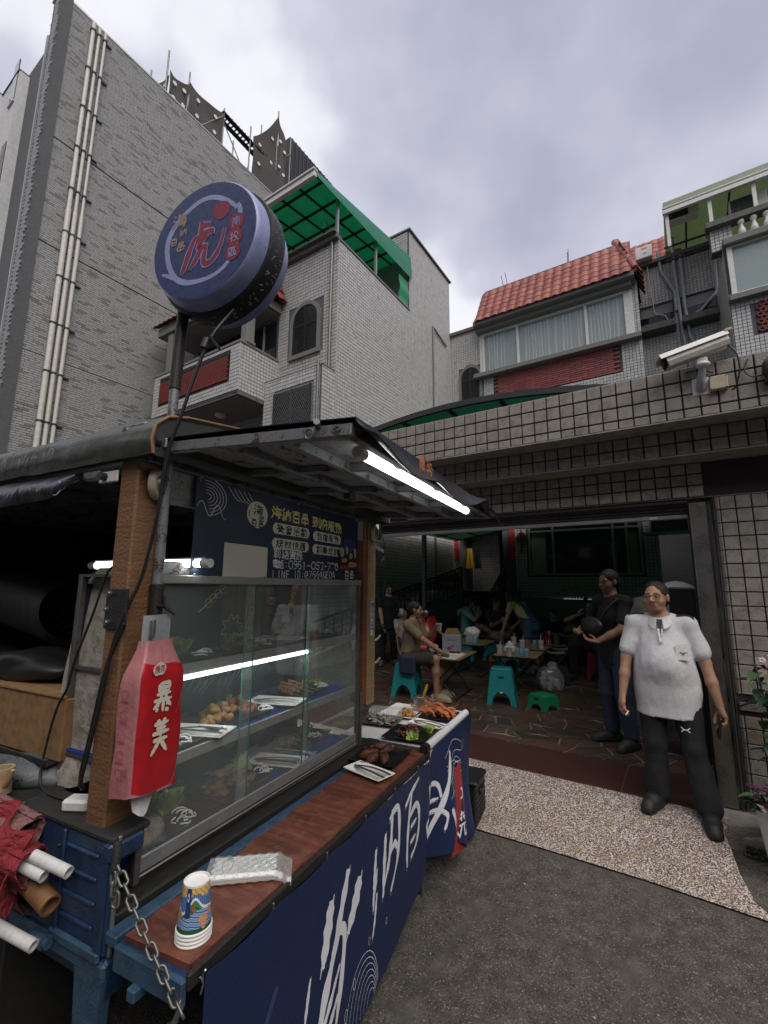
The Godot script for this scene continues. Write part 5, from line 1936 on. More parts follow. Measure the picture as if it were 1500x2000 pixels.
func display_case() -> void:
	var g := thing("food_display_case", "glass fronted steel display case of three shelves on the truck tail", "display case", TO, TYAW)
	ab("base_sill", -0.362,-0.352,0.80,0.818,0.12,1.50, "alu", g, 0.002)
	ab("bottom_rail", -0.366,-0.356,0.822,0.868,0.12,1.50, "alu", g, 0.003)
	ab("base_tray", -0.80,-0.352,0.795,0.815,0.12,1.50, "dark_steel", g)
	ab("base_tray_floor", -0.79,-0.37,0.8155,0.834,0.13,1.49, "steel_dull", g)
	for b in [0.13,1.49]:
		for a in [-0.36,-0.79]:
			ab("corner_post", a - 0.011, a + 0.011,0.80,1.73, b - 0.011, b + 0.011, "steel_dull", g, 0.003)
	ab("stand_post", -0.372,-0.347,0.757,1.08,1.512,1.537, "steel_dull", g, 0.003)
	ab("foot_plate", -0.385,-0.325,0.755,0.761,1.49,1.555, "galv", g, 0.002)
	ab("top_beam", -0.372,-0.345,1.702,1.732,0.12,1.50, "alu", g, 0.003)
	ab("top_panel", -0.80,-0.36,1.725,1.735,0.12,1.50, "steel_dull", g)
	for q in [[1.10, "lower shelf"], [1.392, "upper shelf"]]:
		var sh := ab("shelf", -0.785,-0.372, q[0], q[0] + 0.012,0.13,1.49, "steel_dull", g)
		ab("front_edge", -0.378,-0.366, q[0] - 0.006, q[0] + 0.03,0.13,1.49, "alu", sh, 0.002)
	var bk := ab("back_panel", -0.80,-0.792,0.83,1.70,0.13,1.22, "navy_print", g)
	var mp := func(x: float, y: float, l: float): return V3(-0.7915 + l, y, -x)
	var mb := MB.new()
	for k in 16:
		var path := []
		for i in 9:
			var t := i / 8.0
			path.append(Vector2(0.72 + k * 0.030 - t * t * 0.10 + 0.012 * sin(t * 6.0 + k), 1.385 - t * (0.16 + 0.012 * (k % 5))))
		ribbon(mb, path, 0.0018, mp, 0.0006 + k * 0.00002,0.001)
	for k in 8:
		var path := []
		for i in 12:
			var t := i / 11.0
			path.append(Vector2(0.28 + k * 0.04 + cos(t * 5.0 + k) * 0.05,1.18 + sin(t * 5.0 + k) * 0.035 + k * 0.004))
		ribbon(mb, path, 0.0018, mp, 0.0006 + k * 0.00002,0.001)
	put("line_print", mb, "ink_cream", bk)
	mb = MB.new()
	for q in [[0.30,1.24,0.62,1.37], [0.45,1.30,0.70,1.36], [0.5,1.31,0.55,1.25], [0.9,1.385,0.95,1.30], [0.95,1.30,0.93,1.26], [1.0,1.385,1.06,1.33], [1.06,1.33,1.12,1.345]]:
		ribbon(mb, [V2(q[0], q[1]), V2(lerpf(q[0], q[2], 0.5), lerpf(q[1], q[3], 0.6) + 0.01), V2(q[2], q[3])], 0.005, mp, 0.0012,0.4)
	put("branch_print", mb, "ink_gold", bk)
	mb = MB.new()
	write(mb, "海納百串", V2(0.45,0.98), V2(0.06,0.07), V2(0.075,0.012), 0.007, mp, 0.3)
	write(mb, "串", V2(0.86,1.0), V2(0.06,0.07), V2(0.08,0), 0.006, mp, 0.3)
	put("brush_print", mb, "ink_cream", bk)
	mb = MB.new()
	var mp2 := func(x: float, y: float, l: float): return V3(-0.3605 + l, y, -x)
	for q in [[0.30,1.60,0.42,1.69], [0.56,1.50,0.58,1.60], [0.82,1.56,0.86,1.66]]:
		ribbon(mb, [V2(q[0], q[1]), V2(q[2], q[3])], 0.003, mp2,0.0003)
		for k in 4:
			var ce := V2(q[0], q[1]).lerp(V2(q[2], q[3]), 0.35 + k * 0.19)
			var path := []
			for i in 10:
				path.append(ce + Vector2(cos(TAU * i / 9), sin(TAU * i / 9)) * 0.016)
			ribbon(mb, path, 0.0018, mp2,0.0004,0.001)
	for q in [[0.70,1.645], [0.80,1.53]]:
		for i in 7:
			ribbon(mb, [V2(q[0], q[1]), V2(q[0], q[1]) + Vector2(cos(PI + i * 0.5), sin(PI + i * 0.5)) * 0.024], 0.002, mp2,0.0005)
		var path := []
		for i in 12:
			path.append(V2(q[0], q[1]) + Vector2(cos(PI + i * 0.29), sin(PI + i * 0.29)) * 0.028)
		ribbon(mb, path, 0.003, mp2,0.0006,0.001)
	var path2 := []
	for i in 30:
		path2.append(V2(0.47,1.53) + Vector2(cos(TAU * i / 29), sin(TAU * i / 29)) * (0.045 + 0.012 * sin(i * 1.7)))
	ribbon(mb, path2,0.0018, mp2,0.0003,0.001)
	put("drawn_print", mb, "ink_gold", g)
	for q in [[0.135,0.60,-0.3615], [0.55,1.01,-0.3665], [0.97,1.485,-0.3615]]:
		var gp := ab("glass_pane", q[2] - 0.0015, q[2] + 0.0015,0.866,1.702, q[0], q[1], "glass", g)
		for e in [q[0], q[1]]:
			ab("glass_edge", q[2] - 0.0025, q[2] + 0.0025,0.866,1.702, e - 0.0016, e + 0.0016, "glass_edge", gp)
	ab("glass_pane", -0.785,-0.37,0.84,1.70,1.486,1.489, "glass", g)
	for q in [[0.835,0.13,1.48], [1.113,0.13,1.48], [1.405,0.8,1.48]]:
		mb = MB.new()
		abox(mb, -0.775,-0.385, q[0], q[0] + 0.003, q[1], q[2])
		var n := int((q[2] - q[1]) / 0.0125)
		for k in n:
			abox(mb, -0.775,-0.385, q[0] + 0.003, q[0] + 0.0075, q[1] + k * 0.0125, q[1] + k * 0.0125 + 0.0035)
		for k in 8:
			abox(mb, -0.775 + k * 0.055,-0.771 + k * 0.055, q[0] + 0.003, q[0] + 0.0085, q[1], q[2])
		put("grid_mat", mb, "blue_mesh", g).set_meta("kind", "stuff")
	tube_light("case_tube_lamp", "lit white tube lamp under the upper shelf of the display case", T(-0.385,1.372,0.63), TYAW + PI / 2,0.78,0.009,0.035)
	tube_light("case_tube_lamp", "short lit tube added under the right end of the upper display shelf for a reflected streak", T(-0.70,1.372,1.28), TYAW + PI / 2,0.34,0.008,0.012)  # added glowing tube standing in for a reflection of the shelf lamp

func leafy(mb: MB, at: Vector3, n: int, r: float, h: float, sd: int) -> void:
	var q := RandomNumberGenerator.new()
	q.seed = sd
	for k in n:
		var a := q.randf() * TAU
		var lean := 0.25 + q.randf() * 0.7
		var w := r * (0.6 + q.randf() * 0.5)
		var hh := h * (0.7 + q.randf() * 0.5)
		var ph := q.randf() * 9.0
		var dir := Vector3(cos(a), 0, sin(a))
		var sd2 := Vector3(-sin(a), 0, cos(a))
		mb.col = Color(0.13,0.26,0.03).lerp(Color(0.36,0.46,0.10), q.randf())
		mb.grid(8,6, func(u: float, v: float):
			var x := (u - 0.5) * w * (0.5 + 1.2 * v - 0.35 * v * v) * 1.6
			var cr := sin(u * 19.0 + ph) * 0.10 * w * v + sin(v * 9.0 + ph * 2.0 + u * 5.0) * 0.06 * w
			return at + sd2 * x + dir * (v * lean * w + cr + 0.35 * w * (absf(u - 0.5) * 2.0) ** 2 * -0.5) + Vector3.UP * (v * hh * (1.0 - 0.3 * lean * v) + sin(u * 23.0 + ph) * 0.012 * v))

func food_set(called: String, label: String, at: Vector3, m: String, build: Callable, group := "") -> Node3D:
	var o := thing(called, label, "food", at, TYAW, group)
	build.call(o)
	return o

func heap(o: Node3D, piece: String, n: int, ext: Vector3, size: Vector3, c0: Color, c1: Color, sd: int, amp := 0.16, m := "food", long := 1.0) -> void:
	var q := RandomNumberGenerator.new()
	q.seed = sd
	var shapes := []
	for k in 4:
		var mb := MB.new()
		mb.col = c0.lerp(c1, (k + 0.5) / 4.0)
		mb.blob(Vector3.ZERO, size * V3(long, 1,1), 9,6, amp, sd + k * 1.7)
		shapes.append(mb.mesh())
	for k in n:
		var r := sqrt(q.randf())
		var a := q.randf() * TAU
		var x := cos(a) * r
		var z := sin(a) * r
		var p := put(piece, shapes[k % 4], m, o)
		var y := size.y * 0.7 + ext.y * maxf(0.0,1.0 - r * r) * q.randf()
		p.position = V3(x * ext.x, y, z * ext.z)
		p.basis = Basis.from_euler(Vector3((q.randf() - 0.5) * 0.9, q.randf() * TAU, (q.randf() - 0.5) * 0.9)).scaled(Vector3.ONE * (0.8 + q.randf() * 0.45))

func tray(label: String, at: Vector3, sx: float, sz: float, m: String, turn := 0.0, group := "", cat := "tray") -> Node3D:
	var g := thing("serving_tray", label, cat, at, TYAW + turn, group)
	var mb := MB.new()
	mb.grid(14,10, func(u: float, v: float):
		var x := (u - 0.5) * 2.0
		var y := (v - 0.5) * 2.0
		var e := maxf(absf(x), absf(y))
		return V3(x * sx / 2,0.004 + 0.016 * smoothstep(0.62,1.0, e), -y * sz / 2), 0.004)
	put("dish", mb, m, g)
	return g

func onion(label: String, at: Vector3, sd: int) -> void:
	var o := thing("sliced_onion", label, "food", at, TYAW)
	var q := RandomNumberGenerator.new()
	q.seed = sd
	for k in 9:
		var mb := MB.new()
		var r := 0.014 + q.randf() * 0.014
		var a0 := q.randf() * TAU
		var ln := 1.6 + q.randf() * 2.6
		var c := Vector3((q.randf() - 0.5) * 0.05,0.004 + k * 0.0018, (q.randf() - 0.5) * 0.04)
		var path := []
		for i in 9:
			var a := a0 + ln * i / 8.0
			path.append(c + Vector3(cos(a) * r, 0.003 * sin(a * 2.0), sin(a) * r))
		mb.tube(path, 0.0032,5)
		put("onion_slice", mb, "white_ceramic", o)

func tongs(label: String, at: Vector3, turn: float) -> void:
	var o := thing("tongs", label, "tongs", at, TYAW + turn)
	for s in [-1.0,1.0]:
		var mb := MB.new()
		mb.grid(10,2, func(u: float, v: float):return Vector3((u - 0.5) * 0.21,0.008 + 0.006 * sin(u * PI), s * (0.004 + 0.020 * sin(u * 1.9)) + (v - 0.5) * 0.016), 0.0015)
		put("arm", mb, "steel", o)
	var mb := MB.new()
	mb.tube([V3(-0.105,0.008,-0.008), V3(-0.112,0.01,0), V3(-0.105,0.008,0.008)], 0.004,8)
	put("spring", mb, "steel", o)

func lettuce(label: String, at: Vector3, n: int, r: float, h: float, sd: int) -> void:
	var o := thing("lettuce", label, "lettuce", at, TYAW)
	for k in n:
		var mb := MB.new()
		leafy(mb, Vector3((k % 3 - 1) * r * 0.25,0, (k % 2 - 0.5) * r * 0.3), 1, r, h, sd * 31 + k)
		put("lettuce_leaf", mb, "lettuce", o)

func skewers(label: String, at: Vector3, n: int, turn: float, c0: Color, c1: Color, sd: int) -> void:
	for k in n:
		var o := thing("skewer", label, "skewer", at + V3(0,0.006 + (k % 3) * 0.012,0) + (T(0,0, (k - n / 2.0) * 0.018) - T(0,0,0)), TYAW + turn + (rng.randf() - 0.5) * 0.12, label + " set")
		var mb := MB.new()
		mb.tube([V3(-0.09,0.008,0), V3(0.15,0.008,0)], 0.0018,5)
		put("stick", mb, "wood_pale", o)
		for i in 5:
			mb = MB.new()
			mb.col = c0.lerp(c1, rng.randf())
			mb.blob(V3(-0.08 + i * 0.03,0.009,0), V3(0.018,0.011,0.013), 8,6,0.18, sd + i + k * 3.1)
			put("meat", mb, "food", o)

func foods() -> void:
	var bl := "black trays in the display case"
	var wh := "white tong plates"
	var f := 0.8435
	tray("long black tray of small potatoes at the near end of the case floor", T(-0.52, f, 0.33), 0.26,0.36, "black_ceramic", 0, bl)
	food_set("roast_potatoes", "cluster of small brown roast potatoes at the near end of the case floor", T(-0.47, f + 0.008,0.235), "food", func(o): heap(o, "potato", 16, V3(0.055,0.03,0.07), V3(0.022,0.02,0.024), Color(0.30,0.18,0.08), Color(0.20,0.11,0.05), 3,0.08))
	lettuce("curly lettuce between the potatoes and the onion on the case floor", T(-0.56, f + 0.006,0.395), 5,0.06,0.075,4)
	onion("white onion slices on the tray of potatoes", T(-0.46, f + 0.01,0.385), 5)
	tray("black tray heaped with brown mushrooms on the case floor", T(-0.53, f, 0.67), 0.27,0.30, "black_ceramic", 0.1, bl)
	food_set("grilled_mushrooms", "heap of grilled brown mushroom caps on the middle black tray of the case floor", T(-0.53, f + 0.008,0.68), "food", func(o): heap(o, "mushroom", 46, V3(0.085,0.055,0.10), V3(0.02,0.012,0.021), Color(0.17,0.095,0.045), Color(0.31,0.19,0.10), 6,0.2))
	lettuce("lettuce tuft behind the mushrooms beside the white tong plate", T(-0.57, f + 0.006,0.83), 4,0.055,0.075,9)
	onion("white onion slices right of the mushroom heap", T(-0.49, f + 0.012,0.85), 7)
	tray("white rectangular tong plate on the case floor right of the mushrooms", T(-0.50, f + 0.004,0.965), 0.26,0.14, "white_ceramic", 0.25, wh, "plate")
	tongs("steel tongs on the white plate on the case floor", T(-0.50, f + 0.012,0.965), 0.35)
	tray("dark tray of meat skewers tilted on the case floor", T(-0.62, f, 1.18), 0.26,0.20, "black_ceramic", 0.4, bl)
	skewers("brown meat cube skewer on the case floor tray", T(-0.60, f + 0.008,1.20), 7,-0.25, Color(0.16,0.08,0.04), Color(0.28,0.16,0.09), 11)
	tray("black tray with lettuce and onion at the far end of the case floor", T(-0.62, f, 1.37), 0.24,0.18, "black_ceramic", 0.2, bl)
	lettuce("lettuce tuft at the far end of the case floor", T(-0.66, f + 0.006,1.40), 4,0.055,0.06,13)
	onion("shredded onion at the far end of the case floor", T(-0.56, f + 0.01,1.36), 15)
	f = 1.122
	tray("black tray with onion behind the tissue pack on the lower shelf", T(-0.50, f, 0.27), 0.24,0.24, "black_ceramic", 0, bl)
	onion("white onion rings beside the tissue pack on the lower shelf", T(-0.43, f + 0.012,0.325), 17)
	lettuce("small lettuce piece at the near end of the lower shelf", T(-0.52, f + 0.006,0.33), 3,0.045,0.05,19)
	tray("white tong plate on the lower shelf left of the chicken heap", T(-0.47, f + 0.004,0.44), 0.25,0.13, "white_ceramic", 0.3, wh, "plate")
	tongs("steel tongs on the white plate left of the chicken heap", T(-0.47, f + 0.012,0.44), 0.35)
	tray("wide black tray of chicken pieces and sausages on the lower shelf", T(-0.56, f, 0.665), 0.28,0.36, "black_ceramic", 0, bl)
	food_set("fried_chicken_pieces", "golden fried chicken pieces on the wide black tray of the lower shelf", T(-0.55, f + 0.008,0.62), "food", func(o): heap(o, "chicken_piece", 34, V3(0.075,0.05,0.10), V3(0.02,0.015,0.021), Color(0.44,0.25,0.08), Color(0.36,0.17,0.05), 21,0.2))
	food_set("small_sausages", "reddish small sausages beside the golden chicken on the lower shelf", T(-0.55, f + 0.008,0.745), "food", func(o): heap(o, "sausage", 26, V3(0.07,0.05,0.065), V3(0.017,0.015,0.017), Color(0.33,0.09,0.04), Color(0.24,0.06,0.03), 23,0.05))
	onion("coil of white onion beside the sausages on the lower shelf", T(-0.46, f + 0.012,0.815), 25)
	lettuce("lettuce bit behind the sausages on the lower shelf", T(-0.64, f + 0.006,0.76), 3,0.04,0.06,27)
	tray("white tong plate on the lower shelf right of the sausages", T(-0.50, f + 0.004,0.94), 0.26,0.14, "white_ceramic", 0.25, wh, "plate")
	tongs("steel tongs on the white plate right of the sausages", T(-0.50, f + 0.012,0.94), 0.32)
	tray("black tray of chicken skewers on the lower shelf", T(-0.57, f, 1.19), 0.25,0.26, "black_ceramic", 0.1, bl)
	skewers("golden chicken skewer on the lower shelf", T(-0.56, f + 0.008,1.17), 8,-0.35, Color(0.36,0.20,0.07), Color(0.24,0.11,0.04), 29)
	lettuce("lettuce leaf beside the chicken skewers on the lower shelf", T(-0.56, f + 0.008,1.31), 3,0.055,0.04,31)
	onion("onion pieces right of the chicken skewers", T(-0.50, f + 0.012,1.33), 33)
	f = 1.413
	tray("black tray of sprouts at the near end of the upper shelf", T(-0.52, f, 0.34), 0.26,0.30, "black_ceramic", 0, bl)
	lettuce("big lettuce tuft at the near end of the upper shelf", T(-0.56, f + 0.006,0.39), 5,0.065,0.075,35)
	onion("onion shreds in front of the big lettuce tuft on the upper shelf", T(-0.47, f + 0.012,0.43), 37)
	tray("black tray of charred meat on the upper shelf", T(-0.53, f, 0.66), 0.26,0.30, "black_ceramic", 0.05, bl)
	food_set("charred_meat_slices", "charred meat slices on the middle tray of the upper shelf", T(-0.51, f + 0.008,0.66), "food", func(o): heap(o, "meat_slice", 34, V3(0.07,0.02,0.11), V3(0.022,0.007,0.016), Color(0.10,0.05,0.03), Color(0.26,0.13,0.07), 39,0.25))
	lettuce("lettuce leaves behind the charred meat on the upper shelf", T(-0.60, f + 0.006,0.74), 5,0.06,0.07,41)
	onion("onion shreds right of the charred meat", T(-0.48, f + 0.012,0.80), 43)
	tray("white tong plate in the middle of the upper shelf", T(-0.53, f + 0.004,0.98), 0.25,0.13, "white_ceramic", 0.2, wh, "plate")
	tongs("steel tongs on the upper shelf plate", T(-0.53, f + 0.012,0.98), 0.26)
	tray("black tray of minced meat at the far end of the upper shelf", T(-0.54, f, 1.25), 0.25,0.32, "black_ceramic", 0, bl)
	food_set("minced_meat", "brown minced meat at the far end of the upper shelf", T(-0.54, f + 0.008,1.20), "food", func(o): heap(o, "meat_bit", 36, V3(0.055,0.035,0.075), V3(0.012,0.008,0.011), Color(0.14,0.06,0.03), Color(0.24,0.11,0.06), 45,0.25))
	lettuce("lettuce tuft beside the minced meat on the upper shelf", T(-0.57, f + 0.006,1.29), 4,0.05,0.07,47)
	onion("onion shreds at the right end of the upper shelf", T(-0.50, f + 0.012,1.37), 49)
	f = 0.781
	tray("large black tray of roast chicken at the far end of the counter", T(-0.17, f, 1.43), 0.26,0.27, "black_ceramic", 0.05, "black trays on the counter and table")
	food_set("roast_chicken_legs", "glazed dark roast chicken legs on the tray at the counter end", T(-0.155, f + 0.008,1.415), "food", func(o):
		for k in 6:
			var mb := MB.new()
			mb.col = Color(0.15,0.045,0.02).lerp(Color(0.07,0.022,0.012), (k % 3) / 2.0)
			mb.blob(V3(0,0,0), V3(0.05,0.024,0.028), 12,8,0.12, k * 2.3)
			mb.blob(V3(0.045,-0.006,0), V3(0.03,0.011,0.012), 8,6,0.1, k * 1.3)
			var p := put("chicken_leg", mb, "food", o)
			p.position = Vector3(-0.055 + (k % 3) * 0.045,0.026 + (0.022 if k > 3 else 0.0), 0.055 - (k / 3) * 0.075 + (k % 2) * 0.02)
			p.rotation = V3(0,0.5 + k * 0.8,0.15))
	food_set("garlic_slices", "pale garlic slices scattered over the roast chicken", T(-0.15, f + 0.045,1.46), "food", func(o): heap(o, "garlic_slice", 18, V3(0.06,0.012,0.05), V3(0.012,0.003,0.008), Color(0.55,0.44,0.17), Color(0.42,0.30,0.10), 51,0.1))
	tray("white rectangular plate with tongs on the wooden counter", T(-0.13, f, 1.215), 0.24,0.12, "white_ceramic", -0.28, wh, "plate")
	tongs("steel tongs on the counter's white plate", T(-0.115, f + 0.01,1.215), -0.25)
	var t := 0.795
	tray("black tray of meat salad on the white table", T(-0.15, t, 1.80), 0.28,0.27, "black_ceramic", 0.05, "black trays on the counter and table")
	food_set("shredded_meat", "dark shredded meat on the salad tray of the white table", T(-0.17, t + 0.012,1.82), "food", func(o): heap(o, "meat_strip", 46, V3(0.07,0.045,0.08), V3(0.022,0.006,0.007), Color(0.12,0.045,0.03), Color(0.20,0.085,0.05), 53,0.2))
	lettuce("flat lettuce leaf along the near rim of the salad tray", T(-0.10, t + 0.01,1.71), 4,0.055,0.03,55)
	lettuce("pale lettuce heart at the right of the salad tray", T(-0.065, t + 0.01,1.87), 4,0.04,0.045,57)
	tray("foil lined oval dish of oysters on the white table", T(-0.44, t, 1.97), 0.26,0.22, "steel", 0.1, "", "dish")
	food_set("oysters", "grey and cream oysters in the foil dish", T(-0.44, t + 0.01,1.97), "food", func(o):
		heap(o, "oyster", 22, V3(0.09,0.03,0.08), V3(0.028,0.008,0.016), Color(0.40,0.34,0.22), Color(0.16,0.15,0.13), 59,0.3)
		heap(o, "oyster_shell", 14, V3(0.10,0.02,0.09), V3(0.03,0.006,0.018), Color(0.50,0.50,0.48), Color(0.24,0.24,0.25), 61,0.35))
	var lid := thing("clear_plastic_lid", "clear ribbed plastic box lid leaning behind the oysters", "lid", T(-0.47, t + 0.005,2.12), TYAW + 0.2)
	var mb := MB.new()
	mb.box(V3(0,0.025,0), V3(0.24,0.05,0.10), 0.012)
	put("shell", mb, "film", lid)
	for k in 12:
		mb = MB.new()
		mb.box(V3(-0.11 + k * 0.02,0.026,0.051), V3(0.006,0.04,0.004))
		put("rib", mb, "film", lid)
	tray("white round bowl of fried nuggets on the white table", T(-0.34, t, 2.17), 0.18,0.16, "white_ceramic", 0.0, "", "bowl")
	food_set("fried_nuggets", "orange fried nuggets in the white bowl", T(-0.34, t + 0.01,2.17), "food", func(o): heap(o, "nugget", 30, V3(0.06,0.035,0.055), V3(0.016,0.010,0.012), Color(0.52,0.27,0.07), Color(0.40,0.17,0.04), 63,0.2))
	tray("white tong plate between the shrimps and the salad", T(-0.13, t, 2.03), 0.24,0.11, "white_ceramic", -0.25, wh, "plate")
	tongs("steel tongs between the shrimps and the salad", T(-0.12, t + 0.01,2.03), -0.22)
	tray("black tray piled with orange shrimps at the table end", T(-0.14, t, 2.26), 0.27,0.24, "black_ceramic", 0.1, "black trays on the counter and table")
	shrimps(T(-0.15, t + 0.012,2.27))
	var mg := thing("steel_mug", "steel mug of sauce behind the shrimps", "mug", T(-0.31, t, 2.37), TYAW)
	mb = MB.new()
	mb.lathe([V2(0.0,0.001), V2(0.05,0.0), V2(0.052,0.004), V2(0.052,0.098), V2(0.049,0.1), V2(0.049,0.06), V2(0.0,0.06)], 24)
	put("cup", mb, "steel", mg)
	mb = MB.new()
	mb.tube([V3(-0.05,0.085,0.0), V3(-0.078,0.08,0.0), V3(-0.08,0.05,0.0), V3(-0.07,0.02,0.0), V3(-0.051,0.018,0.0)], 0.004,7)
	put("handle", mb, "steel_dull", mg)
	mb = MB.new()
	mb.col = Color(0.18,0.07,0.03)
	mb.lathe([V2(0.049,0.074), V2(0.0,0.076)], 20)
	put("sauce", mb, "food", mg)
	var br := thing("yellow_brush", "yellow handled brush standing in the steel mug", "brush", T(-0.30, t + 0.07,2.37), TYAW)
	mb = MB.new()
	mb.tube([V3(0.005,0,0), V3(0.02,0.05,0.0), V3(0.034,0.085,0.0), V3(0.042,0.115,0.0)], [0.007,0.008,0.011,0.007], 10)
	put("handle", mb, mk("brush_yellow", Color(0.55,0.27,0.02), 0.4), br)

func shrimps(at: Vector3) -> void:
	var q := RandomNumberGenerator.new()
	q.seed = 70
	for k in 34:
		var o := thing("shrimp", "grilled orange shrimp in the pile on the tray at the table end", "shrimp", at + Vector3((q.randf() - 0.5) * 0.19,0.012 + q.randf() * 0.06, (q.randf() - 0.5) * 0.15), q.randf() * 0.9 - 0.5 + (PI if k % 5 == 0 else 0.0), "grilled shrimps")
		var d := V2(o.position.x - at.x, o.position.z - at.z).length()
		o.position.y = at.y + 0.012 + 0.055 * maxf(0.0,1.0 - d * 10.0) * q.randf() + 0.01 * (k % 3)
		o.rotation.z = (q.randf() - 0.5) * 0.7
		var mb := MB.new()
		mb.col = Color(0.55,0.13,0.03).lerp(Color(0.60,0.21,0.07), q.randf())
		var path := []
		var rr := []
		for i in 9:
			var a := -0.6 + i * 0.30
			path.append(Vector3(sin(a) * 0.035, cos(a) * 0.02 - 0.012,0))
			rr.append(0.0035 + 0.0075 * sin(PI * (i + 1.2) / 10.0))
		mb.tube(path, rr, 7)
		put("body", mb, "food", o)
		mb = MB.new()
		mb.col = Color(0.62,0.25,0.10)
		for s in 3:
			mb.tube([V3(-0.018,0.003,0), V3(-0.05,0.02 + s * 0.006,0.008 * (s - 1)), V3(-0.085,0.022 + s * 0.016,0.02 * (s - 1))], 0.0009,4)
		for s in 4:
			mb.tube([V3(-0.005 + s * 0.008,-0.003,0), V3(-0.007 + s * 0.008,-0.014,0.004)], 0.0012,4)
		mb.grid(3,2, func(u: float, v: float):return V3(0.034 + v * 0.014,-0.012 - v * 0.008, (u - 0.5) * 0.018 * (0.3 + v)), 0.001)
		put("feelers_and_tail", mb, "food", o)

func cloth_a(b: float, y: float) -> float:
	var top := 0.748 if b < 1.62 else lerpf(0.748,0.80, smoothstep(1.62,1.72, b))
	var d := clampf((top - y) / 0.7,0.0,1.0)
	var a := 0.037 + 0.006 * sin(b * 7.0) * d + 0.02 * d * d * sin(b * 3.1 + 0.5) + 0.012 * exp(-pow((b - 0.62) / 0.05,2.0)) * d
	var k := smoothstep(1.45,1.7, b)
	a += k * (0.012 + 0.05 * sin(d * 2.6) * sin((b - 1.62) * 6.2) + 0.035 * sin(b * 21.0 + d * 2.0) * d - 0.03 * exp(-pow((b - 1.66) / 0.04,2.0)) * (0.4 + d))
	return a

func cloth_bottom(b: float) -> float:
	return 0.035 + 0.10 * smoothstep(0.8,1.4, b) + 0.09 * smoothstep(1.45,1.75, b) - 0.20 * smoothstep(1.9,2.25, b) + 0.018 * sin(b * 9.0)

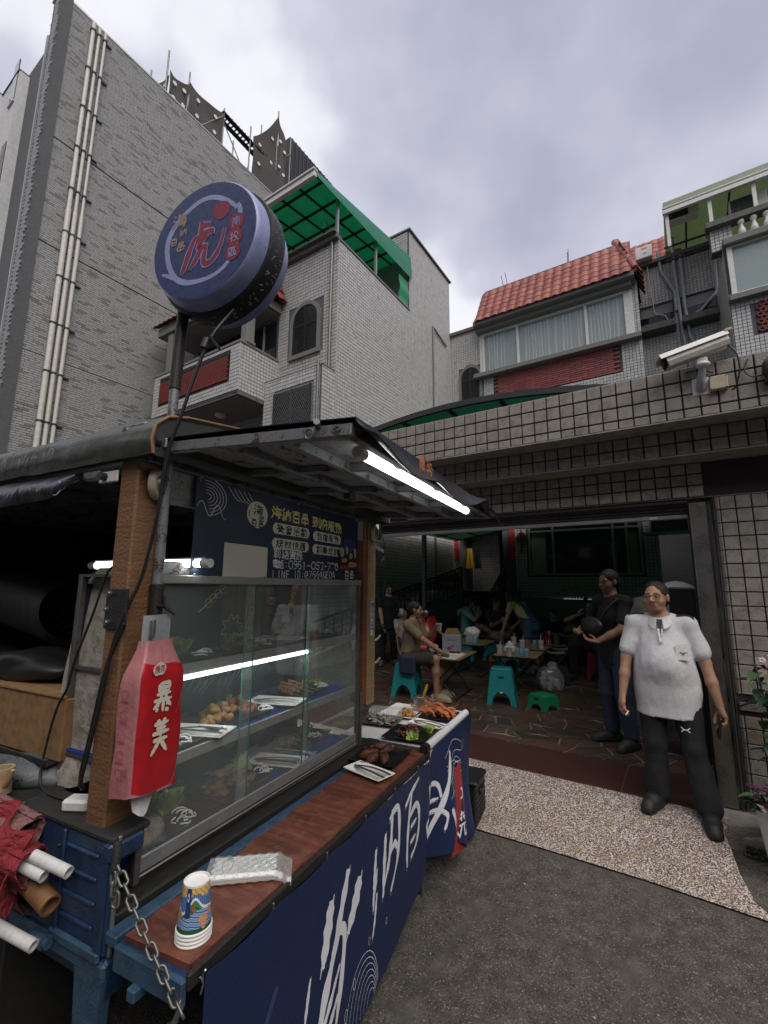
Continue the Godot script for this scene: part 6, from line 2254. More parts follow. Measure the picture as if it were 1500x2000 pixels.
func banners() -> void:
	var g := thing("counter_banner_cloth", "navy blue cloth banner with white brush writing hanging from the counter edge", "banner", TO, TYAW)
	var mb := MB.new()
	mb.grid(150,36, func(u: float, v: float):
		var b := lerpf(0.045,2.47, u)
		var top := 0.752 if b < 1.62 else lerpf(0.752,0.802, smoothstep(1.62,1.72, b))
		top -= 0.012 * absf(sin((b - 0.05) / 0.29 * PI)) if b < 1.6 else 0.0
		var y := lerpf(maxf(0.008, cloth_bottom(b)), top, v)
		return V3(cloth_a(b, y), y, -b), 0.002)
	put("cloth", mb, "navy_cloth", g)
	var mp := func(x: float, y: float, l: float): return V3(cloth_a(x, y) + l + 0.001, y, -x)
	mb = MB.new()
	var big := [
		[[[0.47,0.33], [0.50,0.44]], 0.016], [[[0.44,0.08], [0.47,0.20], [0.49,0.245]], 0.022], [[[0.62,0.60], [0.60,0.52], [0.57,0.42]], 0.045], [[[0.74,0.64], [0.69,0.52], [0.62,0.40]], 0.036],
		[[[0.68,0.47], [0.60,0.36], [0.545,0.22], [0.53,0.14]], 0.034], [[[0.62,0.40], [0.67,0.47], [0.72,0.44], [0.70,0.30], [0.66,0.20], [0.60,0.11], [0.50,0.06]], 0.030], [[[0.83,0.57], [0.80,0.50], [0.745,0.42]], 0.052],
		[[[0.56,0.18], [0.62,0.24], [0.68,0.28]], 0.022], [[[0.57,0.24], [0.63,0.31], [0.69,0.36]], 0.020], [[[0.53,0.15], [0.58,0.14], [0.63,0.18]], 0.040],
		[[[0.97,0.60], [0.96,0.52], [0.95,0.46]], 0.020], [[[0.98,0.52], [0.955,0.44], [0.95,0.38]], 0.018], [[[0.98,0.43], [0.965,0.34], [0.945,0.28]], 0.015], [[[0.945,0.42], [0.98,0.48]], 0.014],
		[[[1.06,0.62], [1.05,0.50], [1.04,0.38]], 0.026], [[[1.13,0.69], [1.12,0.58], [1.09,0.48], [1.05,0.42]], 0.026], [[[1.10,0.66], [1.19,0.68], [1.21,0.58], [1.19,0.46], [1.12,0.36]], 0.026], [[[1.10,0.52], [1.16,0.54], [1.19,0.50]], 0.024],
		[[[1.28,0.64], [1.36,0.68], [1.46,0.71]], 0.020], [[[1.37,0.68], [1.33,0.58], [1.31,0.44], [1.315,0.36]], 0.024], [[[1.33,0.57], [1.43,0.60], [1.47,0.52], [1.44,0.42], [1.36,0.38]], 0.026], [[[1.35,0.52], [1.43,0.53]], 0.016], [[[1.35,0.45], [1.42,0.46]], 0.016],
		[[[1.60,0.62], [1.63,0.52], [1.65,0.46]], 0.022], [[[1.60,0.60], [1.70,0.60], [1.73,0.52]], 0.020], [[[1.62,0.51], [1.71,0.52]], 0.018], [[[1.57,0.44], [1.60,0.36]], 0.02], [[[1.57,0.44], [1.70,0.46], [1.76,0.42], [1.74,0.35]], 0.02], [[[1.88,0.72], [1.86,0.68], [1.80,0.58], [1.72,0.46], [1.66,0.34], [1.64,0.28]], 0.030], [[[1.80,0.44], [1.84,0.34], [1.86,0.27]], 0.026]]
	var lay := 0
	for s in big:
		var q := []
		for v in s[0]:
			q.append(V2(v[0], v[1]))
		ribbon(mb, q, s[1], mp, 0.0004 + lay * 0.00003,0.9)
		for k in 3:
			var e := []
			for v in q:
				e.append(v + V2(0.5 - k * 0.5,0.3 - k * 0.35) * s[1] * 0.75 + V2(0.002,-0.004) * k)
			ribbon(mb, e, s[1] * 0.16, mp, 0.0004 + lay * 0.00003,0.6)
		lay += 1
	put("brush_writing", mb, "ink_white", g)
	mb = MB.new()
	for k in 7:
		var path := []
		for i in 16:
			var a := 0.2 + i * 0.19
			path.append(Vector2(0.87 + k * 0.012 + cos(a) * (0.14 - k * 0.018), 0.06 + sin(a) * (0.21 - k * 0.027)))
		ribbon(mb, path, 0.0022, mp, 0.0005,0.001,0.02)
	for q in [[0.70,0.10,0.02], [0.80,0.22,0.012], [0.92,0.29,0.009], [1.08,0.27,0.008], [0.74,0.16,0.014]]:
		var path := []
		for i in 11:
			path.append(Vector2(q[0] + cos(TAU * i / 10) * q[2] * 0.7, q[1] + sin(TAU * i / 10) * q[2] * 1.5))
		ribbon(mb, path, 0.002, mp, 0.0006,0.001,0.01)
	for k in 9:
		var path := []
		for i in 14:
			var t := i / 13.0
			path.append(V2(1.80 + t * 0.55,0.70 - k * 0.022 + 0.05 * sin(t * 5.0 + k * 0.25) - 0.06 * (1.0 - t) * (k % 4)))
		if k < 5:
			ribbon(mb, path, 0.0028, mp, 0.0005,0.001,0.02)
	for k in 4:
		var path := []
		for i in 12:
			var a := 3.4 - i * 0.27
			path.append(Vector2(1.98 + cos(a) * (0.15 - k * 0.034), 0.52 + sin(a) * (0.13 - k * 0.03)))
		ribbon(mb, path, 0.003, mp, 0.0007,0.001,0.02)
	put("wave_print", mb, "ink_white", g)
	mb = MB.new()
	for q in [[0.10,0.12,0.24,0.34], [0.14,0.06,0.36,0.40], [0.09,0.30,0.17,0.43], [0.24,0.20,0.34,0.35], [0.26,0.45,0.32,0.53], [0.16,0.02,0.26,0.17]]:
		ribbon(mb, [V2(q[0], q[1]), V2(q[2], q[3])], 0.022, mp, 0.0004,0.0,0.02)
	put("stripe_print", mb, "ink_faint", g)
	mb = MB.new()
	ribbon(mb, [V2(2.02,0.54), V2(2.02,0.16)], 0.16, mp, 0.0008,0.0,0.01)
	put("red_seal", mb, "ink_red", g)
	mb = MB.new()
	write(mb, "串", V2(1.955,0.37), V2(0.125,0.14), V2(0,-0.18), 0.014, mp, 0.5,0.0016)
	write(mb, "燒", V2(1.955,0.19), V2(0.125,0.14), V2(0,-0.18), 0.012, mp, 0.4,0.0016)
	put("seal_writing", mb, "ink_white", g)
	var p := thing("printed_menu_banner", "navy printed banner with yellow and white writing above the display case", "banner", TO, TYAW)
	mb = MB.new()
	mb.grid(50,14, func(u: float, v: float):
		var b := lerpf(0.238,1.462, u)
		return Vector3(-0.352 + 0.0035 * sin(u * 9.0 + v * 3.0) + 0.003 * sin(u * 31.0) * (1.0 - v), lerpf(1.716,2.108, v) + 0.004 * sin(u * 22.0) * v, -b), 0.0015)
	put("sheet", mb, "navy_print", p)
	var mq := func(x: float, y: float, l: float):
		var u := (x - 0.238) / 1.224
		var v := (y - 1.716) / 0.392
		return Vector3(-0.352 + 0.0035 * sin(u * 9.0 + v * 3.0) + 0.003 * sin(u * 31.0) * (1.0 - v) + l + 0.0006, y, -x)
	mb = MB.new()
	write(mb, "海納百串", V2(0.665,2.000), V2(0.064,0.056), V2(0.071,-0.0015), 0.0085, mq)
	write(mb, "到府服務", V2(0.972,1.993), V2(0.068,0.056), V2(0.075,-0.001), 0.0085, mq)
	put("yellow_writing", mb, "ink_yellow", p)
	var box4 := [["餐會活動", 0.70,1.935], ["包攤服務", 1.005,1.93], ["烤材供應", 0.70,1.866], ["創業培訓", 1.005,1.862]]
	mb = MB.new()
	for q in box4:
		ribbon(mb, [V2(q[1] + 0.01, q[2] + 0.022), V2(q[1] + 0.225, q[2] + 0.022)], 0.05, mq, 0.0004,0.0,0.03)
		for e in [q[1] + 0.004, q[1] + 0.231]:
			var ring := []
			for k in 10:
				ring.append(mq.call(e + cos(TAU * k / 10) * 0.0245, q[2] + 0.022 + sin(TAU * k / 10) * 0.0245,0.0003))
			mb.poly(ring, Vector3.RIGHT)
	ribbon(mb, [V2(0.44,1.795), V2(0.605,1.795)], 0.138, mq, 0.0004,0.0,0.02)
	var disc := []
	for k in 28:
		disc.append(mq.call(0.575 + cos(TAU * k / 28) * 0.066,2.0 + sin(TAU * k / 28) * 0.058,0.0004))
	mb.poly(disc, Vector3.RIGHT)
	put("white_labels", mb, "ink_cream", p)
	mb = MB.new()
	for q in box4:
		write(mb, q[0], V2(q[1] + 0.008, q[2] + 0.003), V2(0.046,0.038), V2(0.058,0), 0.0055, mq, 0.0,0.0014)
	write(mb, "海", V2(0.548,1.995), V2(0.056,0.05), V2(0.06,0), 0.006, mq, 0.4,0.0014)
	write(mb, "納", V2(0.585,1.972), V2(0.03,0.03), V2(0.04,0), 0.004, mq, 0.4,0.0014)
	write(mb, "百串", V2(0.535,1.945), V2(0.035,0.035), V2(0.045,-0.004), 0.005, mq, 0.4,0.0014)
	put("dark_writing", mb, "navy_print", p)
	mb = MB.new()
	ribbon(mb, [V2(0.60,2.028), V2(0.606,2.024)], 0.012, mq, 0.0015,0.2)
	ribbon(mb, [V2(0.522,1.99), V2(0.522,2.01)], 0.006, mq, 0.0015)
	put("red_seal", mb, "ink_red", p)
	mb = MB.new()
	write(mb, "聯絡資訊", V2(0.695,1.822), V2(0.048,0.04), V2(0.055,0), 0.0055, mq)
	write(mb, "電話:0961-053-728", V2(0.69,1.776), V2(0.036,0.036), V2(0.0362,0.0006), 0.005, mq)
	write(mb, "LINE ID:@766AQEOA", V2(0.69,1.730), V2(0.026,0.034), V2(0.0305,0.0006), 0.0042, mq)
	for k in 6:
		var path := []
		for i in 16:
			var a := 0.3 + i * 0.21
			path.append(Vector2(0.29 + cos(a - 1.7) * (0.02 + k * 0.016), 2.03 + sin(a - 1.7) * (0.012 + k * 0.012)))
		ribbon(mb, path, 0.003, mq, 0.0004,0.001,0.02)
	for k in 5:
		var path := []
		for i in 10:
			path.append(V2(0.40 + k * 0.028 + i * 0.008,2.09 - sin(i * 0.18) * 0.05 - k * 0.001))
		ribbon(mb, path, 0.0026, mq, 0.0004,0.001,0.02)
	var path3 := []
	for i in 18:
		path3.append(V2(0.245 + i * 0.009,1.985 + 0.025 * sin(i * 0.7) - i * 0.0005))
	ribbon(mb, path3,0.003, mq, 0.0005,0.001,0.02)
	put("white_writing", mb, "ink_white", p)
	var cols := [["ink_gold", 1.27,1.885,0.05,0.05], ["ink_orange", 1.30,1.84,0.06,0.022], ["ink_faint", 1.36,1.93,0.14,0.07], ["ink_orange", 1.40,1.82,0.10,0.03], ["ink_gold", 1.38,1.87,0.04,0.03], ["pvc_grey", 1.33,1.90,0.03,0.04], ["ink_black", 1.24,1.86,0.03,0.08], ["brick_red_0", 1.31,1.80,0.12,0.02], ["ink_gold", 1.43,1.89,0.025,0.06], ["ink_black", 1.42,1.84,0.04,0.012]]
	var kk := 0
	for c in cols:
		mb = MB.new()
		ribbon(mb, [V2(c[1] - c[3] / 2, c[2]), V2(c[1] + c[3] * 0.5, c[2] + 0.004)], c[4], mq, 0.0004 + kk * 0.00012,0.3,0.01)
		put("picture_print", mb, c[0], p)
		kk += 1
	mb = MB.new()
	write(mb, "百串", V2(1.30,1.735), V2(0.05,0.05), V2(0.062,0), 0.006, mq, 0.4)
	put("brush_writing", mb, "ink_cream", p)
	for q in [[0.258,1.73], [0.258,2.09], [0.64,1.728], [1.44,1.73], [1.44,2.09], [0.85,2.095], [1.05,1.728]]:
		mb = MB.new()
		var rg := []
		for k in 10:
			rg.append(mq.call(q[0] + cos(TAU * k / 10) * 0.0075, q[1] + sin(TAU * k / 10) * 0.0075,0.0015))
		mb.tube(rg, 0.0018,5, true)
		put("eyelet", mb, "steel", p)

func round_sign() -> void:
	var g := thing("round_light_box_sign", "round double sided light box sign with a red tiger character on a rusty pole", "sign", T(-0.18,2.865,0.04), TYAW + 0.10)
	mk("acrylic_white", Color(0.33,0.37,0.66), 0.3,0.0, "grain", 2.0)
	mk("acrylic_blue", Color(0.045,0.065,0.185), 0.33,0.0, "grime", 6.0)
	mk("acrylic_red", Color(0.26,0.03,0.055), 0.35,0.0, "grain", 4.0)
	mk("acrylic_gold", Color(0.26,0.20,0.16), 0.35)
	var mb := MB.new()
	mb.lathe([V2(0.0,-0.001), V2(0.216,-0.001), V2(0.2185,-0.004)].map(func(v): return V2(v.x, -v.y)), 48)
	mb = MB.new()
	mb.lathe([V2(0.232,-0.062), V2(0.2275,-0.02), V2(0.2225,-0.004), V2(0.2185,0.0), V2(0.0,0.0)], 56)
	var fa := put("front_lens", mb, "acrylic_white", g)
	fa.rotation.x = PI / 2
	mb = MB.new()
	var rg := []
	for k in 56:
		rg.append(Vector3(cos(TAU * k / 56) * 0.2165, sin(TAU * k / 56) * 0.2165,0.0012))
	mb.poly(rg, Vector3.BACK)
	put("blue_face", mb, "acrylic_blue", g)
	mb = MB.new()
	mb.lathe([V2(0.232,-0.135), V2(0.241,-0.133), V2(0.244,-0.126), V2(0.244,-0.064), V2(0.241,-0.056), V2(0.231,-0.056), V2(0.231,-0.062)], 56)
	var rim := put("rim", mb, "dark_steel", g)
	rim.rotation.x = PI / 2
	mb = MB.new()
	mb.lathe([V2(0.0,-0.185), V2(0.2185,-0.185), V2(0.2225,-0.181), V2(0.232,-0.13)], 56)
	var bl := put("back_lens", mb, "acrylic_white", g)
	bl.rotation.x = PI / 2
	mb = MB.new()
	var q := RandomNumberGenerator.new()
	q.seed = 8
	for k in 70:
		var a := -0.4 + q.randf() * 2.6
		var z := -0.07 - q.randf() * 0.045
		var l := 0.004 + q.randf() * 0.025
		var da := (q.randf() - 0.5) * 0.1
		mb.bar(Vector3(sin(a) * 0.2442,-cos(a) * 0.2442, z), Vector3(sin(a + da) * 0.2442,-cos(a + da) * 0.2442, z - l * 0.6), 0.0012 + q.randf() * 0.0015,0.0012)
	put("scratches", mb, "pvc_grey", g).set_meta("kind", "stuff")
	mb = MB.new()
	var ring := []
	for i in 50:
		var a := 0.55 + 5.6 * i / 49.0
		ring.append(Vector2(cos(a), sin(a)) * (0.158 + 0.003 * sin(a * 5.0)))
	ribbon(mb, ring, 0.020, flat, 0.0018,0.25)
	ribbon(mb, [V2(-0.17,-0.09), V2(-0.14,-0.105), V2(-0.10,-0.13)], 0.012, flat, 0.0019,0.5)
	ribbon(mb, [V2(0.14,0.10), V2(0.15,0.07), V2(0.155,0.04)], 0.016, flat, 0.0019,0.5)
	put("ring_print", mb, "acrylic_white", g)
	mb = MB.new()
	var sun := []
	for k in 24:
		sun.append(Vector3(0.072 + cos(TAU * k / 24) * 0.036 * (1 + 0.04 * sin(k * 3.0)), 0.093 + sin(TAU * k / 24) * 0.035,0.0021))
	mb.poly(sun, Vector3.BACK)
	put("red_sun_print", mb, "acrylic_red", g)
	var tg := [[[0.0,0.075], [0.0,0.04], [-0.005,0.02]], [[0.005,0.055], [0.04,0.052]], [[-0.03,0.012], [0.01,0.022], [0.045,0.025], [0.05,0.008]], [[-0.025,0.02], [-0.045,-0.03], [-0.065,-0.09], [-0.075,-0.115]], [[-0.02,-0.002], [0.015,0.006], [0.03,0.0]], [[0.012,0.005], [-0.008,-0.025], [0.022,-0.028], [0.028,-0.035]], [[0.006,-0.03], [-0.012,-0.065], [-0.04,-0.105]], [[0.025,-0.03], [0.018,-0.07], [0.025,-0.095], [0.055,-0.09], [0.085,-0.045], [0.10,0.02]]]
	for pass_ in 2:
		mb = MB.new()
		for s in tg:
			var pts := []
			for v in s:
				pts.append(V2(v[0] - 0.008, v[1]))
			ribbon(mb, pts, 0.026 - 0.007 * pass_, flat, 0.0022 + 0.0003 * pass_ + 0.00002 * tg.find(s), 0.3)
		put("tiger_character", mb, ["acrylic_white", "acrylic_red"][pass_], g)
	var k2 := 0
	for ch in "南投區":
		mb = MB.new()
		var o := []
		for k in 24:
			o.append(Vector3(0.138 - k2 * 0.004 + cos(TAU * k / 24) * 0.0315,0.03 - k2 * 0.056 + sin(TAU * k / 24) * 0.0315,0.0022 + k2 * 0.0002))
		mb.poly(o, Vector3.BACK)
		put("red_roundel", mb, "acrylic_red", g)
		mb = MB.new()
		write(mb, ch, V2(0.121 - k2 * 0.004,0.013 - k2 * 0.056), V2(0.034,0.034), V2(0,0), 0.0032, flat, 0.0,0.0032)
		put("roundel_writing", mb, "acrylic_white", g)
		k2 += 1
	mb = MB.new()
	write(mb, "海", V2(-0.145,0.075), V2(0.065,0.06), Vector2.ZERO, 0.009, flat, 0.6,0.0024)
	write(mb, "納", V2(-0.105,0.04), V2(0.03,0.03), Vector2.ZERO, 0.005, flat, 0.5,0.0024)
	write(mb, "百", V2(-0.145,0.012), V2(0.03,0.03), Vector2.ZERO, 0.006, flat, 0.5,0.0024)
	write(mb, "串", V2(-0.115,-0.022), V2(0.035,0.04), Vector2.ZERO, 0.007, flat, 0.5,0.0024)
	put("gold_writing", mb, "acrylic_gold", g)
	var P := T(-0.342,1.1,0.105)
	var pl := thing("sign_pole", "rusty steel pole clamped to the wooden post, carrying the round sign", "pole", P, TYAW)
	mb = MB.new()
	mb.tube([V3(0,0.56,0), V3(0,1.28,0)], 0.0165,14)
	put("lower_tube", mb, "galv", pl)
	mb = MB.new()
	mb.tube([V3(0,1.28,0), V3(0,1.62,-0.01)], 0.0205,14)
	put("upper_sleeve", mb, "dark_steel", pl)
	mb = MB.new()
	mb.tube([V3(0,0.42,0), V3(0,0.60,0)], 0.022,14)
	put("clamp_sleeve", mb, "dark_steel", pl)
	mb = MB.new()
	mb.tube([V3(0.02,0.53,0.005), V3(0.05,0.53,0.005)], 0.007,8)
	mb.tube([V3(0.05,0.565,0.012), V3(0.05,0.53,0.005), V3(0.07,0.505,-0.02)], 0.006,8)
	put("tee_screw", mb, "dark_steel", pl)
	var c := thing("black_sign_cable", "black cable running from the round sign down along the wooden post", "cable", T(0,0,0), TYAW)
	mb = MB.new()
	mb.tube(smooth([L(-0.10,2.63,0.12), L(-0.13,2.52,0.07), L(-0.16,2.42,0.05), L(-0.20,2.24,0.03), L(-0.24,2.1,0.02), L(-0.275,1.9,0.03), L(-0.32,1.72,0.03), L(-0.37,1.55,0.0), L(-0.42,1.3,-0.002), L(-0.47,1.1,0.0)], 5), 0.0055,8)
	put("cord", mb, "black_plastic", c)
	mb = MB.new()
	mb.tube([L(-0.145,2.50,0.06), L(-0.15,2.465,0.052)], 0.012,8)
	mb.bar(L(-0.135,2.51,0.06), L(-0.10,2.46,0.07), 0.012,0.006)
	put("clip", mb, "black_plastic", c)

func smooth(p: Array, n: int) -> Array:
	var out := []
	for i in p.size() - 1:
		var a: Vector3 = p[maxi(i - 1,0)]
		var d: Vector3 = p[mini(i + 2, p.size() - 1)]
		for k in n:
			out.append((p[i] as Vector3).cubic_interpolate(p[i + 1], a, d, float(k) / n))
	out.append(p[-1])
	return out

func goods() -> void:
	var mb := MB.new()
	var g := thing("tissue_pack", "red and pink plastic tissue pack with cream writing hung by its strap from the post", "tissue pack", T(-0.285,1.335,0.075), TYAW + 0.10)
	mk("pack_pink", Color(0.50,0.20,0.21), 0.35,0.0, "grain", 3.0, "soft", 0.15)
	mk("pack_red", Color(0.46,0.012,0.02), 0.3,0.0, "grain", 3.0, "soft", 0.1)
	mk("ink_rose", Color(0.36,0.07,0.085), 0.5)
	var pk := func(u: float, v: float, ex: float) -> Vector3:
		var hx := 0.050 + ex
		var hz := 0.085 + ex
		var top := smoothstep(0.72,1.0, v)
		hx = lerpf(hx, 0.020 + ex, top)
		hz *= lerpf(1.0,0.62, top)
		var a := u * TAU
		var s := signf(cos(a)) * pow(absf(cos(a)), 0.35)
		var c := signf(sin(a)) * pow(absf(sin(a)), 0.35)
		var w := 1.0 + 0.025 * sin(v * 13.0 + u * 20.0)
		return V3(s * hx * w, lerpf(-0.23,0.195, v) + 0.008 * sin(u * 12.0) * (1.0 - v), c * hz * w)
	mb.grid(48,18, func(u: float, v: float):return pk.call(1.0 - u, v, 0.0))
	var bot := []
	for i in 24:
		bot.append(pk.call(i / 24.0,0.0,0.0))
	mb.poly(bot, Vector3.DOWN)
	put("bag", mb, "pack_pink", g)
	mb = MB.new()
	mb.grid(18,14, func(u: float, v: float):return pk.call(lerpf(0.16,-0.19, u), lerpf(0.03,0.86, v) - 0.05 * u, 0.0015))
	put("red_panel", mb, "pack_red", g)
	mb = MB.new()
	mb.grid(10,6, func(u: float, v: float):return Vector3(0.004 * sin(u * 5.0), lerpf(0.18,0.27, v), lerpf(0.055,-0.055, u)), 0.003)
	put("carry_strap", mb, "pvc_grey", g)
	mb = MB.new()
	mb.tube([V3(0.012,0.255,0.03), V3(0.016,0.225,0.032), V3(0.012,0.205,0.03)], 0.008,8)
	put("hook_clip", mb, "steel", g)
	mb = MB.new()
	mb.grid(8,6, func(u: float, v: float):return Vector3(0.02 - 0.02 * v + 0.01 * sin(u * 7.0), -0.22 - 0.075 * (1.0 - v) * (0.7 + 0.3 * sin(u * 6.0)), lerpf(0.05,-0.07, u)), 0.001)
	put("tissue_tail", mb, "paper_white", g)
	var mr := func(x: float, y: float, l: float): return V3(0.0525 + l, y, -x)
	mb = MB.new()
	write(mb, "暴", V2(-0.042,-0.015), V2(0.066,0.085), Vector2.ZERO, 0.011, mr, 0.5,0.003)
	write(mb, "美", V2(-0.042,-0.125), V2(0.066,0.095), Vector2.ZERO, 0.012, mr, 0.5,0.003)
	var blob := []
	for k in 20:
		blob.append(V3(0.0555,0.115 + sin(TAU * k / 20) * 0.019 * (1.0 + 0.12 * sin(k * 1.57)), -(-0.03 + cos(TAU * k / 20) * 0.024)))
	mb.poly(blob, Vector3.RIGHT)
	put("cream_writing", mb, "ink_cream", g)
	mb = MB.new()
	write(mb, "漫花", V2(-0.048,0.106), V2(0.017,0.019), V2(0.019,0), 0.0028, mr, 0.0,0.0042)
	var ms := func(x: float, y: float, l: float): return V3(x, y, 0.0868 + l)
	for k in 4:
		var rr := []
		for i in 13:
			rr.append(Vector2(-0.006 + cos(TAU * i / 12) * 0.012,0.05 - k * 0.055 + sin(TAU * i / 12) * 0.012))
		ribbon(mb, rr, 0.0014, ms, 0.002,0.001)
		for i in 4:
			ribbon(mb, [V2(-0.018 + i * 0.007,0.031 - k * 0.055), V2(-0.014 + i * 0.007,0.031 - k * 0.055)], 0.005, ms, 0.002)
	write(mb, "1280", V2(-0.022,-0.165), V2(0.011,0.015), V2(0.0125,0), 0.0022, ms, 0.0,0.002)
	write(mb, "PCS", V2(-0.012,-0.178), V2(0.007,0.008), V2(0.008,0), 0.0012, ms, 0.0,0.002)
	for q in [[-0.038,-0.205,0.028,0.02], [-0.002,-0.205,0.032,0.03]]:
		ribbon(mb, [V2(q[0], q[1]), V2(q[0] + q[2], q[1]), V2(q[0] + q[2], q[1] + q[3]), V2(q[0], q[1] + q[3]), V2(q[0], q[1])], 0.0013, ms, 0.002)
	put("rose_writing", mb, "ink_rose", g)
	var sh := thing("grey_metal_sheet", "tall dirty grey metal sheet standing behind the wooden post in the truck opening", "metal sheet", T(-0.74,1.0,0.16), TYAW)
	mb = MB.new()
	mb.grid(16,30, func(u: float, v: float):return V3(lerpf(-0.155,0.165, u) + 0.075 * v, 0.012 + 0.75 * v - 0.04 * (1.0 - v) * smoothstep(0.3,0.9, u) * sin(u * 5.0), 0.02 * sin(v * 4.0) + 0.05 * (1.0 - smoothstep(0.0,0.18, v)) * sin(u * 4.0) - 0.03 * smoothstep(0.93,1.0, v)), 0.004)
	put("sheet", mb, "sheet_grey", sh)
	mb = MB.new()
	mb.grid(10,8, func(u: float, v: float):return V3(lerpf(-0.10,0.06, u), 0.005 + 0.16 * v, -0.05 - 0.06 * sin(u * PI)), 0.004)
	put("hood_mouth", mb, "sheet_grey", sh)
	var c := thing("thin_power_cord", "thin black cord drooping over the grey metal sheet to the power strip", "cable", TO, TYAW)
	mb = MB.new()
	mb.tube(smooth([L(-0.53,1.77,0.10), L(-0.60,1.74,0.10), L(-0.64,1.60,0.09), L(-0.72,1.42,0.09), L(-0.74,1.34,0.09), L(-0.79,1.26,0.09), L(-0.82,1.12,0.085), L(-0.80,1.03,0.07), L(-0.72,1.008,0.06), L(-0.60,1.012,0.06)], 6), 0.0042,7)
	put("cord", mb, "black_plastic", c)
	mb = MB.new()
	mb.tube(smooth([L(-0.345,1.58,0.005), L(-0.40,1.45,0.0), L(-0.45,1.25,0.005), L(-0.50,1.12,0.02), L(-0.515,1.07,0.04)], 6), 0.0065,8)
	put("thick_cord", mb, "black_plastic", c)
	var ps := thing("white_power_strip", "white power plug block lying on the black rail at the post foot", "power strip", T(-0.54,1.004,0.05), TYAW + 0.4)
	mb = MB.new()
	mb.box(V3(0,0.018,0), V3(0.085,0.036,0.055), 0.008)
	put("block", mb, "white_plastic", ps)
	mb = MB.new()
	mb.tube([V3(0.05,0.02,-0.015), V3(0.06,0.05,-0.02), V3(0.05,0.085,-0.02), V3(0.055,0.10,-0.02)], [0.016,0.019,0.014,0.008], 10)
	put("plug", mb, "white_plastic", ps)
	var rc := thing("rolled_red_cloth", "rolled faded red cloths tucked along the truck's blue side", "cloth", T(-0.62,0.8,-0.05), TYAW)
	for q in [[-0.05,0.13,-0.02,0.055,0.0], [-0.10,0.06,-0.06,0.06,0.6], [0.06,0.05,-0.02,0.045,1.2], [-0.02,-0.02,-0.05,0.06,2.0], [0.08,0.10,0.02,0.05,0.9], [0.02,0.16,0.0,0.05,1.7]]:
		mb = MB.new()
		mb.grid(26,10, func(u: float, v: float):
			var a: float = u * TAU * 1.25 + q[4]
			var r: float = q[3] * (1.0 - 0.14 * u + 0.13 * sin(a * 3.0 + v * 4.0))
			return Vector3(q[0] - v * 0.5 + cos(a) * r * 0.35, q[1] + sin(a) * r + 0.02 * sin(v * 5.0), q[2] + cos(a) * r + 0.015 * sin(v * 7.0)), 0.003)
		put("roll", mb, "red_cloth" if q[4] < 1.0 else "pink_cloth", rc)
	mb = MB.new()
	mb.grid(18,14, func(u: float, v: float):return V3(lerpf(-0.12,0.07, u), 0.22 - 0.20 * v + 0.03 * sin(u * 5.0), 0.03 + 0.05 * sin(v * 3.0) + 0.025 * sin(u * 11.0 + v * 3.0)), 0.003)
	put("flap", mb, "red_cloth", rc)
	var bp := thing("bamboo_pole", "hollow bamboo pole end sticking out under the red cloths", "pole", T(-0.46,0.815,-0.05), TYAW)
	mb = MB.new()
	mb.lathe([V2(0.0,-0.08), V2(0.021,-0.08), V2(0.021,0.0), V2(0.027,0.0), V2(0.0275,-0.1), V2(0.029,-0.12), V2(0.0275,-0.14), V2(0.026,-0.6), V2(0.0,-0.6)], 18)
	var bb := put("culm", mb, "bamboo_pole", bp)
	bb.rotation = V3(0.0,0.0,-PI / 2 - 0.25)
	for q in [[-0.49,0.885,-0.06, "white plastic pipe end among the red cloths"], [-0.42,0.90,-0.035, "short white pipe end nearest the blue side gate"], [-0.5,0.71,-0.06, "pale pipe end below the bamboo pole"]]:
		var pp := thing("plastic_pipe", q[3], "pipe", T(q[0], q[1], q[2]), TYAW)
		mb = MB.new()
		mb.lathe([V2(0.0,-0.03), V2(0.012,-0.03), V2(0.012,0.0), V2(0.016,0.0), V2(0.016,-0.3), V2(0,-0.3)], 14)
		var o := put("tube", mb, "white_plastic", pp)
		o.rotation = V3(0.1,0.2,-PI / 2 - 0.2)
	inside_truck()
	cups(T(-0.055,0.7805,0.085))
	chopsticks(T(-0.125,0.7805,0.35))
	var tb := thing("side_table", "folding side table with a white cover at the far end of the truck counter", "table", TO, TYAW)
	ab("tabletop", -0.56,-0.005,0.755,0.786,1.665,2.50, "white_plastic", tb, 0.004)
	mb = MB.new()
	mb.grid(20,30, func(u: float, v: float):return V3(lerpf(-0.565,0.0, u), 0.7895 + 0.0012 * sin(u * 17.0) * sin(v * 13.0), -lerpf(1.66,2.505, v)), 0.002)
	put("cover", mb, "paper_white", tb)
	ab("edge_band", -0.565,0.0,0.748,0.784,1.655,1.664, "galv_dark", tb)
	for q in [[-0.52,1.72], [-0.05,1.72], [-0.52,2.44], [-0.05,2.44]]:
		mb = MB.new()
		mb.tube([L(q[0], 0.0, q[1]), L(q[0], 0.755, q[1])], 0.013,8)
		put("leg", mb, "steel_dull", tb)
	var rt := thing("white_roll_tube", "white plastic tube with black end caps along the table's outer edge", "tube", TO, TYAW)
	mb = MB.new()
	mb.tube([L(0.012,0.80,1.645), L(0.012,0.80,2.44)], 0.024,16)
	put("tube", mb, "white_plastic", rt)
	mb = MB.new()
	mb.tube([L(0.012,0.80,1.60), L(0.012,0.80,1.646)], 0.0255,16)
	mb.tube([L(0.012,0.80,2.438), L(0.012,0.80,2.475)], 0.0255,16)
	put("end_cap", mb, "black_plastic", rt)
	var cr := thing("black_crate", "black plastic crate with a lid standing on the ground beside the blue banner", "crate", T(-0.13,0.0,2.66), TYAW)
	mb = MB.new()
	mb.box(V3(0,0.14,0), V3(0.36,0.28,0.28), 0.012)
	put("body", mb, "black_plastic", cr)
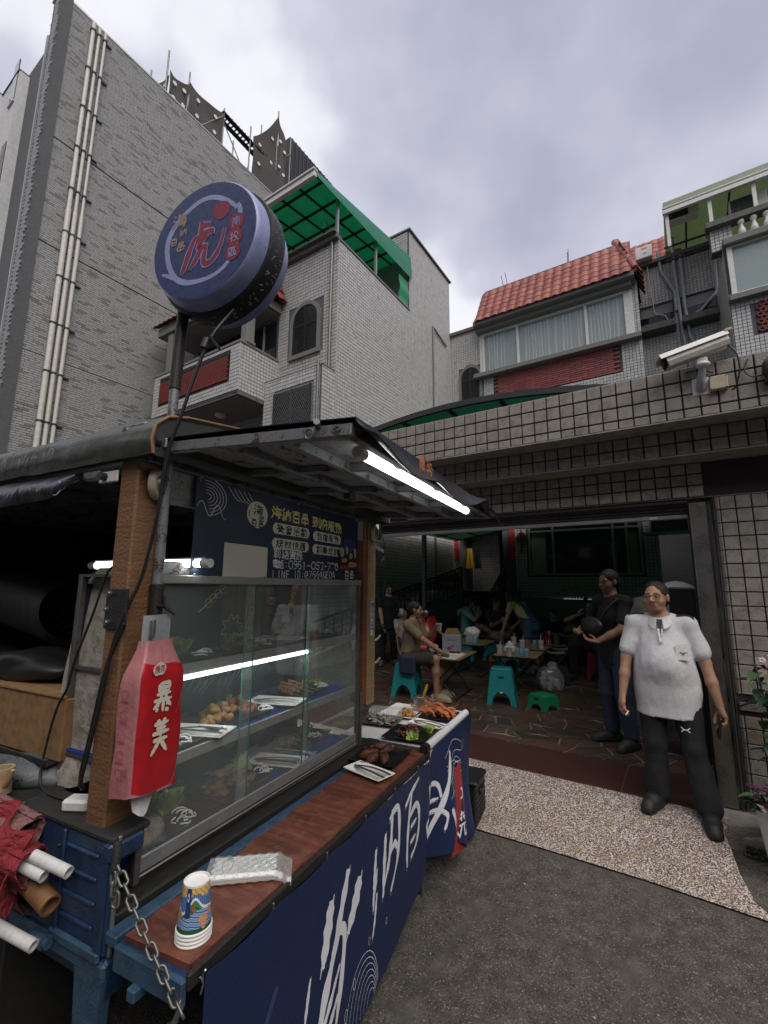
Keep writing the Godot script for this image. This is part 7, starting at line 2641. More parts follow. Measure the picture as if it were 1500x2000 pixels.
	mb = MB.new()
	mb.box(V3(0,0.295,0), V3(0.385,0.035,0.305), 0.012)
	put("lid", mb, "black_plastic", cr)
	for k in 6:
		mb = MB.new()
		mb.box(V3(0.182,0.05 + k * 0.036,0), V3(0.008,0.012,0.24), 0.003)
		put("rib", mb, "black_plastic", cr)
	mb = MB.new()
	mb.box(V3(0.19,0.22,0), V3(0.02,0.04,0.1), 0.008)
	put("handle", mb, "black_plastic", cr)
	lamps_and_boxes()

func inside_truck() -> void:
	var mb := MB.new()
	var hb := thing("added_dark_boards", "added dark boards at the far side and front of the truck bed keeping its inside dark", "boards", TO, TYAW)
	ab("added_far_board", -2.7,-0.95,0.77,2.1,1.672,1.69, "dark_steel", hb)  # dark board added so that the inside of the truck stays dark
	ab("front_board", -2.72,-2.70,0.77,2.3,0.0,1.7, "dark_steel", hb)
	ab("shelf_board", -2.4,-0.95,1.34,1.36,0.30,1.3, "dark_steel", hb)
	ab("shelf_leg", -0.99,-0.96,0.77,1.34,0.32,0.35, "dark_steel", hb)
	ab("blue_ledge", -1.7,-0.85,1.77,1.80,0.8,0.86, "blue_light", hb)
	var fn2 := thing("exhaust_fan_drum", "dark round exhaust fan drum above the cardboard box inside the truck", "fan", T(-1.28,1.58,0.55), TYAW)
	mb = MB.new()
	mb.lathe([V2(0.20,-0.26), V2(0.215,-0.25), V2(0.215,0.0), V2(0.225,0.012), V2(0.195,0.015), V2(0.19,-0.02)], 32)
	var dr := put("drum", mb, "galv_dark", fn2)
	dr.rotation.x = PI / 2
	for k in 26:
		mb = MB.new()
		mb.grid(2,4, func(u: float, v: float):return Vector3(cos(TAU * k / 26 + v * 0.5 + u * 0.03), sin(TAU * k / 26 + v * 0.5 + u * 0.03), 0) * (0.05 + 0.13 * v) + V3(0,0,-0.02 - u * 0.03), 0.002)
		put("blade", mb, "dark_steel", fn2)
	mb = MB.new()
	mb.blob(V3(0,0,-0.02), V3(0.05,0.05,0.03))
	put("hub", mb, "dark_steel", fn2)
	var hs := thing("ribbed_duct_hose", "thick black ribbed duct hose at the left edge inside the truck", "hose", T(-1.62,1.56,0.42), TYAW)
	for k in 9:
		mb = MB.new()
		mb.lathe([V2(0.13,-0.03), V2(0.155,0.0), V2(0.13,0.03)], 24)
		var o := put("rib", mb, "black_plastic", hs)
		o.rotation.z = PI / 2 + 0.2
		o.position = V3(0.22 - k * 0.062,0.01 * k, 0)
	var cb := thing("brown_cardboard_box", "open brown cardboard box lying under the fan drum inside the truck", "box", T(-1.20,1.08,0.28), TYAW)
	mb = MB.new()
	mb.box(V3(0,0.105,0), V3(0.85,0.21,0.34), 0.004)
	put("carton", mb, "card", cb)
	mb = MB.new()
	mb.box(V3(0,0.215,0.10), V3(0.84,0.006,0.15))
	put("flap", mb, "card", cb)
	var cl := thing("dark_folded_cloth", "dark cloth bundle lying on the cardboard box", "cloth", T(-1.28,1.30,0.26), TYAW)
	mb = MB.new()
	mb.blob(V3(0,0.05,0), V3(0.25,0.06,0.13), 16,9,0.16,2.0)
	put("bundle", mb, "black_plastic", cl)
	var sb := thing("plastic_food_bag", "printed clear plastic bag with yellow label stacked under the cardboard box", "bag", T(-1.12,1.005,0.20), TYAW)
	mb = MB.new()
	mb.blob(V3(0,0.03,0), V3(0.36,0.045,0.12), 18,9,0.12,4.0)
	put("bag", mb, "pvc_grey", sb)
	mb = MB.new()
	mb.grid(12,6, func(u: float, v: float):return V3(lerpf(-0.22,0.12, u), 0.086 - 0.035 * (v - 0.3) ** 2 * 6.0 - 0.12 * (u - 0.5) ** 2 * 0.4, lerpf(0.01,0.105, v)), 0.001)
	put("yellow_label", mb, "ink_gold", sb)
	var tr := thing("black_slotted_tray", "black slotted metal tray lying above the plastic bags inside the truck", "tray", T(-1.15,1.065,0.18), TYAW)
	mb = MB.new()
	mb.box(V3(0,0.008,0), V3(0.7,0.012,0.20), 0.003)
	mb.box(V3(0,0.02,0.10), V3(0.7,0.02,0.006), 0.002)
	put("pan", mb, "dark_steel", tr)
	var gb := thing("grey_sack", "lumpy grey plastic sack at the truck edge behind the beige nozzle", "sack", T(-0.98,0.99,0.10), TYAW)
	mb = MB.new()
	mb.blob(V3(0,0.03,0), V3(0.20,0.06,0.09), 20,10,0.13,6.0)
	put("sack", mb, "galv_dark", gb)
	var bn := thing("beige_nozzle", "beige plastic pipe nozzle with a lever at the left edge of the truck", "nozzle", T(-0.86,1.015,-0.02), TYAW)
	mb = MB.new()
	mb.lathe([V2(0.0,0.0), V2(0.034,0.0), V2(0.032,0.05), V2(0.036,0.06), V2(0.036,0.078), V2(0.026,0.078), V2(0.026,0.03), V2(0,0.03)], 18)
	put("barrel", mb, "beige_plastic", bn)
	mb = MB.new()
	mb.tube([V3(0.03,0.03,0), V3(0.05,0.05,0.0), V3(0.066,0.082,0.0)], [0.010,0.009,0.006], 8)
	mb.tube([V3(0.02,0.02,0.02), V3(0.04,0.01,0.03)], 0.008,8)
	put("lever", mb, "beige_plastic", bn)
	var gh := thing("grill_hood", "stained metal grill hood behind the display case", "hood", T(-1.1,0.8,1.1), TYAW)
	mb = MB.new()
	mb.box(V3(0,0.25,0), V3(0.5,0.5,0.7), 0.01)
	put("body", mb, "dark_steel", gh)
	mb = MB.new()
	mb.box(V3(0,0.75,0), V3(0.5,0.06,0.7), 0.01)
	put("canopy", mb, "galv_dark", gh)

func cups(at: Vector3) -> void:
	var g := thing("paper_cup_stack", "upside down stack of four paper cups printed with coloured mountains and clouds", "cups", at, TYAW + 0.5)
	for k in 4:
		var mb := MB.new()
		var y := k * 0.0085
		if k < 3:
			mb.lathe([V2(0.043, y), V2(0.0455, y + 0.001), V2(0.0465, y + 0.0035), V2(0.0455, y + 0.006), V2(0.0435, y + 0.007), V2(0.043, y + 0.012)], 40)
			put("cup_rim", mb, "white_ceramic", g)
		else:
			mb.lathe([V2(0.043, y), V2(0.0455, y + 0.001), V2(0.0465, y + 0.0035), V2(0.0455, y + 0.006), V2(0.0435, y + 0.007)], 40)
			mb.lathe([V2(0.0335, y + 0.1055), V2(0.0335, y + 0.112), V2(0.0315, y + 0.112), V2(0.031, y + 0.106), V2(0.0, y + 0.105)], 40)
			put("cup", mb, "white_ceramic", g)
	var y0 := 0.0325
	var pal := {"sky": Color(0.035,0.10,0.33), "yel": Color(0.58,0.44,0.14), "grn": Color(0.05,0.22,0.07), "dgn": Color(0.02,0.09,0.04), "wht": Color(0.72,0.73,0.74), "org": Color(0.60,0.17,0.06), "pch": Color(0.62,0.33,0.18), "nav": Color(0.02,0.04,0.14), "brn": Color(0.12,0.04,0.02), "lbl": Color(0.14,0.26,0.46)}
	var w := 512
	var h := 192
	tex_of("cup_art", w, h, func(i):
		var x := float(i % w) / w
		var y := 1.0 - float(i / w) / h
		var q := x * 3.0
		var f := q - floorf(q)
		var c: Color = pal.wht
		var cloud := 0.80 + 0.05 * sin(q * 9.0) + 0.04 * absf(sin(q * 17.0))
		var mt := 0.62 + 0.14 * sin(q * TAU * 1.0 + 0.6) + 0.04 * sin(q * 13.0)
		var m2 := 0.44 + 0.20 * absf(sin(q * 3.3 + 0.4))
		if y > cloud:
			c = pal.yel if sin(q * 34.0 + y * 40.0) > -0.75 else pal.org
		elif y > mt:
			c = pal.sky if sin(x * 260.0) > -0.2 else pal.lbl
		elif y > mt - 0.07:
			c = pal.wht
		elif y > m2 - 0.12:
			c = pal.grn if sin(q * 20.0 + y * 46.0) > -0.6 else pal.dgn
		elif y > 0.10:
			var sw := sin(y * 60.0 + q * 11.0)
			c = pal.lbl if sw > 0.2 else (pal.wht if sw > -0.35 else pal.sky)
		else:
			c = pal.dgn
		if f > 0.82 and y > 0.35:
			c = pal.nav
			if Vector2((f - 0.9) * 3.0, y - 0.8).length() < 0.10 and Vector2((f - 0.9) * 3.0, y - 0.8).length() > 0.055:
				c = pal.wht
		var d := Vector2((f - 0.42) * 1.15, y - 0.24)
		var r := d.length()
		if r < 0.20:
			var s := sin(r * 75.0 - d.angle() * 1.0)
			if r < 0.15 + 0.04 * sin(d.angle() * 3.0):
				c = pal.pch if s > -0.35 else pal.org
		d = Vector2((f - 0.62) * 1.1, y - 0.40)
		if d.length() < 0.09 and d.x + d.y > -0.05:
			c = pal.org if sin(d.length() * 90.0) > 0.0 else pal.pch
		d = Vector2((f - 0.08) * 1.6, y - 0.56)
		if d.length() < 0.09 * (1.0 + 0.3 * sin(d.angle() * 5.0)):
			c = pal.brn if sin(d.x * 90.0) > -0.2 else pal.org
		return c.linear_to_srgb())
	var m := StandardMaterial3D.new()
	m.albedo_texture = tex.cup_art
	m.roughness = 0.35
	var mb := MB.new()
	mb.lathe([V2(0.0434, y0), V2(0.0335, y0 + 0.100)], 48)
	put("printed_sleeve", mb, m, g)

func chopsticks(at: Vector3) -> void:
	var g := thing("chopstick_pack", "clear plastic pack of wooden chopsticks in green printed sleeves on the counter", "chopsticks", at, TYAW + 0.62)
	for r in 2:
		for k in 11:
			var mb := MB.new()
			mb.box(V3(0,0.006 + r * 0.011,-0.052 + k * 0.0104), Vector3(0.205 - 0.006 * (k % 3), 0.010,0.0098), 0.003)
			put("chopstick_pair", mb, "wood_pale" if r == 0 else "paper_white", g)
	var mb := MB.new()
	mb.grid(26,14, func(u: float, v: float):
		var x := lerpf(-0.115,0.15, u)
		var z := lerpf(0.062,-0.062, v)
		return V3(x, 0.0265 + 0.0025 * sin(x * 190.0 + z * 60.0) * sin(z * 140.0) - 0.022 * smoothstep(0.102,0.15, x) - 0.02 * smoothstep(0.9,1.0, absf(v - 0.5) * 2.0), z), 0.0004)
	put("wrapper", mb, "film", g)
	mb = MB.new()
	for k in 7:
		for i in 15:
			if rng.randf() < 0.8:
				ribbon(mb, [V2(-0.02 + i * 0.0085,-0.035 + k * 0.0105), V2(-0.02 + i * 0.0085 + 0.004,-0.032 + k * 0.0105 + rng.randf() * 0.003)], 0.0016, func(x: float, y: float, l: float): return V3(x, 0.0228 + l, -y), 0.0)
	write(mb, "R", V2(-0.062,0.030), V2(0.018,0.017), Vector2.ZERO, 0.003, func(x: float, y: float, l: float): return V3(x, 0.0228 + l, -y))
	var oval := []
	for i in 25:
		oval.append(Vector2(-0.055 + cos(TAU * i / 24) * 0.016,0.01 + sin(TAU * i / 24) * 0.045))
	ribbon(mb, oval, 0.0016, func(x: float, y: float, l: float): return V3(x, 0.0229 + l, -y), 0.0)
	put("green_print", mb, "ink_green", g)

func lamps_and_boxes() -> void:
	for q in [[-0.358,2.03,0.075,0.5, "round milky side lamp on the near wooden post behind the pole"], [-0.355,2.035,1.66,0.2, "round ribbed reflector lamp on the pale far post"]]:
		var g := thing("round_post_lamp", q[4], "lamp", T(q[0], q[1], q[2]), TYAW + q[3])
		var mb := MB.new()
		mb.lathe([V2(0.052,0.0), V2(0.054,0.012), V2(0.048,0.022), V2(0.036,0.024), V2(0.034,0.020), V2(0.0,0.030)], 28)
		var o := put("lens", mb, "cream_box", g)
		o.rotation = V3(0,0,-PI / 2)
		mb = MB.new()
		mb.lathe([V2(0.035,0.022), V2(0.03,0.034), V2(0.0,0.038)], 24)
		o = put("glass_dome", mb, "steel_dull", g)
		o.rotation = V3(0,0,-PI / 2)
	var st := thing("blue_post_sticker", "white sticker with blue characters on the pale far post", "sticker", T(-0.3575,1.50,1.665), TYAW)
	var mb := MB.new()
	mb.box(V3(0,0,0), V3(0.0015,0.21,0.035))
	put("paper", mb, "paper_white", st)
	mb = MB.new()
	var k := 0
	for ch in "請至手高門":
		write(mb, ch, V2(-0.0135,0.064 - k * 0.039), V2(0.027,0.033), Vector2.ZERO, 0.0052, func(x: float, y: float, l: float): return V3(0.001 + l, y, -x))
		k += 1
	put("blue_writing", mb, "ink_blue", st)
	var lc := thing("chrome_latch", "scratched chrome door latch hardware on the far post", "latch", T(-0.40,1.18,1.74), TYAW)
	mb = MB.new()
	mb.box(V3(0,0.09,0), V3(0.05,0.19,0.018), 0.004)
	put("plate", mb, "galv", lc)
	for y in [0.03,0.17]:
		mb = MB.new()
		mb.tube([V3(0.02, y, -0.01), V3(0.03, y + 0.012,-0.035), V3(0.035, y + 0.03,-0.055)], 0.009,8)
		put("lever", mb, "galv", lc)
	var bx := thing("black_control_box", "black box with a white label and cables on a bracket behind the far post", "box", T(-0.52,2.02,1.82), TYAW)
	mb = MB.new()
	mb.box(V3(0,0.06,0), V3(0.2,0.12,0.2), 0.006)
	put("case", mb, "black_plastic", bx)
	mb = MB.new()
	mb.box(V3(0.101,0.075,-0.03), V3(0.002,0.055,0.04))
	put("label", mb, "paper_white", bx)
	mb = MB.new()
	mb.tube(smooth([V3(0.1,0.05,-0.08), V3(0.12,-0.02,-0.1), V3(0.11,-0.12,-0.12), V3(0.1,-0.15,-0.06), V3(0.1,-0.05,0.02), V3(0.09,0.0,0.07)], 6), 0.004,6)
	put("cable", mb, "black_plastic", bx)
	var pb := thing("white_hanging_bag", "white plastic bag hanging beside the red brown post", "bag", T(-0.42,1.42,1.535), TYAW)
	mb = MB.new()
	mb.grid(8,12, func(u: float, v: float):return Vector3(0.01 * sin(v * 7.0 + u * 4.0), lerpf(0.11,-0.10, v), lerpf(0.008,0.008 + 0.04 * sin(v * PI) , u) * -1.0 + 0.02 * sin(v * 3.0)), 0.002)
	put("sheet", mb, "paper_white", pb)

const SKIN := Color(0.40,0.235,0.155)

func bone(a: Vector3, b: Vector3, ra: float, rb: float, k := 0.03, flat_dir := Vector3.ZERO, fk := 1.0, sg := 1.0) -> Array:
	return [0, a, b, ra, rb, k, sg, flat_dir, fk]

func ell(c: Vector3, r: Vector3, k := 0.02, sg := 1.0) -> Array:
	return [1, c, r, 0.0,0.0, k, sg, Vector3.ZERO, 1.0]

func cut(n: Vector3, d: float) -> Array:
	return [2, n, Vector3.ZERO, d, 0.0,0.0,1.0, Vector3.ZERO, 1.0]

func sdf(mb: MB, prims: Array, cell: float, colf: Callable, wr := 0.0, wf := 6.0) -> void:
	var lo := Vector3.ONE * 1e9
	var hi := -lo
	for q in prims:
		if q[0] == 2 or q[6] < 0.0:
			continue
		var m: float = maxf(q[3], q[4]) + 0.01
		if q[0] == 1:
			lo = lo.min(q[1] - q[2])
			hi = hi.max(q[1] + q[2])
		else:
			lo = lo.min((q[1] as Vector3).min(q[2]) - Vector3.ONE * m)
			hi = hi.max((q[1] as Vector3).max(q[2]) + Vector3.ONE * m)
	lo -= Vector3.ONE * cell * 2.5
	hi += Vector3.ONE * cell * 2.5
	var nx := int((hi.x - lo.x) / cell) + 2
	var ny := int((hi.y - lo.y) / cell) + 2
	var nz := int((hi.z - lo.z) / cell) + 2
	var fld := PackedFloat32Array()
	fld.resize(nx * ny * nz)
	fld.fill(1.0)
	var nxy := nx * ny
	for q in prims:
		if q[0] == 2:
			continue
		var a: Vector3 = q[1]
		var b: Vector3 = q[2]
		var kk: float = q[5]
		var mg: float = kk + cell * 2.5
		var l: Vector3
		var h: Vector3
		if q[0] == 1:
			l = a - b - Vector3.ONE * mg
			h = a + b + Vector3.ONE * mg
		else:
			var m: float = maxf(q[3], q[4]) + mg
			l = a.min(b) - Vector3.ONE * m
			h = a.max(b) + Vector3.ONE * m
		var x0 := maxi(0, int((l.x - lo.x) / cell))
		var x1 := mini(nx - 1, int((h.x - lo.x) / cell) + 1)
		var y0 := maxi(0, int((l.y - lo.y) / cell))
		var y1 := mini(ny - 1, int((h.y - lo.y) / cell) + 1)
		var z0 := maxi(0, int((l.z - lo.z) / cell))
		var z1 := mini(nz - 1, int((h.z - lo.z) / cell) + 1)
		var ba := b - a
		var bb := maxf(ba.length_squared(), 1e-9)
		var ra: float = q[3]
		var dr: float = q[4] - q[3]
		var fd: Vector3 = q[7]
		var fk: float = q[8] - 1.0
		var el: bool = q[0] == 1
		var mr := minf(b.x, minf(b.y, b.z)) if el else 0.0
		var neg: bool = q[6] < 0.0
		var flatten := fk != 0.0
		for z in range(z0, z1 + 1):
			for y in range(y0, y1 + 1):
				var at := z * nxy + y * nx
				for x in range(x0, x1 + 1):
					var p := V3(lo.x + x * cell, lo.y + y * cell, lo.z + z * cell) - a
					var d: float
					if el:
						d = ((p / b).length() - 1.0) * mr
					else:
						var t := clampf(p.dot(ba) / bb, 0.0,1.0)
						p -= ba * t
						if flatten:
							p += fd * (p.dot(fd) * fk)
						d = p.length() - ra - dr * t
					var i := at + x
					var e := fld[i]
					if neg:
						d = -d
						var hh := maxf(kk - absf(e - d), 0.0)
						fld[i] = maxf(e, d) + hh * hh / maxf(kk, 1e-6) * 0.25
					else:
						var hh := maxf(kk - absf(e - d), 0.0)
						fld[i] = minf(e, d) - hh * hh / maxf(kk, 1e-6) * 0.25
	for q in prims:
		if q[0] == 2:
			var n: Vector3 = q[1]
			for z in nz:
				for y in ny:
					for x in nx:
						var d: float = n.dot(V3(lo.x + x * cell, lo.y + y * cell, lo.z + z * cell)) - q[3]
						var i := z * nxy + y * nx + x
						if d > fld[i]:
							fld[i] = d
	if wr > 0.0:
		for i in fld.size():
			if absf(fld[i]) < cell * 3.0:
				var p := lo + V3(i % nx, (i / nx) % ny, i / nxy) * cell
				fld[i] += wr * fn.get_noise_3d(p.x * wf, p.y * wf * 0.55, p.z * wf)
	var vid := PackedInt32Array()
	vid.resize(nx * ny * nz)
	vid.fill(-1)
	var co := [0,1, nx, nx + 1, nxy, nxy + 1, nxy + nx, nxy + nx + 1]
	var ed := [[0,1], [2,3], [4,5], [6,7], [0,2], [1,3], [4,6], [5,7], [0,4], [1,5], [2,6], [3,7]]
	for z in nz - 1:
		for y in ny - 1:
			for x in nx - 1:
				var i := z * nxy + y * nx + x
				if absf(fld[i]) > cell * 2.2:
					continue
				var v := []
				var ins := 0
				for c in 8:
					var f := fld[i + co[c]]
					v.append(f)
					if f < 0.0:
						ins += 1
				if ins == 0 or ins == 8:
					continue
				var s := Vector3.ZERO
				var n := 0
				for e in ed:
					var f0: float = v[e[0]]
					var f1: float = v[e[1]]
					if (f0 < 0.0) != (f1 < 0.0):
						var t := f0 / (f0 - f1)
						var c0: int = e[0]
						var c1: int = e[1]
						s += V3(c0 & 1, (c0 >> 1) & 1, c0 >> 2).lerp(V3(c1 & 1, (c1 >> 1) & 1, c1 >> 2), t)
						n += 1
				s /= n
				var g := V3(v[1] + v[3] + v[5] + v[7] - v[0] - v[2] - v[4] - v[6], v[2] + v[3] + v[6] + v[7] - v[0] - v[1] - v[4] - v[5], v[4] + v[5] + v[6] + v[7] - v[0] - v[1] - v[2] - v[3])
				var p := lo + (V3(x, y, z) + s) * cell
				mb.col = colf.call(p)
				vid[i] = mb.vert(p, g, V2(p.x, p.y))
	for z in range(1, nz - 1):
		for y in range(1, ny - 1):
			for x in range(1, nx - 1):
				var i := z * nxy + y * nx + x
				if vid[i] < 0:
					continue
				var f0 := fld[i]
				for ax in 3:
					var st: int = [1, nx, nxy][ax]
					var f1 := fld[i + st]
					if (f0 < 0.0) == (f1 < 0.0):
						continue
					var u: int = [nx, nxy, 1][ax]
					var w: int = [nxy, 1, nx][ax]
					var a := vid[i]
					var b := vid[i - u]
					var c := vid[i - u - w]
					var d := vid[i - w]
					if a < 0 or b < 0 or c < 0 or d < 0:
						continue
					if f0 < 0.0:
						mb.tri(a, b, c)
						mb.tri(a, c, d)
					else:
						mb.tri(a, c, b)
						mb.tri(a, d, c)

func ik(s: Vector3, w: Vector3, l1: float, l2: float, pole: Vector3) -> Vector3:
	var d := w - s
	var l := minf(d.length(), (l1 + l2) * 0.995)
	var dn := d.normalized()
	var x := (l * l + l1 * l1 - l2 * l2) / (2.0 * l)
	var hh := sqrt(maxf(l1 * l1 - x * x, 0.0))
	var pp := (pole - dn * pole.dot(dn)).normalized()
	return s + dn * x + pp * hh

func face_col(skin: Color, p: Vector3, stubble := 0.0) -> Color:
	var c := skin
	var ax := absf(p.x)
	if p.z > 0.05:
		if absf(ax - 0.031) < 0.016 and absf(p.y - 0.030 + (ax - 0.031) * 0.12) < 0.0045:
			c = Color(0.025,0.02,0.018)
		elif absf(ax - 0.031) < 0.013 and absf(p.y - 0.005) < 0.0042:
			c = Color(0.03,0.022,0.02)
		elif ax < 0.024 and absf(p.y + 0.063) < 0.0035:
			c = Color(0.10,0.03,0.025)
		elif ax < 0.022 and absf(p.y + 0.063) < 0.012 and p.z > 0.075:
			c = skin.lerp(Color(0.36,0.12,0.10), 0.6)
		elif p.y < -0.03 and absf(p.y + 0.06) > 0.014 and stubble > 0.0:
			c = skin.lerp(Color(0.16,0.12,0.10), stubble)
		elif V2(ax - 0.045, p.y + 0.03).length() < 0.02:
			c = skin.lerp(Color(0.46,0.20,0.14), 0.25)
	return c

func head_prims(fat: float) -> Array:
	return [ell(V3(0,0.03,-0.012), V3(0.076,0.088,0.096), 0.02), ell(V3(0,-0.035,0.022), V3(0.062 + fat * 0.4,0.078,0.068), 0.03), ell(V3(0,-0.092,0.046), V3(0.032 + fat, 0.023,0.028), 0.03),
		ell(V3(0.04,-0.032,0.055), V3(0.028 + fat * 0.5,0.028,0.024), 0.02), ell(V3(-0.04,-0.032,0.055), V3(0.028 + fat * 0.5,0.028,0.024), 0.02),
		bone(V3(-0.042,0.024,0.074), V3(0.042,0.024,0.074), 0.012,0.012,0.012), ell(V3(0.031,0.005,0.094), V3(0.017,0.011,0.012), 0.008,-1.0), ell(V3(-0.031,0.005,0.094), V3(0.017,0.011,0.012), 0.008,-1.0),
		ell(V3(0.031,0.003,0.076), V3(0.0145,0.012,0.0135), 0.004), ell(V3(-0.031,0.003,0.076), V3(0.0145,0.012,0.0135), 0.004),
		bone(V3(0,0.014,0.086), V3(0,-0.026,0.106), 0.0085,0.0125,0.012), ell(V3(0.013,-0.031,0.094), V3(0.010,0.009,0.010), 0.008), ell(V3(-0.013,-0.031,0.094), V3(0.010,0.009,0.010), 0.008),
		bone(V3(-0.019,-0.0575,0.083), V3(0.019,-0.0575,0.083), 0.0065,0.0065,0.008), bone(V3(-0.017,-0.0695,0.083), V3(0.017,-0.0695,0.083), 0.0075,0.0075,0.008),
		ell(V3(0.078 + fat * 0.2,-0.004,-0.008), V3(0.011,0.032,0.019), 0.008), ell(V3(-0.078 - fat * 0.2,-0.004,-0.008), V3(0.011,0.032,0.019), 0.008)]

func hand(mb: MB, wrist: Vector3, dir: Vector3, palm: Vector3, curl: float, side: float, cell: float, skin: Color) -> void:
	var y := -dir.normalized()
	var z := (palm - y * palm.dot(y)).normalized()
	var x := y.cross(z)
	var old := mb.xf
	mb.xf = old * Transform3D(Basis(x, y, z), wrist)
	var pr := [bone(V3(0,0.012,0), V3(0,-0.03,0), 0.024,0.030,0.015, V3(0,0,1), 1.5), bone(V3(-0.022,-0.055,0.0), V3(0.022,-0.055,0.0), 0.019,0.020,0.015, V3(0,0,1), 1.5), bone(V3(0,-0.02,0), V3(0,-0.06,0), 0.030,0.032,0.015, V3(0,0,1), 1.8)]
	var ln := [0.030,0.034,0.032,0.025]
	for k in 4:
		var bx := (1.5 - k) * 0.0185 * side
		var a := V3(bx, -0.078 + absf(k - 1.3) * 0.004,0)
		var c := curl * (0.85 + 0.12 * k)
		var p := a
		var ang := c * 0.5
		for s in 3:
			var l: float = ln[k] * [1.15,0.8,0.62][s]
			var q := p + V3(bx * 0.04,-cos(ang), sin(ang)) * l
			pr.append(bone(p, q, 0.0092 - s * 0.001,0.0084 - s * 0.001,0.005))
			p = q
			ang += c
	var t0 := V3(0.022 * side, -0.018,0.008)
	var t1 := t0 + V3(0.026 * side, -0.026,0.014 + curl * 0.006)
	var t2 := t1 + V3(0.008 * side - curl * 0.01 * side, -0.026,0.010 + curl * 0.008)
	var t3 := t2 + V3(-0.004 * side - curl * 0.008 * side, -0.020,0.006 + curl * 0.006)
	pr.append(bone(t0, t1,0.015,0.011,0.012))
	pr.append(bone(t1, t2,0.0108,0.0098,0.005))
	pr.append(bone(t2, t3,0.0098,0.008,0.005))
	sdf(mb, pr, cell, func(p: Vector3): return skin.lerp(Color(0.50,0.24,0.18), 0.3 if p.y < -0.085 else 0.05))
	mb.xf = old

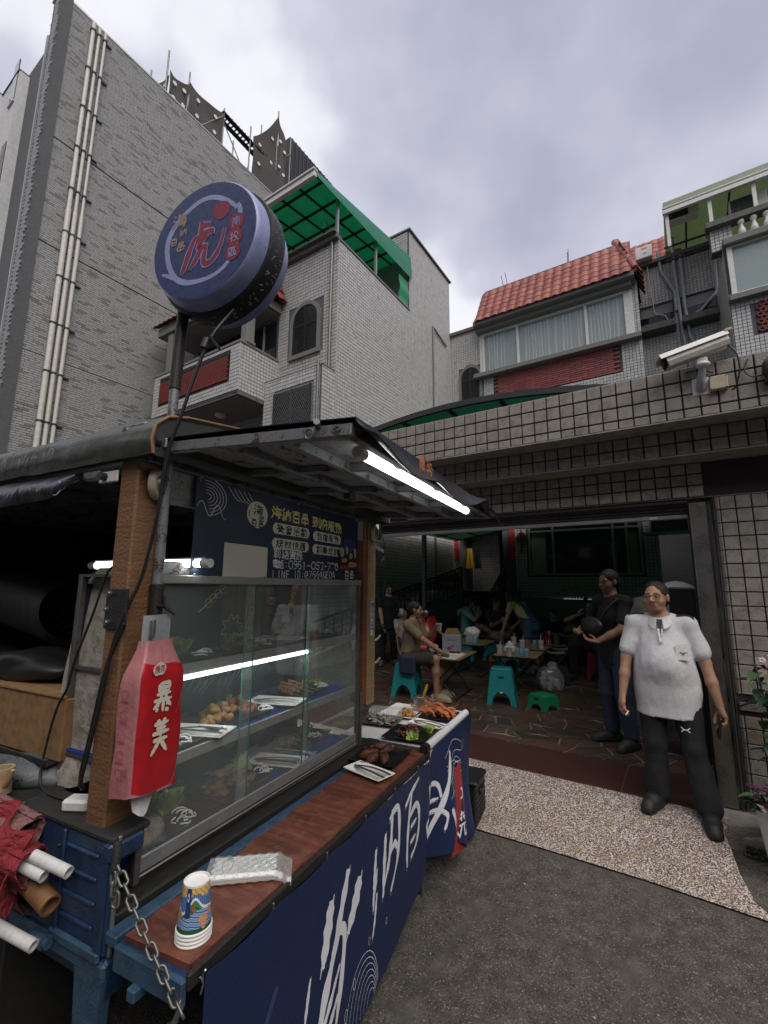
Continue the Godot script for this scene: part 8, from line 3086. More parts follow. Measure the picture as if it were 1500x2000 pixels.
func person(label: String, at: Vector3, yaw: float, o: Dictionary) -> Node3D:
	var g := thing("person", label, "person", at, yaw)
	var c: float = o.get("cell", 0.017)
	var skin: Color = o.get("skin", SKIN)
	var s: float = o.get("scale", 1.0)
	var w: float = o.get("width", 1.0)
	var hip: Vector3 = o.hip
	var chest: Vector3 = o.chest
	var neck: Vector3 = o.neck
	var head: Vector3 = o.head
	var up := (chest - hip).normalized()
	var rt := Basis(Vector3.UP, o.get("twist", 0.0)) * Vector3.RIGHT
	rt = (rt - up * rt.dot(up)).normalized()
	var fw := rt.cross(up)
	var sw: float = o.get("sho", 0.185) * w * s
	var J := {}
	for q in ["l", "r"]:
		var sg := 1.0 if q == "l" else -1.0
		J["s" + q] = neck + rt * sg * sw - up * 0.055 * s
		J["w" + q] = o["w" + q]
		J["e" + q] = ik(J["s" + q], o["w" + q], 0.285 * s, 0.25 * s, o.get("p" + q, V3(sg * 0.4,-0.3,-1)))
		J["h" + q] = hip + rt * sg * 0.09 * s * w
		J["k" + q] = o["k" + q]
		J["a" + q] = o["a" + q]
	var mb := MB.new()
	var pr := [bone(hip, chest, 0.125 * w * s, 0.135 * w * s, 0.06, fw, 1.35), bone(chest, neck - up * 0.03,0.13 * w * s, 0.075 * s, 0.06, fw, 1.3), bone(neck - up * 0.04, head - up * 0.03,0.058 * s, 0.055 * s, 0.03), bone(J.sl, J.sr, 0.06 * s, 0.06 * s, 0.06)]
	for q in ["l", "r"]:
		var sg := 1.0 if q == "l" else -1.0
		pr.append(bone(J["s" + q], J["e" + q], 0.050 * s * w, 0.040 * s, 0.03))
		pr.append(bone(J["e" + q], J["w" + q].lerp(J["e" + q], 0.55), 0.040 * s, 0.038 * s, 0.02))
		pr.append(bone(J["w" + q].lerp(J["e" + q], 0.55), J["w" + q], 0.038 * s, 0.026 * s, 0.02))
		pr.append(bone(J["h" + q], J["k" + q], 0.086 * s * w, 0.055 * s, 0.05))
		pr.append(bone(J["k" + q], J["k" + q].lerp(J["a" + q], 0.35), 0.052 * s, 0.054 * s, 0.03))
		pr.append(bone(J["k" + q].lerp(J["a" + q], 0.35), J["a" + q], 0.054 * s, 0.034 * s, 0.03))
		var ft: Vector3 = o.get("f" + q, V3(sg * 0.25,-0.25,1).normalized())
		pr.append(bone(J["a" + q] + V3(0,-0.03,0) - ft * 0.03, J["a" + q] + V3(0,-0.05,0) + ft * 0.13,0.036 * s, 0.028 * s, 0.02))
	sdf(mb, pr, c, func(_p): return skin)
	var hb: Basis = Basis.from_euler(o.get("look", Vector3.ZERO)) * s
	var hc: float = o.get("hcell", 0.010)
	mb.xf = Transform3D(hb, head)
	sdf(mb, head_prims(o.get("fat", 0.0)), hc, func(p): return face_col(skin, p, o.get("stubble", 0.0)))
	mb.xf = Transform3D()
	for q in ["l", "r"]:
		var sg := 1.0 if q == "l" else -1.0
		var d: Vector3 = o.get("d" + q, (J["w" + q] - J["e" + q]).normalized())
		hand(mb, J["w" + q], d, o.get("m" + q, V3(-sg, 0,0.2)), o.get("c" + q, 0.55), o.get("t" + q, -sg), o.get("fcell", 0.0065), skin)
	put("body", mb, "body", g)
	mb = MB.new()
	mb.xf = Transform3D(hb, head)
	var hair: Color = o.get("hair", Color(0.012,0.011,0.011))
	var hl: float = o.get("hairline", 0.0)
	var hp := [ell(V3(0,0.040,-0.018), V3(0.084,0.090,0.101), 0.02), ell(V3(0,-0.02,-0.055), V3(0.075,0.06,0.055), 0.03)]
	if o.get("long", 0.0) > 0.0:
		var ll: float = o.long
		hp += [bone(V3(0.06,0.0,-0.02), V3(0.07,-ll, 0.0), 0.040,0.030,0.04), bone(V3(-0.06,0.0,-0.02), V3(-0.07,-ll, 0.0), 0.040,0.030,0.04), bone(V3(0,0.0,-0.06), V3(0,-ll, -0.06), 0.065,0.05,0.04)]
	hp += [ell(V3(0,-0.022,0.09), V3(0.068 + hl * 0.2,0.098 + hl * 0.6,0.078), 0.012,-1.0), ell(V3(0.085,-0.05,0.02), V3(0.03,0.06,0.045), 0.01,-1.0) if o.get("long", 0.0) == 0.0 else ell(V3(0,-0.05,0.10), V3(0.05,0.07,0.05), 0.01,-1.0), ell(V3(-0.085,-0.05,0.02), V3(0.03,0.06,0.045), 0.01,-1.0) if o.get("long", 0.0) == 0.0 else ell(V3(0,-0.05,0.10), V3(0.05,0.07,0.05), 0.01,-1.0)]
	sdf(mb, hp, hc, func(_p): return hair, 0.006,60.0)
	put("hair", mb, "body", g)
	var belly: float = o.get("belly", 0.0)
	var sc: Color = o.get("shirt", Color(0.02,0.02,0.025))
	var sl: float = o.get("sleeve", 0.62)
	var hem: float = o.get("hem", 0.08)
	var sp := [bone(hip - up * (hem + 0.02), hip + up * 0.04, o.get("hemr", 0.158) * w * s, o.get("hemr", 0.158) * 0.97 * w * s, 0.05, fw, 1.32 + (o.get("hemr", 0.158) - 0.158) * 6.0), bone(hip, chest, (o.get("hemr", 0.158) * 0.96) * w * s, 0.155 * w * s, 0.06, fw, 1.3), bone(chest, neck - up * 0.045,0.15 * w * s, 0.085 * s, 0.05, fw, 1.25), bone(J.sl, J.sr, 0.070 * s, 0.070 * s, 0.06)]
	if belly > 0.0:
		sp.append(ell(hip + up * 0.17 + fw * 0.06, V3(0.16,0.16,0.10 + belly), 0.08))
	for q in ["l", "r"]:
		var se: Vector3 = J["s" + q].lerp(J["e" + q], sl)
		sp.append(bone(J["s" + q], J["s" + q].lerp(se, 0.86), 0.057 * s * w, 0.062 * s * w, 0.025))
	sp.append(ell(neck + up * 0.035 + fw * 0.012, V3(0.062,0.055,0.062) * s, 0.01,-1.0))
	sp.append(cut(-up, -up.dot(hip) + hem))
	mb = MB.new()
	var scol: Callable = o.get("shirt_col", func(_p): return sc)
	sdf(mb, sp, o.get("ccell", c), scol, o.get("wrinkle", 0.010), 7.0)
	put("shirt", mb, "cloth", g)
	if o.has("trousers"):
		var tc: Color = o.trousers
		var tl: float = o.get("trouser_len", 0.95)
		var tp := [bone(hip + up * 0.06, hip - up * 0.05,0.138 * w * s, 0.132 * w * s, 0.05, fw, 1.3)]
		for q in ["l", "r"]:
			tp.append(bone(J["h" + q], J["k" + q], 0.100 * s * w, 0.078 * s, 0.05))
			if tl > 0.5:
				tp.append(bone(J["k" + q], J["k" + q].lerp(J["a" + q], (tl - 0.5) * 2.0), 0.076 * s, o.get("cuff", 0.066) * s, 0.03))
			else:
				tp.append(bone(J["h" + q].lerp(J["k" + q], 0.6), J["h" + q].lerp(J["k" + q], tl * 2.0), 0.085 * s, 0.092 * s, 0.03))
				var kd: Vector3 = (J["k" + q] - J["h" + q]).normalized()
				tp.append(bone(J["h" + q].lerp(J["k" + q], tl * 2.0) + kd * 0.085, J["h" + q].lerp(J["k" + q], tl * 2.0) + kd * 0.16,0.098,0.098,0.003, Vector3.ZERO, 1.0,-1.0))
		mb = MB.new()
		sdf(mb, tp, o.get("ccell", c), func(_p): return tc, 0.012,6.0)
		put("trousers" if tl > 0.5 else "shorts", mb, o.get("tmat", "cloth"), g)
	if o.has("shoes"):
		for q in ["l", "r"]:
			var sg := 1.0 if q == "l" else -1.0
			var ft: Vector3 = o.get("f" + q, V3(sg * 0.25,-0.25,1).normalized())
			var fx := V3(ft.x, 0, ft.z).normalized()
			var an: Vector3 = J["a" + q]
			var sol := an - V3(0,0.085,0)
			mb = MB.new()
			var fp := [bone(sol + V3(0,0.045,0) - fx * 0.045, sol + V3(0,0.05,0) + fx * 0.10,0.045,0.05,0.03), bone(sol + V3(0,0.038,0) + fx * 0.06, sol + V3(0,0.035,0) + fx * 0.16,0.052,0.045,0.03), bone(sol + V3(0,0.012,0) - fx * 0.06, sol + V3(0,0.012,0) + fx * 0.18,0.042,0.046,0.02), cut(Vector3.DOWN, -sol.y)]
			if o.get("clog", false):
				fp.append(bone(an + V3(0,0.02,0) - fx * 0.01, an + V3(0,-0.03,0) - fx * 0.005,0.048,0.046,0.01, Vector3.ZERO, 1.0,-1.0))
				fp.append(bone(an + fx * -0.06 + V3(0,-0.02,0), an + fx * 0.0 + V3(0,-0.028,0), 0.012,0.012,0.008))
			var col: Color = o.shoes
			sdf(mb, fp, o.get("fcell", 0.0065) * 1.4, func(_p): return col)
			var shoe := put("shoe", mb, "body", g)
			if o.get("clog", false):
				mb = MB.new()
				for k in 9:
					var aa := -0.9 + 0.45 * (k % 5)
					var sd := fx.cross(Vector3.UP)
					var hp2 := sol + fx * (0.11 + 0.045 * cos(aa) - 0.025 * (k / 5)) + sd * sin(aa) * 0.034 + V3(0,0.082 - 0.10 * absf(0.045 * cos(aa)) - 0.008 * absf(sin(aa)), 0)
					mb.blob(hp2, V3(0.006,0.003,0.006), 7,4)
				put("vent_holes", mb, "ink_black", shoe)
	if o.get("glasses", false):
		mb = MB.new()
		mb.xf = Transform3D(hb, head)
		for sg in [-1.0,1.0]:
			var rim := []
			for k in 16:
				var a := TAU * k / 16
				rim.append(Vector3(sg * 0.033 + signf(cos(a)) * pow(absf(cos(a)), 0.6) * 0.026,0.002 + signf(sin(a)) * pow(absf(sin(a)), 0.6) * 0.018,0.101 - absf(sg * 0.033 + cos(a) * 0.026) * 0.16))
			mb.tube(rim, 0.0022,6, true)
			mb.tube([V3(sg * 0.058,0.008,0.092), V3(sg * 0.082,0.008,0.06), V3(sg * 0.086,0.004,-0.015)], 0.002,5)
		mb.tube([V3(-0.008,0.006,0.101), V3(0,0.009,0.103), V3(0.008,0.006,0.101)], 0.002,5)
		put("glasses", mb, mk("glasses_brown", Color(0.07,0.025,0.015), 0.3) if not mats.has("glasses_brown") else "glasses_brown", g)
	g.set_meta("hidden_joints", [J.sl, J.sr, J.el, J.er, J.wl, J.wr, up, fw, rt])
	return g

func standing(h: float, o: Dictionary) -> Dictionary:
	var k := h / 1.70
	var d := {"scale": k, "hip": V3(0,0.90 * k, 0), "chest": V3(0,1.22 * k, 0.0), "neck": V3(0,1.43 * k, -0.01), "head": V3(0,1.575 * k, 0.015),
		"kl": V3(0.11,0.48 * k, 0.02), "kr": V3(-0.11,0.48 * k, 0.02), "al": V3(0.13,0.09,-0.02), "ar": V3(-0.13,0.09,-0.02),
		"wl": V3(0.27,0.83 * k, 0.06), "wr": V3(-0.27,0.83 * k, 0.06)}
	d.merge(o, true)
	return d

func sitting(seat: float, h: float, o: Dictionary) -> Dictionary:
	var k := h / 1.70
	var y := seat + 0.085
	var d := {"scale": k, "hip": V3(0, y, 0), "chest": V3(0, y + 0.31 * k, 0.05), "neck": V3(0, y + 0.51 * k, 0.06), "head": V3(0, y + 0.655 * k, 0.095),
		"kl": V3(0.15, y + 0.01,0.42 * k), "kr": V3(-0.15, y + 0.01,0.42 * k), "al": V3(0.17,0.09,0.40 * k), "ar": V3(-0.17,0.09,0.40 * k),
		"wl": V3(0.16, y + 0.10,0.36), "wr": V3(-0.16, y + 0.10,0.36)}
	d.merge(o, true)
	return d

func people() -> void:
	fn.seed = 4
	fn.frequency = 1.0
	var mb := MB.new()
	var white := Color(0.74,0.74,0.77)
	var man := person("stout man in a white polo shirt and black trousers holding a cigarette at the gate", V3(-0.155,0.125,-4.10), -0.02, {
		"sho": 0.160, "cell": 0.011, "ccell": 0.009, "hcell": 0.0042, "fcell": 0.0034, "scale": 0.965, "width": 1.12, "fat": 0.012, "belly": 0.05, "hairline": 0.03, "stubble": 0.12, "glasses": true, "skin": Color(0.42,0.235,0.15),
		"hip": V3(0,0.85,0), "chest": V3(0.0,1.17,-0.01), "neck": V3(-0.005,1.365,-0.015), "head": V3(-0.015,1.505,0.02), "look": V3(-0.03,-0.28,0.02),
		"kl": V3(0.135,0.46,0.03), "kr": V3(-0.10,0.46,0.02), "al": V3(0.19,0.075,0.06), "ar": V3(-0.11,0.10,-0.02), "fl": V3(0.12,-0.2,1).normalized(), "fr": V3(-0.35,-0.2,1).normalized(),
		"wl": V3(0.315,0.755,0.05), "wr": V3(-0.285,0.775,0.10), "pl": V3(0.6,0,-1), "pr": V3(-0.8,0,-0.8), "ml": V3(-1,0,0.35), "mr": V3(0.8,0,-0.5), "cl": 0.75, "cr": 0.55,
		"shirt": white, "hemr": 0.192, "sleeve": 0.86, "hem": 0.20, "wrinkle": 0.010, "trousers": Color(0.012,0.0125,0.017), "trouser_len": 0.97, "cuff": 0.085, "shoes": Color(0.014,0.014,0.015), "clog": true,
		"shirt_col": func(p: Vector3):
			if p.y > 1.30 and absf(p.x) > 0.105 and absf(p.x) < 0.215 and p.z > -0.075 + 0.25 * (absf(p.x) - 0.10) and p.z < 0.02 + 0.05 * absf(p.x) and p.y > 1.315:
				return Color(0.012,0.012,0.014)
			return white})
	var j: Array = man.get_meta("hidden_joints")
	polo_details(man)
	var hd: Vector3 = j[5]
	mb = MB.new()
	mb.tube([hd + V3(0.035,-0.105,0.055), hd + V3(0.022,-0.125,0.085)], 0.004,7)
	var cg := thing("cigarette", "short white cigarette between the fingers of the man in white", "cigarette", man.position, man.rotation.y)
	put("paper_roll", mb, "paper_white", cg)
	var ph := thing("dark_phone", "dark phone held low in the left hand of the man in white", "phone", man.position + man.basis * ((j[4] as Vector3) + V3(-0.02,-0.115,0.045)), man.rotation.y)
	mb = MB.new()
	mb.box(Vector3.ZERO, V3(0.014,0.15,0.075), 0.004)
	var pm := put("slab", mb, "black_plastic", ph)
	pm.rotation = V3(0.25,0.1,-0.1)
	var jeans := Color(0.022,0.034,0.062)
	var mbk := person("tall man in black polo and dark jeans standing behind the man in white", V3(-0.63,0.15,-5.32), -0.75, standing(1.74, {
		"cell": 0.015, "hcell": 0.007, "glasses": true, "shirt": Color(0.010,0.010,0.012), "sleeve": 0.8, "hem": 0.14, "trousers": jeans, "tmat": "jeans", "shoes": Color(0.02,0.02,0.02), "look": V3(0.12,0.05,0),
		"wl": V3(0.12,1.02,0.30), "wr": V3(-0.20,1.10,0.26), "pl": V3(0.8,-0.5,-0.6), "pr": V3(-0.8,-0.5,-0.6), "ml": V3(0,1,0), "mr": V3(0.7,0.5,0.3), "dl": V3(-0.8,0.1,0.5), "skin": Color(0.28,0.155,0.10)}))
	var bg := thing("black_sling_bag", "black sling bag held against the chest of the man in black", "bag", mbk.position, mbk.rotation.y)
	mb = MB.new()
	mb.blob(V3(-0.05,1.16,0.22), V3(0.15,0.09,0.06), 16,10,0.08,3.0)
	put("pouch", mb, "black_plastic", bg)
	mb = MB.new()
	mb.tube(smooth([V3(0.06,1.22,0.20), V3(0.12,1.34,0.15), V3(0.16,1.44,0.04), V3(0.14,1.42,-0.10)], 5), 0.012,6)
	put("strap", mb, "black_plastic", bg)
	var tee := person("seated man in a dark navy tee smoking with a paper cup in hand", V3(-1.30,0.15,-8.75), -0.35, sitting(0.46,1.72, {
		"hcell": 0.008, "glasses": true, "width": 1.12, "shirt": Color(0.008,0.012,0.03), "sleeve": 0.72, "trousers": Color(0.012,0.012,0.014), "trouser_len": 0.95, "shoes": Color(0.03,0.03,0.03), "look": V3(0.05,-0.3,0),
		"wr": V3(-0.17,1.08,0.26), "pr": V3(-1,-0.5,0), "wl": V3(0.08,0.86,0.36), "mr": V3(0.6,0,-0.6), "ml": V3(-0.6,0.5,0), "dr": V3(0.5,0.8,0.1), "kl": V3(0.22,0.56,0.40), "kr": V3(-0.24,0.56,0.38), "al": V3(0.26,0.09,0.42), "ar": V3(-0.26,0.09,0.36), "skin": Color(0.33,0.19,0.12)}))
	mb = MB.new()
	for k in 4:
		write(mb, "虎美手至"[k], V2(-0.04 + k * 0.045,0.80), V2(0.035,0.045), Vector2.ZERO, 0.006, func(x: float, y: float, l: float): return V3(x + 0.06, y, 0.185 + l - absf(x) * 0.15), 0.4)
	put("shirt_print", mb, "ink_cream", tee)
	cup_at(tee, V3(0.06,0.90,0.42), "paper cup in the hand of the seated man in navy")
	var den := Color(0.035,0.085,0.14)
	var yel := Color(0.52,0.46,0.20)
	var wom := person("woman in blue denim dungaree shorts and yellow tee bending over the tables", V3(-2.42,0.15,-8.75), -2.0, standing(1.62, {
		"hcell": 0.008, "hip": V3(0,0.86,-0.02), "chest": V3(0,1.10,0.20), "neck": V3(0,1.24,0.36), "head": V3(0.0,1.33,0.50), "look": V3(0.7,-0.3,0), "long": 0.17,
		"wl": V3(0.20,0.72,0.52), "wr": V3(-0.22,0.80,0.56), "shirt": yel, "sleeve": 0.5, "hem": 0.04, "trousers": den, "tmat": "jeans", "trouser_len": 0.27, "skin": Color(0.42,0.26,0.18), "shoes": Color(0.3,0.3,0.3),
		"shirt_col": func(p: Vector3): return den if (absf(p.x) < 0.085 and p.y < 1.30) or p.y < 0.98 else yel}))
	var mint := person("seated man in a mint green tee with a black strap, back half turned", V3(-3.95,0.15,-9.25), 1.75, sitting(0.46,1.70, {
		"hcell": 0.008, "shirt": Color(0.14,0.47,0.42), "sleeve": 0.72, "hem": 0.1, "trousers": Color(0.20,0.18,0.14), "trouser_len": 0.46, "skin": Color(0.36,0.215,0.14), "look": V3(0.1,0.55,0),
		"wr": V3(-0.10,0.98,0.34), "pr": V3(-1,-0.6,0), "wl": V3(0.16,0.72,0.40), "kr": V3(-0.08,0.72,0.36), "ar": V3(0.05,0.55,0.62), "al": V3(0.16,0.06,0.50), "mr": V3(0,0,-1)}))
	mb = MB.new()
	mb.tube(smooth([V3(0.15,1.06,0.0), V3(0.10,1.09,0.10), V3(0.0,0.93,0.20), V3(-0.14,0.70,0.15)], 5), 0.014,6)
	mb.tube(smooth([V3(0.15,1.06,0.0), V3(0.08,0.98,-0.10), V3(-0.05,0.80,-0.145), V3(-0.16,0.62,-0.08)], 5), 0.014,6)
	put("shoulder_strap", mb, "black_plastic", mint)
	var gry := person("seated man in grey brown tee and pale shorts beside the mint tee man", V3(-3.42,0.15,-9.55), 1.0, sitting(0.46,1.70, {
		"hcell": 0.008, "glasses": true, "shirt": Color(0.075,0.062,0.05), "sleeve": 0.72, "trousers": Color(0.34,0.31,0.25), "trouser_len": 0.46, "skin": Color(0.33,0.19,0.125), "look": V3(0.1,0.3,0),
		"wr": V3(-0.10,0.86,0.36), "wl": V3(0.15,0.66,0.38), "shoes": Color(0.03,0.025,0.02)}))
	cup_at(gry, V3(-0.06,0.88,0.40), "paper cup in the hand of the man in grey brown")
	var tan_ := person("seated man in tan shirt and olive shorts with a navy hip bag, nearest table", V3(-3.38,0.15,-5.86), 1.72, sitting(0.46,1.72, {
		"cell": 0.014, "hcell": 0.0065, "shirt": Color(0.27,0.20,0.125), "sleeve": 0.85, "hem": 0.12, "trousers": Color(0.045,0.042,0.032), "trouser_len": 0.46, "skin": Color(0.37,0.21,0.135), "look": V3(0.05,0.25,0), "width": 1.06, "shoes": Color(0.34,0.29,0.20), "clog": true,
		"wr": V3(-0.10,0.66,0.50), "wl": V3(0.12,0.94,0.36), "pr": V3(-1,-0.6,-0.2), "mr": V3(0.6,0.3,0), "kr": V3(-0.14,0.56,0.44), "kl": V3(0.12,0.56,0.44), "ar": V3(-0.10,0.09,0.44), "al": V3(0.14,0.09,0.40), "fr": V3(-0.1,-0.2,1).normalized()}))
	cup_at(tan_, V3(0.10,0.97,0.42), "paper cup held up by the man in tan shirt")
	var nb := thing("navy_hip_bag", "navy shoulder bag hanging at the hip of the man in tan shirt", "bag", tan_.position, tan_.rotation.y)
	mb = MB.new()
	mb.xf = Transform3D(Basis(), V3(-0.20,0.46,0.05))
	mb.box(Vector3.ZERO, V3(0.07,0.26,0.24), 0.03)
	put("pouch", mb, mk("navy_bag", Color(0.012,0.016,0.045), 0.7), nb)
	mb = MB.new()
	mb.tube(smooth([V3(-0.20,0.58,-0.05), V3(-0.19,0.72,-0.10), V3(-0.10,0.95,-0.14), V3(0.06,1.07,-0.04)], 5), 0.007,6)
	put("strap", mb, "card", nb)
	var wb := person("woman in black with long hair standing by the ramp rail holding a cup", V3(-5.02,0.15,-7.85), 0.75, standing(1.60, {
		"hcell": 0.008, "glasses": true, "long": 0.16, "shirt": Color(0.010,0.010,0.012), "sleeve": 0.75, "hem": 0.16, "trousers": Color(0.012,0.012,0.014), "look": V3(0.35,0.25,0), "shoes": Color(0.12,0.12,0.13), "skin": Color(0.36,0.22,0.155),
		"wl": V3(0.20,1.02,0.30), "wr": V3(-0.16,0.78,0.30)}))
	cup_at(wb, V3(0.20,1.06,0.36), "pale paper cup in the hand of the woman in black")
	mb = MB.new()
	mb.blob(V3(-0.15,0.74,0.33), V3(0.06,0.075,0.06), 12,8,0.15,2.0)
	put("black_glove", mb, "black_plastic", wb)
	person("man in a grey tee standing in the dark doorway looking at a phone", V3(-5.35,1.5,-17.15), -1.15, standing(1.66, {
		"hcell": 0.012, "fcell": 0.009, "cell": 0.02, "shirt": Color(0.10,0.12,0.11), "sleeve": 0.7, "trousers": Color(0.01,0.01,0.012), "look": V3(0.35,0,0), "wl": V3(0.06,1.10,0.30), "wr": V3(-0.10,1.12,0.28)}))
	person("young man in black sitting low behind the woman in dungarees", V3(-2.35,0.15,-10.4), -0.2, sitting(0.26,1.66, {
		"hcell": 0.010, "cell": 0.019, "shirt": Color(0.011,0.011,0.014), "sleeve": 0.7, "trousers": Color(0.02,0.02,0.022), "trouser_len": 0.4, "look": V3(0.5,-0.2,0), "kl": V3(0.16,0.52,0.34), "kr": V3(-0.16,0.52,0.34), "al": V3(0.15,0.07,0.36), "ar": V3(-0.15,0.07,0.36), "wl": V3(0.05,0.60,0.34), "wr": V3(-0.06,0.60,0.34)}))
	person("child in a white shirt half hidden behind the man in tan", V3(-4.75,0.15,-7.95), 0.9, sitting(0.40,1.35, {
		"hcell": 0.009, "cell": 0.018, "shirt": Color(0.55,0.53,0.52), "sleeve": 0.6, "trousers": Color(0.05,0.05,0.06), "shoes": Color(0.05,0.05,0.05)}))

func polo_details(g: Node3D) -> void:
	var mb := MB.new()
	for sg in [-1.0,1.0]:
		mb.grid(10,4, func(u: float, v: float):
			var a: float = lerpf(2.9,0.30, u) * sg
			var r := 0.070 + 0.022 * (1.0 - v)
			var dn: float = (1.0 - v) * (0.035 + 0.030 * smoothstep(0.5,1.0, u))
			return Vector3(sin(a) * r - 0.005,1.388 - dn - 0.045 * smoothstep(0.4,1.0, u), cos(a) * r * 1.0 + 0.002 + 0.045 * smoothstep(0.55,1.0, u)), 0.004)
	put("collar", mb, "paper_white", g)
	mb = MB.new()
	mb.poly([V3(-0.022,1.345,0.078), V3(0.016,1.345,0.078), V3(-0.002,1.225,0.152)], V3(0,0.4,1))
	put("neck_opening", mb, "ink_black", g)
	mb = MB.new()
	for sg in [[-0.013,1.28,-0.002,1.18], [0.012,1.28,0.006,1.18]]:
		mb.bar(V3(sg[0], sg[1], 0.136), V3(sg[2], sg[3], 0.163), 0.012,0.004)
	for k in 2:
		mb.blob(V3(0.004,1.235 - k * 0.045,0.158 + k * 0.008), V3(0.005,0.005,0.003), 8,5)
	put("placket", mb, "white_plastic", g)
	mb = MB.new()
	mb.grid(6,6, func(u: float, v: float):return V3(lerpf(0.085,0.175, u), lerpf(1.07,1.175, v), 0.166 - 0.9 * pow(lerpf(0.085,0.175, u), 2.0) + 0.10 * (1.12 - lerpf(1.07,1.175, v))), 0.004)
	put("pocket", mb, "paper_white", g)
	mb = MB.new()
	var mp := func(x: float, y: float, l: float): return V3(x, y, 0.170 - 0.9 * x * x + 0.10 * (1.12 - y) + l)
	ribbon(mb, [V2(0.108,1.128), V2(0.125,1.118), V2(0.135,1.122), V2(0.158,1.124)], 0.005, mp, 0.002,0.5)
	ribbon(mb, [V2(0.125,1.118), V2(0.131,1.106), V2(0.137,1.120)], 0.004, mp, 0.0022,0.5)
	put("pocket_mark", mb, "ink_black", g)
	mb = MB.new()
	var mt := func(x: float, y: float, l: float): return V3(x, y, 0.128 - 0.6 * (x - 0.10) ** 2 + l)
	for sg in [-1.0,1.0]:
		ribbon(mb, [V2(0.10 + sg * 0.028,0.612), V2(0.10 + sg * 0.014,0.600), V2(0.10 + sg * 0.014,0.592), V2(0.10 + sg * 0.028,0.580)], 0.0065, mt, 0.004,0.3)
	ribbon(mb, [V2(0.088,0.596), V2(0.112,0.596)], 0.0065, mt, 0.0043,0.0)
	put("trouser_mark", mb, "ink_white", g)

func cup_at(p: Node3D, q: Vector3, label: String) -> void:
	var at := p.position + p.basis * q if p != self else q
	paper_cup(label, at - V3(0,0.05,0))

func paper_cup(label: String, at: Vector3, r := 0.045, h := 0.10, straw := false, m := "white_plastic") -> void:
	var g := thing("paper_cup", label, "cup", at, rng.randf() * 3.0, "cups in the rubbish bag" if label.begins_with("used") else "")
	var mb := MB.new()
	mb.lathe([V2(0.0,0.002), V2(r * 0.74,0.0), V2(r, h), V2(r * 1.04, h + 0.002), V2(r * 0.95, h), V2(r * 0.9, h * 0.6), V2(0.0, h * 0.6)], 20)
	put("cup", mb, m, g)
	mb = MB.new()
	for k in 7:
		var a := k * TAU / 7
		for s in 2:
			var y := h * (0.3 + s * 0.3)
			var rr := r * lerpf(0.74,1.0, y / h) + 0.0008
			mb.poly([Vector3(sin(a) * rr, y - 0.008, cos(a) * rr), Vector3(sin(a + 0.35) * rr, y - 0.010, cos(a + 0.35) * rr), Vector3(sin(a + 0.3 + s * 0.2) * rr, y + 0.012, cos(a + 0.3 + s * 0.2) * rr)], Vector3(sin(a), 0, cos(a)))
	put("print", mb, ["ink_gold", "leaf", "brick_red_0"][rng.randi() % 3] if m == "white_plastic" else "paper_white", g)
	if straw:
		mb = MB.new()
		mb.tube([V3(0, h * 0.3,0), V3(0.02, h * 1.6,0.01)], 0.004,6)
		put("straw", mb, "paper_white", g)

func stool_shape(g: Node3D, m: String, top: float, h: float, foot: float) -> void:
	var mb := MB.new()
	mb.box(V3(0, h - 0.012,0), V3(top, 0.026, top * 0.92), 0.011)
	put("seat", mb, m, g)
	mb = MB.new()
	mb.blob(V3(0, h + 0.001,0), V3(0.012,0.002,0.012), 8,4)
	put("drain_hole", mb, "ink_black", g)
	for k in 4:
		var w0 := top * 0.5 - 0.006
		var w1 := foot * 0.5
		var pl := PackedVector2Array([V2(-w1,0), V2(-w1 + 0.055,0)])
		for i in 9:
			var a := PI - PI * i / 8.0
			pl.append(Vector2(cos(a) * (w1 - 0.065), sin(a) * h * 0.36 + 0.01))
		pl.append(V2(w1 - 0.055,0))
		pl.append(V2(w1,0))
		pl.append(V2(w0, h - 0.015))
		pl.append(V2(-w0, h - 0.015))
		mb = MB.new()
		var lean := atan2((foot - top) * 0.5 * 0.96, h)
		mb.xf = Transform3D(Basis(Vector3.UP, k * PI / 2), Vector3.ZERO) * Transform3D(Basis(Vector3.RIGHT, -lean), V3(0,0, foot * 0.5 * (0.94 if k % 2 == 0 else 0.98)))
		mb.prism(pl, -0.004,0.004)
		var side := put("leg_panel", mb, m, g)
		if k == 0 or k == 2:
			mb = MB.new()
			mb.xf = Transform3D(Basis(Vector3.UP, k * PI / 2), Vector3.ZERO) * Transform3D(Basis(Vector3.RIGHT, -lean), V3(0,0, foot * 0.5 * 0.94))
			var hp := PackedVector2Array()
			for i in 9:
				var a := PI + PI * i / 8.0
				hp.append(Vector2(cos(a) * 0.045, sin(a) * 0.032 + h * 0.80))
			mb.prism(hp, -0.0045,0.0048)
			put("hand_hole", mb, "ink_black", side)
	mb = MB.new()
	for sx in [-1.0,1.0]:
		for sz in [-1.0,1.0]:
			mb = MB.new()
			mb.tube([Vector3(sx * (foot * 0.5 - 0.012), 0.0, sz * (foot * 0.47 - 0.012)), Vector3(sx * (top * 0.5 - 0.014), h - 0.02, sz * (top * 0.46 - 0.014))], [0.024,0.012], 8)
			put("leg", mb, m, g)

